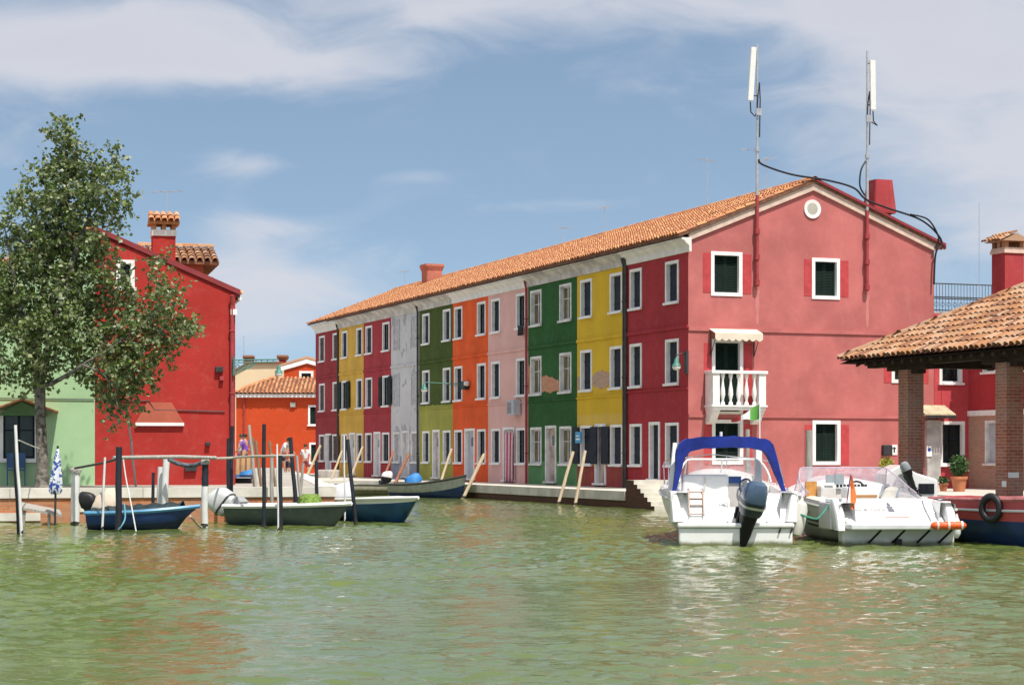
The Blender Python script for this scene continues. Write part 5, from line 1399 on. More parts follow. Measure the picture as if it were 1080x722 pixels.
# ------------------------------------------------------------------ boats
def hull_data(L, B, zs, draft, transom=.75, rake=.5, full=.45, p=2.2, vee=1.8, NS=22, NP=9):
    def half(s): 
        if s < full: return B/2*(transom + (1-transom)*math.sin(s/full*math.pi/2))
        return B/2*max(0, 1-((s-full)/(1-full))**p)
    def sec(s, inset_=0.0, zmin=None):
        b = max(half(s)-inset_, .012); z1 = zs(s); keel = -draft*(1-max(0, (s-.55)/.45)**2.2*1.0) + max(0, (s-.8)/.2)**2*.1
        out = []
        for j in range(NP+1):
            t = j/NP; y = b*(1-(1-t)**vee); z = keel + (z1-keel)*t**1.55
            h = (z-keel)/(z1-keel); x = s*L - rake*(1-h)*s**5
            out.append((x, y, z))
        return out
    return half, sec, NS, NP
def open_boat(root, L, B, zs, draft, mats, transom=.75, rake=.5, full=.45, p=2.2, vee=1.8, strake=6, deck_from=.72, deck_mat=None, rail_mat=None, rail_r=.035, inner=None, floor_z=-.05, thwarts=(.35, .6), wood_=None):
    half, sec, NS, NP = hull_data(L, B, zs, draft, transom, rake, full, p, vee)
    q = MB(); 
    secs = [sec(i/NS) for i in range(NS+1)]
    for side in (1, -1):
        v = [(x, y*side, z) for s in secs for (x, y, z) in s]; f = []; m = []
        for i in range(NS):
            for j in range(NP):
                a = i*(NP+1)+j; f.append((a, a+NP+1, a+NP+2, a+1)); m.append(1 if j >= strake else 0)
        o = len(q.v); q.v += v; q.f += [tuple(k+o for k in ff) for ff in f]; q.m += m
    s0 = secs[0]
    for j in range(NP): q.add([(s0[j][0], s0[j][1], s0[j][2]), (s0[j+1][0], s0[j+1][1], s0[j+1][2]), (s0[j+1][0], -s0[j+1][1], s0[j+1][2]), (s0[j][0], -s0[j][1], s0[j][2])], [(0,1,2,3)], 1 if j >= strake else 0)
    h = q.build('hull', mats, root, smooth=True)
    q = MB()
    for side in (1, -1):
        v = []; f = []
        for i in range(NS+1):
            s = i/NS; b = max(half(s)-.05, .01); z1 = zs(s)-.005
            zf_ = max(floor_z, z1-.42); S_ = sec(s); xl, yl_ = S_[-1][0], S_[-1][1]
            for a_, b_ in zip(S_[:-1], S_[1:]):
                if a_[2] <= zf_ <= b_[2]: f_ = (zf_-a_[2])/(b_[2]-a_[2]); xl, yl_ = a_[0]+(b_[0]-a_[0])*f_, a_[1]+(b_[1]-a_[1])*f_
            xl = min(max(.04, xl), L-rake*1.1-.05); yl_ = max(.0, yl_-.06)
            v += [(s*L-(.03 if s > .9 else 0), b*side, z1), (xl, yl_*side, zf_), (xl, 0, zf_)]
        for i in range(NS):
            for j in (0, 1): f.append((i*3+j, i*3+3+j, i*3+4+j, i*3+1+j))
        q.add(v, f)
    b = half(0)-.05; z1 = zs(0)-.005
    b2_ = v[1][1]; zf_ = v[1][2]; q.add([(.03,b,z1), (.03,-b,z1), (.04,-abs(b2_),zf_), (.04,abs(b2_),zf_)], [(0,1,2,3)])
    q.build('interior', inner or mats[0], root)
    q = MB()
    for side in (1, -1):
        q.tube([(i/NS*L, (half(i/NS)-.01)*side, zs(i/NS)) for i in range(NS+1)], rail_r, 6)
    q.tube([(.0, half(0)-.01, zs(0)), (0, -half(0)+.01, zs(0))], rail_r, 6)
    q.build('gunwale', rail_mat or mats[1], root, smooth=True)
    if deck_from < 1:
        q = MB(); v = []; f = []; k0 = int(deck_from*NS)
        for i in range(k0, NS+1):
            s = i/NS; b = half(s)-.01; z = zs(s)+.012; v += [(s*L, b, z), (s*L, 0, z+.05*min(1, b*2)), (s*L, -b, z)]
        for i in range(NS-k0): 
            for j in (0, 1): f.append((i*3+j, i*3+3+j, i*3+4+j, i*3+1+j))
        s = k0/NS; b = half(s)-.01; z = zs(s)+.012; o = len(v); v += [(s*L, b, z-.12), (s*L, -b, z-.12)]; f.append((0, 1, 2, o+1, o))
        q.add(v, f); q.build('foredeck', deck_mat or mats[1], root, smooth=True)
    for s in thwarts:
        q = MB(); b = half(s)-.06; z = zs(s)-.16; q.box(s*L-.12, s*L+.12, -b, b, z, z+.035); q.build('thwart', wood_ or POST_WOOD, root)
    return h, half
def outboard(parent, loc, s, cowl, leg, tilt=0, steer=0, roll=0, cover=None, band=None, low=None):
    r = Matrix.Translation(loc) @ Matrix.Rotation(steer, 4, 'Z') @ Matrix.Rotation(tilt, 4, 'Y') @ Matrix.Rotation(roll, 4, 'X') @ Matrix.Scale(s, 4)
    q = MB(); q.T = r
    q.loft([((-.18,0,.10), (.15,0,0), (0,.11,0), 4), ((-.19,0,.16), (.24,0,0), (0,.16,0), 4), ((-.20,0,.34), (.28,0,-.01), (0,.185,0), 3.4), ((-.21,0,.50), (.27,0,-.02), (0,.18,0), 3), ((-.22,0,.60), (.22,0,-.04), (0,.15,0), 2.6), ((-.23,0,.655), (.12,0,-.03), (0,.09,0), 2.2)], 20)
    m = q.build('outboard_motor', cover or cowl, parent, smooth=True)
    q = MB(); q.T = r
    q.loft([((-.17,0,.12), (.19,0,0), (0,.14,0), 4), ((-.15,0,-.05), (.16,0,0), (0,.115,0), 3.4), ((-.16,0,-.35), (.13,0,0), (0,.085,0), 2.8), ((-.17,0,-.62), (.13,0,0), (0,.05,0), 2.4)], 14)
    if low:
        q2 = MB(); q2.T = r; q2.loft([((-.19,0,.10), (.20,0,0), (0,.15,0), 4), ((-.19,0,.16), (.247,0,0), (0,.167,0), 4), ((-.20,0,.33), (.286,0,-.01), (0,.191,0), 3.4)], 20); q2.build('lower_cowling', low, m, smooth=True)
    q.box(-.36, .10, -.09, .09, -.47, -.445)
    q.tube([(.14,0,-.66), (.05,0,-.66), (-.28,0,-.66), (-.36,0,-.66)], [.02,.055,.05,.02], 10)
    q.add([(.05,-.012,-.70), (-.14,-.012,-.70), (-.12,0,-.84), (-.02,0,-.84), (.05,.012,-.70), (-.14,.012,-.70)], [(0,1,2,3),(4,3,2,5),(0,3,4),(1,5,2)])
    q.build('leg', leg, m, smooth=True)
    q = MB(); q.T = r; q.box(-.03, .09, -.13, .13, -.30, .10); q.box(.06, .13, -.16, .16, -.06, .12); q.build('bracket', leg, m, bevel=.01)
    q = MB(); q.T = r
    for k in range(3):
        a_ = k*2.094; c_, s__ = math.cos(a_), math.sin(a_)
        q.add([(-.37, .03*c_, -.66+.03*s__), (-.34, .16*c_-.05*s__, -.66+.16*s__+.05*c_), (-.36, .19*c_, -.66+.19*s__), (-.40, .16*c_+.05*s__, -.66+.16*s__-.05*c_)], [(0,1,2,3)])
    q.build('propeller', leg, m)
    if band:
        q = MB(); q.T = r; q.loft([((-.197,0,.235), (.2725,0,-.004), (0,.181,0), 3.7), ((-.2,0,.275), (.280,0,-.006), (0,.186,0), 3.6)], 20, cap=False); q.build('cowl_band', band, m, smooth=True)
    return m
GEL = basic('white_gelcoat', (.74,.74,.73), .25, .05, 2, 0, coat=.2)
GEL_OFF = basic('off_white_gelcoat', (.62,.60,.56), .4, .08, 3)
GELSTAIN = basic('weathered_white_gelcoat', (.60,.62,.62), .4, .14, 1.6)
CHROME = basic('stainless_steel', (.62,.63,.65), .18, .05, metal=1)
NAVYB = basic('navy_boat_paint', (.014,.04,.14), .4, .25, 2)
def heading(d): return math.atan2(d[1], d[0])

def hull_gel(name):
    t = NT(name); z = t.math('ADD', t.z(), t.math('MULTIPLY', t.math('SUBTRACT', t.noise(3.5, 5, .6), .5), .14))
    c = t.mix(t.ramp(t.noise(1.2, 5, .6, mapping=(1.5,1.5,.35)), .45, .75), (.74,.74,.73), (.62,.62,.59))
    c = t.mix(t.ramp(z, .03, .13), (.16,.17,.08), c); t.done(c, .28, None, .4); return t.m
GEL_HULL = hull_gel('white_gelcoat_with_waterline_stain')
# --- white motor cruiser with the blue canopy
def cruiser_hull(root, L, B, zs, stripe=None, tr=.93):
    half, sec, NS, NP = hull_data(L, B, zs, .38, tr, .9, .42, 2.6, 1.7)
    q = MB(); secs = [sec(i/NS) for i in range(NS+1)]
    for side in (1, -1):
        v = [(x, y*side, z) for s in secs for (x, y, z) in s]; f = []; m = []
        for i in range(NS):
            for j in range(NP):
                a = i*(NP+1)+j; f.append((a, a+NP+1, a+NP+2, a+1)); m.append(0)
        q.add(v, f)
    s0 = secs[0]
    cut = [k for k in range(NP+1) if s0[k][2] < .46]
    for j in cut[:-1]: q.add([s0[j], s0[j+1], (s0[j+1][0], -s0[j+1][1], s0[j+1][2]), (s0[j][0], -s0[j][1], s0[j][2])], [(0,1,2,3)])
    zt = s0[cut[-1]][2]
    h = q.build('hull', GEL_HULL, root, smooth=True)
    q = MB(); v = []; f = []
    for side in (1, -1):
        v = []; f = []
        for i in range(NS+1):
            s = i/NS; b = half(s); x = max(.02, s*L-.02)
            v += [(x, b*side, zs(s)), (x, max(b-.08, 0)*side, zs(s)+.035), (x, max(b-.30, 0)*side, zs(s)+.035), (x, max(b-.32, 0)*side, zs(s)-.15), (x, max(b-.34, 0)*side, .42)]
        for i in range(NS):
            for j in range(4): f.append((i*5+j, i*5+5+j, i*5+6+j, i*5+1+j))
        q.add(v, f)
    q.build('side_deck', GEL, root, smooth=True)
    q = MB(); v = []; f = []; k0 = int(.5*NS)
    for i in range(k0, NS+1):
        s = i/NS; b = max(half(s)-.29, 0); z = zs(s)+.03
        for t in (-1, -.7, -.35, 0, .35, .7, 1): v.append((s*L-.03, b*t, z+.26*(1-t**4)*min(1, (1-s)*4)))
    n = NS-k0
    for i in range(n):
        for j in range(6): f.append((i*7+j, i*7+7+j, i*7+8+j, i*7+1+j))
    o = len(v); f.append(tuple(range(7)) + (o+1, o)); b = half(k0/NS)-.29; v += [(k0/NS*L-.03, -b, .42), (k0/NS*L-.03, b, .42)]
    f[-1] = tuple(range(7)) + (o+1, o)
    q.add(v, f); q.build('cabin_top', GEL, root, smooth=True)
    q = MB(); b = half(.2)-.33; q.box(.3, k0/NS*L-.02, -b, b, .38, .42); q.build('cockpit_floor', GEL_OFF, root)
    q = MB()
    for side in (1, -1): q.tube([(max(.0, i/NS*L), (half(i/NS)+.012)*side, zs(i/NS)-.10) for i in range(NS+1)], .03, 6)
    q.build('rubbing_strake', GEL_OFF, root, smooth=True)
    for side in (1, -1):
        q = MB(); st = [.42, .55, .68, .81, .93, 1.0]
        P_ = [Vector((s_*L-.06, max(half(s_)-.07, 0)*side, zs(s_)+.48)) for s_ in st]; P_[0].z -= .40
        q.tube(catmull(P_, 5), .014, 6)
        for p_ in P_[1:-1]: q.tube([p_, p_-Vector((.03, 0, .46))], .011, 5)
        if tr < .94: q.build('bow_rail', CHROME, root, smooth=True)
        for s_ in (.06, .5):
            q = MB(); c_ = Vector((s_*L+.1, (half(s_)-.16)*side, zs(s_)+.04)); q.tube([c_-Vector((.1,0,-.05)), c_+Vector((.1,0,.05))], .016, 6); q.tube([c_-Vector((.03,0,.01)), c_+Vector((-.03,0,.05))], .014, 5); q.tube([c_+Vector((.03,0,-.01)), c_+Vector((.03,0,.05))], .014, 5)
            q.build('cleat', CHROME, root)
    return half, zt
Y0 = 38.5; K = Y0/F
b1 = thing('motor_boat', 'white motor boat with a blue canopy and a big grey blue outboard', 'boat', (bx(775, Y0), Y0, 0), R(88.5))
zs1 = lambda s: 1.00 + .30*s**1.6
half1, zt1 = cruiser_hull(b1, 6.1, 2.62, zs1)
yl = lambda px: (775-px)*K
zl = lambda py: (575-py)*K
q = MB(); q.box(-.30, .01, -1.13, 1.13, .36, .45); q.box(-.24, 0, -1.10, 1.10, -.1, .355); q.build('swim_platform', GEL_HULL, b1, bevel=.03)
q = MB(); q.prism([(.0, .45), (.30, 1.0), (.40, 1.03), (.62, 1.03), (.62, .42)], .14, 1.20); q.prism([(.0, .45), (.18, .72), (.62, .74), (.62, .42)], -.62, .14); q.prism([(.0, .45), (.34, 1.0), (.62, 1.02), (.62, .42)], -1.20, -.62)
tr1 = q.build('transom', GEL, b1, bevel=.025)
q = MB(); q.box(.10, .20, -1.0, -.64, .53, .58); q.build('blue_step', basic('blue_boat_trim', (.03,.09,.42), .4), tr1)
for (s, y0_) in ((1, 1.22), (-1, -1.20)):            # quarter fairings
    q = MB(); q.loft([((.03, y0_-.10*s, .47), (.14,0,0), (0,.12,0), 4), ((.18, y0_-.06*s, .8), (.22,0,0), (0,.10,0), 4), ((.35, y0_-.02*s, 1.06), (.30,0,0), (0,.08,0), 4)], 14); q.build('quarter', GEL, b1, smooth=True)
q = MB(); q.box(.95, 1.22, yl(773), yl(722.5), .42, 1.38); q.box(.62, .95, yl(773), yl(722.5), .42, .92); q.build('bench_seat', GEL, b1, bevel=.05)
q = MB(); q.box(.93, .95, yl(748), yl(746.5), .95, 1.36); q.build('seam', GEL_OFF, b1)
q = MB(); q.box(2.15, 2.6, yl(799), yl(766), .42, 1.30); q.build('helm_console', GEL_OFF, b1, bevel=.05)
q = MB(); q.box(2.12, 2.16, yl(792), yl(773), 1.19, 1.33); q.tube([(2.08+.0, yl(797)+.13*math.cos(k*.52), 1.12+.16*math.sin(k*.52)) for k in range(13)], .018, 6); q.build('dashboard', NAVYB, b1)
def windscreen(root, xs, name, mat, rail, zb, zt, W, xf, r=.02, sq=2.4, yc=0):
    q = MB(); n = 18; top = []; bot = []
    for k in range(n+1):
        a_ = math.pi*(k/n); c_, s_ = math.cos(a_), math.sin(a_)
        y = W*math.copysign(abs(c_)**(2/sq), c_); x = xs + (xf-xs)*abs(s_)**(2/sq)
        bot.append((x+.35*abs(s_), y+yc, zb)); top.append((x-.12*abs(s_), y*.93+yc, zb+(zt-zb)*(.12+.88*min(1, abs(s_)*1.5))))
    q.add(bot+top, [(k, k+1, n+2+k, n+1+k) for k in range(n)])
    w = q.build(name, mat, root, smooth=True); w.modifiers.clear()
    q = MB(); q.tube(top, r, 6); q.build('rail', rail, w, smooth=True)
    q = MB()
    for k in (4, 9, 14): q.tube([bot[k], top[k]], r*.8, 6)
    q.build('strut', rail, w)
    return w
windscreen(b1, 2.3, 'windscreen', glassy('clear_windscreen', (.9,.92,.93), .22), GEL, 1.14, 1.68, 1.02, 3.2)
# folding canopy: a blue cloth hoop with side straps
cz = lambda py: EYE + (478-py)*(Y0+.9)/F; cy = lambda px: (775-px)*(Y0+.9)/F
outer = [(713,523), (716.5,497), (717.5,476), (720,468), (728,462.5), (745,460.4), (775,459.6), (800,461), (812,463), (818,467), (822,480), (827,500), (833.5,521)]
inner = [(715.5,524), (722.5,497), (726,482), (731,476.5), (742,473), (775,471.5), (800,472.5), (811,476), (815.5,484), (823,503), (831,522)]
q = MB(); n1, n2 = len(outer), len(inner)
import bisect
def resample(pts, n):
    d = [0]
    for a, b in zip(pts[:-1], pts[1:]): d.append(d[-1]+math.hypot(b[0]-a[0], b[1]-a[1]))
    out = []
    for k in range(n):
        t = d[-1]*k/(n-1); i = min(max(1, bisect.bisect_left(d, t)), len(pts)-1); f = (t-d[i-1])/(d[i]-d[i-1]); out.append((pts[i-1][0]+(pts[i][0]-pts[i-1][0])*f, pts[i-1][1]+(pts[i][1]-pts[i-1][1])*f))
    return out
oo, ii = resample(outer, 40), resample(inner, 40)
v = []
for k in range(40):
    t = abs(k-19.5)/19.5; w0, w1 = (.55+.25*t), (1.45-.55*max(0, t-.3))
    wob = .006*math.sin(k*1.9)+.006*math.sin(k*4.3)
    for (px, py), x in ((oo[k], w0), (oo[k], w1), (ii[k], w1-.04), (ii[k], w0+.02)): v.append((x, cy(px)+wob*.4, cz(py)+wob*(1 if t < .6 else .2)))
f = []
for k in range(39):
    for j in range(4): f.append((k*4+j, k*4+4+j, k*4+4+(j+1) % 4, k*4+(j+1) % 4))
f += [(0,1,2,3), (39*4+3,39*4+2,39*4+1,39*4)]
q.add(v, f); cn = q.build('canopy', basic('royal_blue_canvas', (.012,.030,.25), .85, .25, 4, .6, 18), b1, smooth=True)
q = MB(); q.tube([(.95, cy(716), cz(512)), (1.0, cy(719), cz(470)), (1.0, cy(775), cz(461.5)), (1.0, cy(817), cz(470)), (.95, cy(830), cz(512))], .016, 6); q.build('frame', CHROME, cn)
for (px0, px1, w_) in ((713.5, 718.5, .055), (806.5, 808.5, .085)):
    q = MB(); q.loft([((1.55, cy(px0), 1.05), (.14,0,0), (0,w_,0), 5), ((1.75, cy(px1), 2.02), (.10,0,0), (0,w_*.8,0), 5)], 12); q.build('arch_post', GEL, b1, smooth=True)
q = MB(); q.tube([(1.0, cy(765), cz(460)), (1.0, cy(765), cz(455))], .03, 8); q.build('light', GEL, cn)
for s_ in (1, -1):
    q = MB(); q.box(.25, 1.0, min(.98*s_, 1.235*s_), max(.98*s_, 1.235*s_), .42, 1.03); q.build('coaming', GEL, b1, bevel=.03)
# ladder, ring emblem, struts
q = MB()
for px in (727.5, 742.5): q.tube([(.0, yl(px), zl(543)), (.33, yl(px), zl(517)), (.45, yl(px), zl(516))], .018, 6)
for py in (518.5, 525.5, 532.5, 541.5): q.tube([(.02+(543-py)*.0125, yl(727.5), zl(py)), (.02+(543-py)*.0125, yl(742.5), zl(py))], .016, 6)
q.build('ladder', basic('tarnished_rail', (.22,.16,.13), .4, .2, metal=.3), b1)
q = MB(); cyl, czl = yl(763.5), zl(533.5)
q.tube([(.16+.0*k, cyl+.085*math.cos(k*.42), czl+.085*math.sin(k*.42)) for k in range(16)], .007, 5); q.tube([(.16, cyl+.04*math.cos(.8+k*.42), czl+.045*math.sin(.8+k*.42)) for k in range(12)], .009, 5); q.build('emblem', basic('pale_grey_print', (.36,.36,.40), .6), b1)
q = MB()
for px in (819.5, 831.5): q.tube([(-.32, yl(px+2), .36), (-.02, yl(px-2.5), .04)], .018, 6)
q.build('platform_strut', BLACK, b1)
outboard(b1, (-.02, yl(786), .56), 1.22, basic('slate_blue_cowling', (.05,.088,.15), .25, .08, 3, coat=.6), basic('black_motor_casting', (.010,.011,.013), .5, .3, 4, 0, 60, 0, .2), tilt=R(-14), steer=R(8), roll=R(10), band=METAL, low=basic('dark_blue_cowling', (.02,.032,.055), .35))
q = MB(); q.tube([(1.9, cy(810.5), 1.2), (1.9, cy(810.5), cz(424))], .014, 6); fp = q.build('flagpole', GEL, b1)
q = MB(); v = []; nx = 12
for i in range(nx+1):
    t = i/nx; x = .0 + .58*t; dz = .0 + .34*t
    v += [(1.9+.05*math.sin(t*7), cy(810.5)+x, cz(425)-dz*.95+.02*math.sin(t*9)), (1.9+.05*math.sin(t*7+.6), cy(810.5)+x, cz(440.5)-dz*.16-.02*math.sin(t*9))]
q.add(v, [(i*2, i*2+2, i*2+3, i*2+1) for i in range(nx)]); q.m = [0 if i < 4 else 1 if i < 8 else 2 for i in range(nx)]
q.build('flag', [basic('flag_green', (.12,.36,.06), .8), basic('flag_white', (.62,.62,.60), .8), basic('flag_red', (.50,.06,.05), .8)], fp)
# --- second cruiser
Y0b = 38.6; Kb = Y0b/F
b2 = thing('motor_boat', 'white sloping-stern motor boat with a pinkish clear windscreen and an orange flag', 'boat', (bx(947, Y0b), Y0b, 0), R(96.0))
y2 = lambda px: (947-px)*Kb
yi = lambda px: y2(px)-.5           # fittings further forward, in the boat's own frame
z2 = lambda py: (574-py)*Kb
zs2 = lambda s: .80 + .36*s**1.4
half2, zt2 = cruiser_hull(b2, 6.7, 2.46, zs2, tr=.95)
q = MB(); q.box(-.5, .02, y2(1008), y2(889), z2(556.5), z2(550.5)); q.build('swim_platform', GELSTAIN, b2, bevel=.025)
q = MB(); q.box(-.02, .3, y2(1008), y2(887), -.2, z2(557)); q.build('lower_transom', GEL_HULL, b2, bevel=.02)
q = MB(); zb, zt = z2(550.4), z2(526)
q.add([(0,y2(1005),zb), (0,y2(892),zb), (.75,y2(885),zt), (.75,y2(994),zt), (1.2,y2(994),zt+.02), (1.2,y2(885),zt+.02), (1.2,y2(1005),.3), (1.2,y2(890),.3)], [(0,1,2,3),(3,2,5,4),(0,3,4,6),(1,7,5,2),(4,5,7,6),(0,6,7,1)])
ts = q.build('transom', GEL, b2, bevel=.04)
for (s, y0_) in ((1, y2(884)), (-1, y2(1004))):
    q = MB(); q.loft([((-.02, y0_, .30), (.16,0,0), (0,.09,0), 4), ((.16, y0_, .62), (.24,0,0), (0,.10,0), 4), ((.5, y0_, z2(528)), (.34,0,0), (0,.09,0), 4)], 14); q.build('quarter', GEL, b2, smooth=True)
for s_, ya_ in ((1, y2(886)), (-1, y2(1001))):
    q = MB(); q.box(.3, 1.2, min(ya_, ya_+.14*s_), max(ya_, ya_+.14*s_), .3, .84); q.build('coaming', GEL, b2, bevel=.03)
def slope_pt(px, py, out=.012):
    z = z2(py); x = .75*(z-zb)/(zt-zb); return (x-out, y2(px), z+out*.5)
q = MB(); q.box(1.05, 1.55, y2(948), y2(908), .70, z2(513.2)); sp_ = q.build('sunpad_back', GEL, b2, bevel=.05)
q = MB(); q.box(1.03, 1.05, y2(941), y2(917), z2(524.5), z2(521.8)); q.build('wooden_handle', basic('varnished_teak', (.36,.17,.05), .4), sp_)
q = MB(); q.box(1.1, 1.7, y2(967), y2(947), .72, z2(513.5)); q.build('folded_cover', basic('grey_canvas', (.48,.46,.42), .9, .15, 4, .5, 18), b2, bevel=.06)
q = MB(); q.tube([(1.0,y2(944),.92), (1.05,y2(948),1.13), (1.2,y2(956),1.16), (1.25,y2(960),.95)], .03, 8); q.tube([(1.0,y2(962),.95), (1.0,y2(966),1.12), (1.2,y2(974),1.10), (1.0,y2(978),.98), (.9,y2(990),.88)], .018, 6); q.build('grab_rail', CHROME, b2, smooth=True)
q = MB(); q.box(2.4, 2.5, yi(867), yi(854.5), .55, 1.22); q.build('cabin_door', basic('orange_varnished_wood', (.50,.24,.06), .35, .25, 5), b2)
q = MB(); q.box(2.1, 2.5, yi(885), yi(867), .42, 1.14); q.box(2.3, 2.8, yi(915), yi(885), .42, 1.08); q.build('helm_console', GEL_OFF, b2, bevel=.05)
for sbx in ((2.05, 2.1, yi(882), yi(872.5), 1.20, 1.36), (2.2, 2.26, yi(895), yi(885), 1.16, 1.38)):
    q = MB(); q.box(*sbx); q.build('instrument_screen', basic('grey_screen', (.30,.34,.36), .25, .1), b2)
q = MB(); 
for k in range(9): q.box(2.25, 2.29, yi(922)+k*.075, yi(922)+k*.075+.045, 1.10, 1.16)
q.tube([(2.0, yi(906)+.17*math.cos(k*.52), 1.06+.17*math.sin(k*.52)) for k in range(13)], .02, 6); q.build('steering_wheel', BLACK, b2)
q = MB(); q.box(1.9, 2.3, yi(940), yi(925), .42, 1.06); q.build('seat', GEL, b2, bevel=.06)
ws = windscreen(b2, 1.9, 'windscreen', glassy('pinkish_clear_vinyl', (.80,.70,.78), .48, .15), basic('mauve_trim', (.42,.36,.44), .5), .92, 1.50, 1.22, 4.0, .014, 2.8, .16)
q = MB()
for px in (983.5, 999): q.tube([slope_pt(px, 549), slope_pt(px, 535), slope_pt(px+(1.5 if px < 990 else -2), 528)], .016, 6)
q.tube([slope_pt(985, 528), slope_pt(997, 528)], .016, 6); q.tube([slope_pt(983.5, 540.5), slope_pt(999, 540.5)], .016, 6); q.build('ladder', CHROME, b2)
q = MB()
for px in (921.5, 947, 973.8, 997.5): q.tube([(-.45, y2(px), z2(557)), (-.035, y2(px-6.5), .06)], .022, 6)
q.build('platform_strut', BLACK, b2)
q = MB(); q.box(-.09, -.03, y2(950), y2(943.5), .0, .13); q.build('exhaust', BLACK, b2)
q = MB()
for s in (1,):
    for z_, h_ in ((.33, .075), (.22, .045)):
        v = []; n = 10
        hf, sec, NS, NP = hull_data(6.7, 2.46, zs2, .38, .95, .9, .42, 2.6, 1.7)
        for i in range(n+1):
            st_ = .03 + .40*i/n; S_ = sec(st_)
            def yz(zq):
                for a_, b_ in zip(S_[:-1], S_[1:]):
                    if a_[2] <= zq <= b_[2]:
                        f_ = (zq-a_[2])/(b_[2]-a_[2]); return (a_[0]+(b_[0]-a_[0])*f_, a_[1]+(b_[1]-a_[1])*f_+.006, zq)
                return (S_[-1][0], S_[-1][1]+.006, zq)
            v += [yz(z_+.10*i/n), yz(z_+h_+.10*i/n)]
        q.add(v, [(i*2, i*2+2, i*2+3, i*2+1) for i in range(n)])
q.build('hull_stripe', BLACK, b2)
q = MB(); q.tube([slope_pt(896, 538, .03), (0.45, y2(903), z2(499))], .014, 6); fp = q.build('flagpole', CHROME, b2)
q = MB(); v = []; nx = 10
for i in range(nx+1):
    t = i/nx; py = 500 + 36*t; c0 = 903.2 - 4.5*t**1.3; w_ = 1.0 + 5.0*math.sin(min(1, t*1.25)*1.9)*(1-.6*max(0, t-.75)*4)
    v += [(.40-.36*t+.02*math.sin(t*8), y2(c0-w_*.45), z2(py)), (.37-.36*t-.04*math.sin(t*6), y2(c0), z2(py)), (.40-.36*t+.03*math.sin(t*7), y2(c0+w_*.6), z2(py))]
q.add(v, [(i*3+j, i*3+3+j, i*3+4+j, i*3+1+j) for i in range(nx) for j in (0, 1)])
q.build('flag', basic('orange_flag', (.62,.14,.03), .8, .2, 6), fp, smooth=True)
# faint script name and crest on the sloping stern
def text_part(txt, size, px, py, mat, parent, name='boat_name', shear=.3):
    cu = bpy.data.curves.new('lettering', 'FONT'); cu.body = txt; cu.size = size; cu.align_x = 'CENTER'; cu.shear = shear; cu.extrude = .001
    to = bpy.data.objects.new('lettering', cu); COL.objects.link(to)
    dg = bpy.context.evaluated_depsgraph_get(); me = bpy.data.meshes.new_from_object(to.evaluated_get(dg)); bpy.data.objects.remove(to)
    me.materials.clear(); me.materials.append(mat)
    o = bpy.data.objects.new(name, me); COL.objects.link(o); o.parent = parent
    o.location = slope_pt(px, py, .012)
    ang = math.atan2(zt-zb, .75)
    o.rotation_euler = (ang, 0, -math.pi/2); return o
PRINT = basic('faded_grey_print', (.30,.26,.26), .6); PRINT2 = basic('crest_grey_print', (.12,.13,.15), .6)
text_part('Tex & Tobler', .135, 922, 538, PRINT, ts)
q = MB()
def sl(px, py): return slope_pt(px, py, .010)
q.add([sl(943, 536), sl(949, 536), sl(949.4, 539), sl(942.6, 539)], [(0,1,2,3)]); q.add([sl(944, 531), sl(947.5, 531), sl(947.5, 533.4), sl(944, 533.4)], [(0,1,2,3)]); q.add([sl(942, 534), sl(949.6, 534), sl(948.5, 535.4), sl(943, 535.4)], [(0,1,2,3)]); q.add([sl(944.5, 526.5+4), sl(947, 530.5), sl(946.6, 529.6), sl(945, 529.6)], [(0,1,2,3)])
q.build('crest', PRINT2, ts)
q = MB(); q.add([sl(936, 545), sl(962, 545), sl(962, 544.3), sl(936, 544.3)], [(0,1,2,3)]); q.build('faded_line', basic('faded_red_print', (.40,.20,.17), .6), ts)
# orange float, fender, green line between the boats
fl = thing('float', 'orange roll float with pale straps lying on the stern of the sloping-stern boat', 'float', (0, 0, 0))
wb2 = lambda px, py, x: Matrix.Translation((bx(947, Y0b), Y0b, 0)) @ Matrix.Rotation(R(96.0), 4, 'Z') @ Vector((x, y2(px), z2(py)))
OR_ = basic('orange_vinyl', (.72,.10,.02), .45, .1, 6, .3)
pts = [wb2(973+37.5*k/16, 552.0, -.57) for k in range(17)]
q = MB(); q.tube(pts, [.03,.07,.078] + [.074+.008*math.sin(k*2.2) for k in range(11)] + [.078,.07,.03], 12); fl.location = pts[8]; q.v = [(Vector(p)-pts[8]).to_tuple() for p in q.v]; q.build('tube', OR_, fl, smooth=True)
q = MB()
for k in (3, 8, 14): q.tube([pts[k]-pts[8]-Vector((.02,0,0)), pts[k]-pts[8]+Vector((.02,0,0))], .086, 12, cap=False)
q.build('strap', GEL_OFF, fl)
def fender(label, p, r, h, mat, lean=0):
    q = MB(); q.lathe([(.02,h/2+.08),(.04,h/2),(r*.8,h/2-.06),(r,h/4),(r,-h/4),(r*.8,-h/2+.05),(.03,-h/2)], (0,0,0), 14)
    o = q.build('fender', mat, smooth=True); o.location = p; o.rotation_euler = (0, lean, 0); return tag(o, label, 'fender')
wb1 = lambda px, py, x: Matrix.Translation((bx(775, Y0), Y0, 0)) @ Matrix.Rotation(R(88.5), 4, 'Z') @ Vector((x, yl(px), zl(py)))
fender('fat white fender hanging between the two white motor boats', wb1(843.5, 547, .25), .15, .72, GEL_OFF, .18)
fender('small white fender at the right stern corner of the sloping-stern boat', wb2(1012.5, 556, .1), .085, .4, GELSTAIN)
line('rope', 'green line joining the two white motor boats', 'rope', [wb1(829, 530, .35), wb1(836, 538, .2), wb2(857, 545.5, .1), wb2(868, 543, .3), wb2(884, 527, .55)], .022, basic('green_rope', (.05,.20,.15), .8, .2))
q = MB(); pc = None

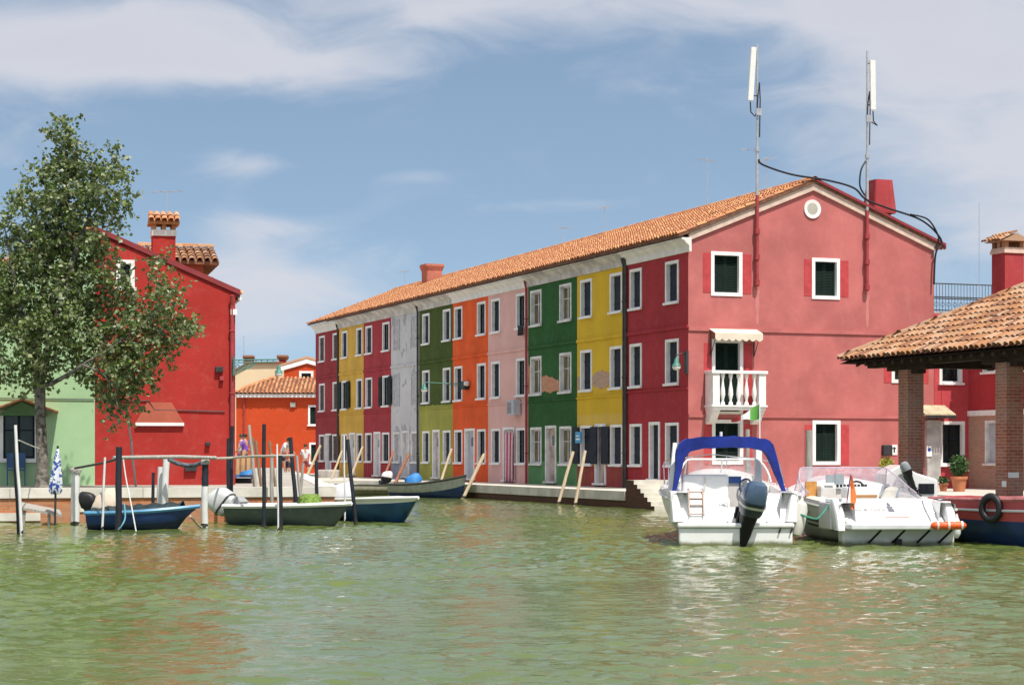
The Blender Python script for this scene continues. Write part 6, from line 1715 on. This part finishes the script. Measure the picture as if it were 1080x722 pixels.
# --- white cabin boat behind
b3 = thing('cabin_boat', 'small white cabin boat with navy windows behind the sloping-stern boat', 'boat', (bx(971, 46.2), 46.2, 0), R(90))
open_boat(b3, 4.0, 1.45, lambda s: .62+.25*s, .25, [GEL, GEL], transom=.9, deck_from=.55, rail_r=.03, inner=GEL_OFF, thwarts=())
k3 = 46.2/F; y3 = lambda px: (971-px)*k3; z3 = lambda py: EYE + (478-py)*k3
q = MB(); q.prism_x([(y3(937),.6), (y3(938),z3(500)), (y3(946),z3(494.5)), (y3(954.5),z3(489.8)), (y3(958),z3(492)), (y3(972),z3(499)), (y3(992),z3(505)), (y3(994),z3(507)), (y3(994),.6)], .5, 1.9)
cb3 = q.build('cabin', GEL, b3, bevel=.04)
q = MB(); q.box(.475, .497, y3(990), y3(973.5), z3(521), z3(510)); q.build('window', PANE, cb3); q = MB(); q.box(.475, .497, y3(968), y3(962), z3(521), z3(513)); q.build('window', PANE, cb3)
m3 = outboard(b3, (.40, y3(962), z3(503)), .62, basic('grey_cowling', (.26,.28,.30), .35), BLACK, tilt=R(-6), roll=R(-25), low=BLACK)
# --- red and blue barge at the right edge
dirb = Vector((-.47, .88, 0)).normalized(); bow = Vector((9.0, 42.4, 0)); Lb = 9.5; stn = bow - dirb*Lb
bg_ = thing('barge', 'navy hulled barge with a broad red gunwale at the right edge of the photo', 'boat', stn, heading(dirb))
REDB = basic('faded_red_boat_paint', (.44,.07,.07), .55, .2, 1.6)
open_boat(bg_, Lb, 2.3, lambda s: 1.0 - .16*s, .45, [NAVYB, REDB], transom=.8, rake=.35, full=.5, p=4.5, vee=2.3, strake=7, deck_from=.9, deck_mat=REDB, rail_mat=basic('pale_pink_rail_paint', (.46,.16,.16), .6, .3, 4), rail_r=.045, inner=basic('dark_red_boat_paint', (.16,.03,.03), .6, .2), floor_z=.2, thwarts=(.2,.4,.6))
q = MB(); hh, sec, NS, NP = hull_data(Lb, 2.3, lambda s: 1.0 - .16*s, .45, .8, .35, .5, 4.5, 2.3)
q.tube([(s*Lb, hh(s)+.012, sec(s)[8][2]) for s in [k/30 for k in range(0, 30)]], .028, 6); q.build('strake_line', GELSTAIN, bg_, smooth=True)
tw = min((bg_.location + Matrix.Rotation(bg_.rotation_euler.z, 3, 'Z') @ Vector((q_/200*Lb, hh(q_/200)+.09, .62)) for q_ in range(20, 196)), key=lambda w_: abs(540+w_.x*F/w_.y-1045))
q = MB(); n, m_ = 22, 10; Rr, r_ = .205, .07
q.add([((Rr+r_*math.cos(6.283*j/m_))*math.cos(6.283*i/n), r_*math.sin(6.283*j/m_), (Rr+r_*math.cos(6.283*j/m_))*math.sin(6.283*i/n)*1.1) for i in range(n) for j in range(m_)], [(i*m_+j, ((i+1) % n)*m_+j, ((i+1) % n)*m_+(j+1) % m_, i*m_+(j+1) % m_) for i in range(n) for j in range(m_)])
ty = q.build('tyre_fender', BLACK, smooth=True); ty.location = at(1045, 535.5, tw.y); ty.rotation_euler = (0, 0, heading(dirb)+.25)
tag(ty, 'black tyre hung as a fender on the red and navy barge', 'tyre')
tpt = ty.location
line('rope', 'dark rope from the tyre along the red gunwale of the barge', 'rope', [at(1046, 524, tpt.y), at(1038, 530, tpt.y+.35), at(1022, 535, tpt.y+.9), at(1012, 530, tpt.y+1.4)], .03, BLACK)

# --- small boats by the left quay
bA = thing('rowing_boat', 'small dark blue boat with a pale blue rim and a dark cover', 'boat', (bx(98.5, 47.2), 47.2, 0), R(-8))
zsA = lambda s: .39 + .16*s**2
hA, halfA = open_boat(bA, 2.62, 1.35, zsA, .2, [basic('dark_navy_dinghy_paint', (.008,.018,.06), .4, .2), NAVYB], transom=.8, rake=.55, full=.4, p=2.0, deck_from=.80, deck_mat=basic('pale_blue_boat_paint', (.09,.26,.44), .4, .15), rail_mat=basic('pale_blue_boat_paint', (.09,.26,.44), .4, .15), rail_r=.055, inner=NAVYB, thwarts=())
q = MB(); v = []; nx, ny = 20, 8; rg_ = random.Random(2)
for i in range(nx+1):
    s = .04 + .80*i/nx
    for j in range(ny+1):
        t = j/ny*2-1; v.append((s*2.62, (halfA(s)-.03)*t, zsA(s)+.02+.14*(1-abs(t)**2.5)*(1-.6*(i/nx-.5)**2)+.03*math.sin(i*1.7+j)+rg_.uniform(-.015, .015)))
q.add(v, [(i*(ny+1)+j, (i+1)*(ny+1)+j, (i+1)*(ny+1)+j+1, i*(ny+1)+j+1) for i in range(nx) for j in range(ny)])
cv_ = q.build('boat_cover', basic('dark_tarpaulin', (.02,.035,.04), .6, .4, 5, .5, 20), smooth=True); cv_.location = bA.location; cv_.rotation_euler = bA.rotation_euler; tag(cv_, 'dark tarpaulin cover laid over the small dark blue boat', 'boat cover')
outboard(bA, (.05, 0, .42), .75, BLACK, BLACK, tilt=R(-8))
q = MB(); rg_ = random.Random(4); q.loft([((.02+.0,0,.36), (.36,0,0), (0,.26,0), 2.5), ((.02,0,.62), (.33,0,0), (0,.24,0), 2.6), ((.05,.02,.84), (.25,0,.05), (0,.19,0), 2.4), ((.08,.02,.96), (.10,0,.04), (0,.09,0), 2)], 18)
q.v = [(x+rg_.uniform(-.025,.025), y+rg_.uniform(-.025,.025), z+rg_.uniform(-.02,.02)) for x, y, z in q.v]
cm = q.build('motor_cover', basic('beige_cloth', (.56,.47,.37), .9, .1, 3, .5, 20), smooth=True); cm.location = bA.location + Vector((.25,.05,-.02)); tag(cm, 'beige cloth wrapped over the motor of the small dark blue boat', 'cloth')

pB0, pB1 = Vector((bx(249, 50.1), 50.1, 0)), Vector((bx(370, 48.9), 48.9, 0)); dB = pB1-pB0
bB = thing('motor_dinghy', 'grey green open boat with a white rim and a covered white outboard', 'boat', pB0, heading(dB))
GREYH = basic('grey_green_hull_paint', (.070,.088,.090), .45, .35, 1.4)
hB, halfB = open_boat(bB, dB.length, 1.5, lambda s: .48 + .08*s**2, .2, [GREYH, GREYH], transom=.88, rake=.35, full=.45, p=2.2, vee=1.35, deck_from=.62, deck_mat=GEL, rail_mat=GEL, rail_r=.06, inner=GELSTAIN, thwarts=(.3,))
outboard(bB, (.10, .0, .50), 1.25, GELSTAIN, basic('grey_motor_leg', (.30,.31,.31), .5, .2), tilt=R(-52), band=basic('dark_motor_band', (.03,.03,.035), .5))
q = MB(); rg_ = random.Random(9); q.loft([((0,0,-.05), (.30,0,0), (0,.26,0), 2), ((0,0,.08), (.30,0,0), (0,.24,0), 2.2), ((.02,0,.17), (.18,0,0), (0,.16,0), 2)], 16); q.v = [(x+rg_.uniform(-.04,.04), y+rg_.uniform(-.04,.04), z+rg_.uniform(-.03,.03)) for x, y, z in q.v]
nb_ = q.build('net_heap', basic('green_net', (.14,.22,.04), .95, .4, 14, .8, 40)); nb_.location = at(327, 528.5, 49.4); tag(nb_, 'heap of green netting on the foredeck of the grey green boat', 'net')

pC0, pC1 = Vector((bx(352, 54.6), 54.6, 0)), Vector((bx(441, 50.9), 50.9, 0)); dC = pC1-pC0
bC = thing('motor_dinghy', 'blue boat with a white topside stripe, bow pointing right', 'boat', pC0, heading(dC))
BLUEH = basic('teal_blue_hull_paint', (.018,.080,.20), .4, .3, 1.6)
hC, halfC = open_boat(bC, dC.length, 1.7, lambda s: .52 + .14*s, .22, [BLUEH, GEL], transom=.85, rake=.75, full=.4, p=2.0, vee=1.35, strake=8, deck_from=.5, deck_mat=GEL, rail_mat=GEL, rail_r=.05, inner=GELSTAIN, thwarts=(.25,))
q = MB(); q.loft([((0,0,-.05), (.40,0,.02), (0,.28,0), 3), ((.05,0,.18), (.36,0,.04), (0,.25,0), 2.6), ((.1,0,.34), (.22,0,.06), (0,.16,0), 2.2)], 16)
ct = q.build('motor_cover', basic('pale_grey_cloth', (.52,.53,.56), .8, .1, 4, .4), smooth=True); ct.location = at(358, 522, 53.8); tag(ct, 'pale grey cloth bundle in the stern of the blue boat with a white stripe', 'cloth')

pD0, pD1 = Vector((bx(418, 83.8), 83.8, 0)), Vector((bx(491.5, 78.8), 78.8, 0)); dD = pD1-pD0
bD = thing('rowing_boat', 'blue and grey wooden rowing boat with a raised bow by the row quay', 'boat', pD0, heading(dD))
hD, halfD = open_boat(bD, dD.length, 1.5, lambda s: .50 + .42*s**3, .2, [NAVYB, basic('grey_green_strake_paint', (.36,.38,.33), .6, .15)], transom=.6, rake=.3, full=.45, p=2.0, vee=2.2, strake=6, deck_from=.84, rail_mat=basic('dark_rim', (.05,.05,.05), .6), rail_r=.05, inner=POST_GREYWOOD, thwarts=(.3, .6))
q = MB(); rg_ = random.Random(12); q.loft([((0,0,-.12), (.34,0,0), (0,.26,0), 2.2), ((.0,0,.04), (.33,0,0), (0,.25,0), 2.2), ((.08,0,.15), (.22,0,0), (0,.17,0), 2), ((.12,0,.24), (.08,0,0), (0,.08,0), 2)], 16); q.v = [(x+rg_.uniform(-.04,.04), y+rg_.uniform(-.03,.03), z+rg_.uniform(-.03,.03)) for x, y, z in q.v]
tp = q.build('tarpaulin', basic('bright_blue_tarpaulin', (.03,.20,.52), .6, .12, 4, .4), smooth=True); tp.location = at(436, 505, 82.6); tag(tp, 'bright blue tarpaulin bundle in the grey and blue rowing boat', 'tarpaulin')
pE0, pE1 = Vector((bx(404, 86.0), 86.0, 0)), Vector((bx(340, 84.5), 84.5, 0)); dE = pE1-pE0
bE = thing('motor_dinghy', 'low pale boat with a white-capped black outboard at the end of the canal', 'boat', pE0, heading(dE))
open_boat(bE, dE.length, 1.5, lambda s: .42+.06*s, .2, [basic('olive_grey_hull_paint', (.16,.15,.12), .6, .2), basic('pale_hull_rim', (.42,.40,.33), .7, .15)], transom=.9, strake=7, deck_from=.5, inner=GELSTAIN, rail_mat=basic('dark_rim', (.05,.05,.05), .6), thwarts=())
outboard(bE, (.05, 0, .52), .86, GEL, BLACK, tilt=R(-12), low=BLACK)
outb = outboard(bC, (.15, 0, .62), .8, GEL, BLACK, tilt=R(-40))

# ------------------------------------------------------------------ plants in pots
LEAFM = [basic('bush_leaf', (.035,.09,.02), .5, .4, 9), basic('yellow_green_leaf', (.26,.28,.03), .5, .3, 9)]
def foliage(name, c, rx, rz, n, mat, parent, seed, size=.09):
    rg = random.Random(seed); q = MB()
    for _ in range(n):
        th, ph, rr = rg.uniform(0, 6.283), math.acos(rg.uniform(-1, 1)), rg.random()**.5
        p = Vector(c) + Vector((rx*rr*math.sin(ph)*math.cos(th), rx*rr*math.sin(ph)*math.sin(th), rz*rr*math.cos(ph)))
        d = Vector((rg.gauss(0,1), rg.gauss(0,1), rg.gauss(.2,.8))).normalized(); s = d.cross(Vector((rg.gauss(0,1), rg.gauss(0,1), .3))).normalized()
        q.add([p, p+d*size*.5+s*size*.3, p+d*size, p+d*size*.5-s*size*.3], [(0,1,2,3)])
    return q.build(name, mat, parent, fix=False)
def potted(label, px, py, Y, pr, phh, br, bh, n, mat, seed, stem=True):
    p = at(px, py, Y); t_ = thing('potted_plant', label, 'potted plant', (p.x, p.y, GR))
    q = MB(); q.lathe([(pr*.68,0),(pr*.95,phh*.82),(pr*1.06,phh*.82),(pr*1.08,phh),(pr*.92,phh),(pr*.85,phh*.85),(.01,phh*.85)], (0,0,0), 18)
    pot_ = q.build('pot', basic('terracotta_pot', (.46,.17,.08), .8, .12), t_, smooth=True)
    if stem: q = MB(); q.tube([(0,0,phh*.8), (.02,0,phh+bh*.4)], .03, 6); q.build('stem', POST_WOOD, t_)
    foliage('foliage', (0,0,phh+bh*.5), br, bh*.58, n, mat, t_, seed); return t_
potted('round green bush in a tall terracotta pot against the pink brick wall', 1011.5, 518, 65.5, .27, .50, .31, .68, 1300, LEAFM[0], 3)
potted('small terracotta pot plant beside the large terracotta pot', 995, 517, 66.4, .16, .25, .16, .20, 220, LEAFM[0], 5, False)
potted('yellow green leafy plant below the mailbox on the gable end', 935, 512, 67.2, .26, .38, .27, .72, 700, LEAFM[1], 4)

# ------------------------------------------------------------------ market stall, stone block
sp = Vector((bx(257, 60), 60.0, GL)); stl = thing('market_stall', 'small market stall with a tan cloth side and a blue tarpaulin edge', 'stall', sp)
sS = 60/F; fx = lambda px: (px-257)*sS; fz = lambda py: EYE+(478-py)*sS-GL
q = MB()
for px in (248.5, 265.5): q.tube([(fx(px), 0, -.0), (fx(px), 0, fz(478))], .03, 6)
q.build('stall_post', POLE_PALE, stl)
q = MB(); n = 14; v = []
for i in range(n+1):
    t = i/n; v += [(fx(249+16.5*t), -.05-.03*math.sin(t*19), fz(481+1.5*math.sin(t*3))), (fx(248.5+17*t), -.06-.05*math.sin(t*19+.5), fz(500))]
q.add(v, [(i*2, i*2+2, i*2+3, i*2+1) for i in range(n)]); q.build('cloth_side', basic('tan_canvas', (.50,.33,.17), .9, .15, 3, .4), stl, smooth=True)
q = MB(); q.box(fx(245), fx(267), -.35, .5, fz(503), fz(500.5)); q.build('tabletop', basic('stall_blue', (.03,.12,.34), .6), stl)
q = MB(); q.box(fx(249), fx(265), -.1, .5, 0, fz(504)); q.build('base_box', basic('dark_crate', (.03,.03,.035), .8, .4), stl)
q = MB(); q.loft([((0,0,0), (.25,0,.03), (0,.18,0), 2.4), ((0,0,.12), (.20,0,.05), (0,.14,0), 2.2)], 12); tq = q.build('tarpaulin', basic('bright_blue_tarpaulin', (.03,.20,.52), .6, .12, 4, .4), smooth=True)
tq.location = (bx(261, 59.8), 59.75, GL+fz(499.8)); tag(tq, 'folded bright blue tarpaulin on the market stall edge', 'tarpaulin')
p = at(346.5, 501, 103); q = MB(); q.loft([((0,0,0), (.55,0,0), (0,.4,0), 5), ((0,0,.35), (.6,0,0), (0,.42,0), 4), ((0,0,.42), (.5,0,0), (0,.34,0), 3)], 16)
o = q.build('stone_block', STONE_GREY); o.location = (p.x, p.y, GR); tag(o, 'grey stone block at the foot of the dark red end house', 'stone block')

# ------------------------------------------------------------------ people
def skin_body(name, joints, edges, mat, parent, root_i=0, sub=1):
    me = bpy.data.meshes.new(name); me.from_pydata([j[0] for j in joints], edges, []); me.materials.append(mat)
    o = bpy.data.objects.new(name, me); COL.objects.link(o); o.parent = parent
    o.modifiers.new('skin', 'SKIN')
    for i, j in enumerate(joints):
        sv = me.skin_vertices[0].data[i]; r = j[1]; sv.radius = r if isinstance(r, tuple) else (r, r); sv.use_root = (i == root_i)
    s = o.modifiers.new('sub', 'SUBSURF'); s.levels = sub; s.render_levels = sub
    return o
SKIN = basic('skin', (.42,.24,.16), .6, .05)
def person(label, loc, face, shirt, legs, hair, bend=0.0, step=.25, arm=(.1, .1), h=1.7, skirt=False):
    root = thing('person', label, 'person', loc, face); k = h/1.7
    # local x forward, y left; joints
    c, s = math.cos(bend), math.sin(bend)
    def up(z, x=0, y=0): d = z-.92; return (k*(x*c + d*s), k*y, k*(.92 + d*c - x*s))
    J = [((0,0,.92*k), (.13,.11)), (up(1.12), (.12,.10)), (up(1.36), (.15,.11)), (up(1.48), .06), (up(1.55,.01), .055), (up(1.62,.02), .09), (up(1.69,.01), .075)]
    E = [(0,1),(1,2),(2,3),(3,4),(4,5),(5,6)]
    for sd in (1, -1):
        i = len(J); J += [((0, sd*.09*k, .86*k), .09), ((sd*step*.35*k+.02, sd*.10*k, .50*k), .062), ((sd*step*.5*k-(.08 if sd < 0 else 0), sd*.10*k, .09*k), .042), ((sd*step*.5*k+.12, sd*.11*k, .035*k), (.04,.03))]
        E += [(0,i),(i,i+1),(i+1,i+2),(i+2,i+3)]
        i = len(J); a_ = arm[0 if sd > 0 else 1]
        sh = up(1.40, 0, sd*.19); el = up(1.40-.28*math.cos(a_), .28*math.sin(a_), sd*.23); wr = up(1.40-.28*math.cos(a_)-.24*math.cos(a_*1.7), .28*math.sin(a_)+.24*math.sin(a_*1.7), sd*.22)
        hd = up(1.40-.28*math.cos(a_)-.36*math.cos(a_*1.7), .28*math.sin(a_)+.34*math.sin(a_*1.7), sd*.21)
        J += [(sh, .055), (el, .042), (wr, .032), (hd, (.04,.022))]; E += [(2,i),(i,i+1),(i+1,i+2),(i+2,i+3)]
    skin_body('person', J, E, SKIN, root).name = 'body'
    g = .022
    ups = [(J[0][0], (.155,.135)), (J[1][0], (.145,.125)), (J[2][0], (.172,.13)), (J[3][0], .075)]; e = [(0,1),(1,2),(2,3)]
    for i0 in (11, 19):
        a_ = Vector(J[i0][0]); b_ = Vector(J[i0+1][0]); n0 = len(ups); ups += [(tuple(a_), .078), (tuple(a_.lerp(b_, .75)), .068)]; e += [(2,n0),(n0,n0+1)]
    skin_body('shirt', ups, e, shirt, root)
    lo = [((0,0,.95*k), (.15,.13)), ((0,0,.88*k), (.15,.13))]; e = [(0,1)]
    for i0 in (7, 15):
        a_ = Vector(J[i0][0]); b_ = Vector(J[i0+1][0]); n0 = len(lo); lo += [(tuple(a_), .112), (tuple(a_.lerp(b_, .95)), .088)]; e += [(1,n0),(n0,n0+1)]
    skin_body('shorts', lo, e, legs, root)
    q = MB(); hp = Vector(J[5][0]); q.loft([((hp.x-.015,hp.y,hp.z-.01), (.098*k,0,0), (0,.092*k,0), 2), ((hp.x-.02,hp.y,hp.z+.06), (.10*k,0,0), (0,.094*k,0), 2), ((hp.x-.02,hp.y,hp.z+.12), (.065*k,0,0), (0,.06*k,0), 2)], 12); q.build('hair', hair, root, smooth=True)
    q = MB()
    for sd in (1, -1):
        q.loft([((hp.x+.085*k, hp.y+sd*.032, hp.z+.0), (.012,0,0), (0,.014,0), 2), ((hp.x+.097*k, hp.y+sd*.032, hp.z+.0), (.004,0,0), (0,.006,0), 2)], 6)
    q.build('eyes', BLACK, root)
    q = MB(); q.loft([((hp.x+.085*k, hp.y, hp.z+.01), (.01,0,0), (0,.01,0), 2), ((hp.x+.115*k, hp.y, hp.z-.03), (.014,0,0), (0,.017,0), 2)], 6); q.build('nose', SKIN, root)
    return root
HAIR_D = basic('dark_hair', (.02,.014,.01), .6, .2); HAIR_B = basic('brown_hair', (.06,.035,.02), .6, .2)
SH_W = basic('white_cotton', (.60,.60,.62), .9, .06); SH_P = basic('purple_cotton', (.20,.08,.40), .9, .1); BLU_C = basic('blue_cotton', (.02,.06,.40), .9, .1); DK = basic('dark_cotton', (.03,.03,.04), .9, .2); MAR = basic('maroon_cotton', (.16,.03,.04), .9, .1)
person('person in a purple top and dark shorts beside a companion in white', (bx(258.5, 84), 84.0, GL), R(160), SH_P, DK, HAIR_D, 0, .3, (.5, .2))
person('person in a white top and bright blue shorts behind the market stall', (bx(253.8, 84.5), 84.5, GL), R(20), SH_W, BLU_C, HAIR_B, .05, .2, (.3, .6))
person('person in a white shirt walking past the orange house end', (bx(322, 101), 101.0, GR), R(-65), SH_W, MAR, HAIR_D, 0, .35, (.3, -.3))
person('dark-haired person in white stooping forward behind the posts', (bx(297, 92), 92.0, GL), R(-20), SH_W, DK, HAIR_D, .55, .2, (.9, .7))
person('person in a red top standing behind the stooping person', (bx(303.5, 97), 97.0, GR), R(-100), basic('red_cotton', (.34,.05,.05), .9), DK, HAIR_B, 0, .2, (.1, .2))
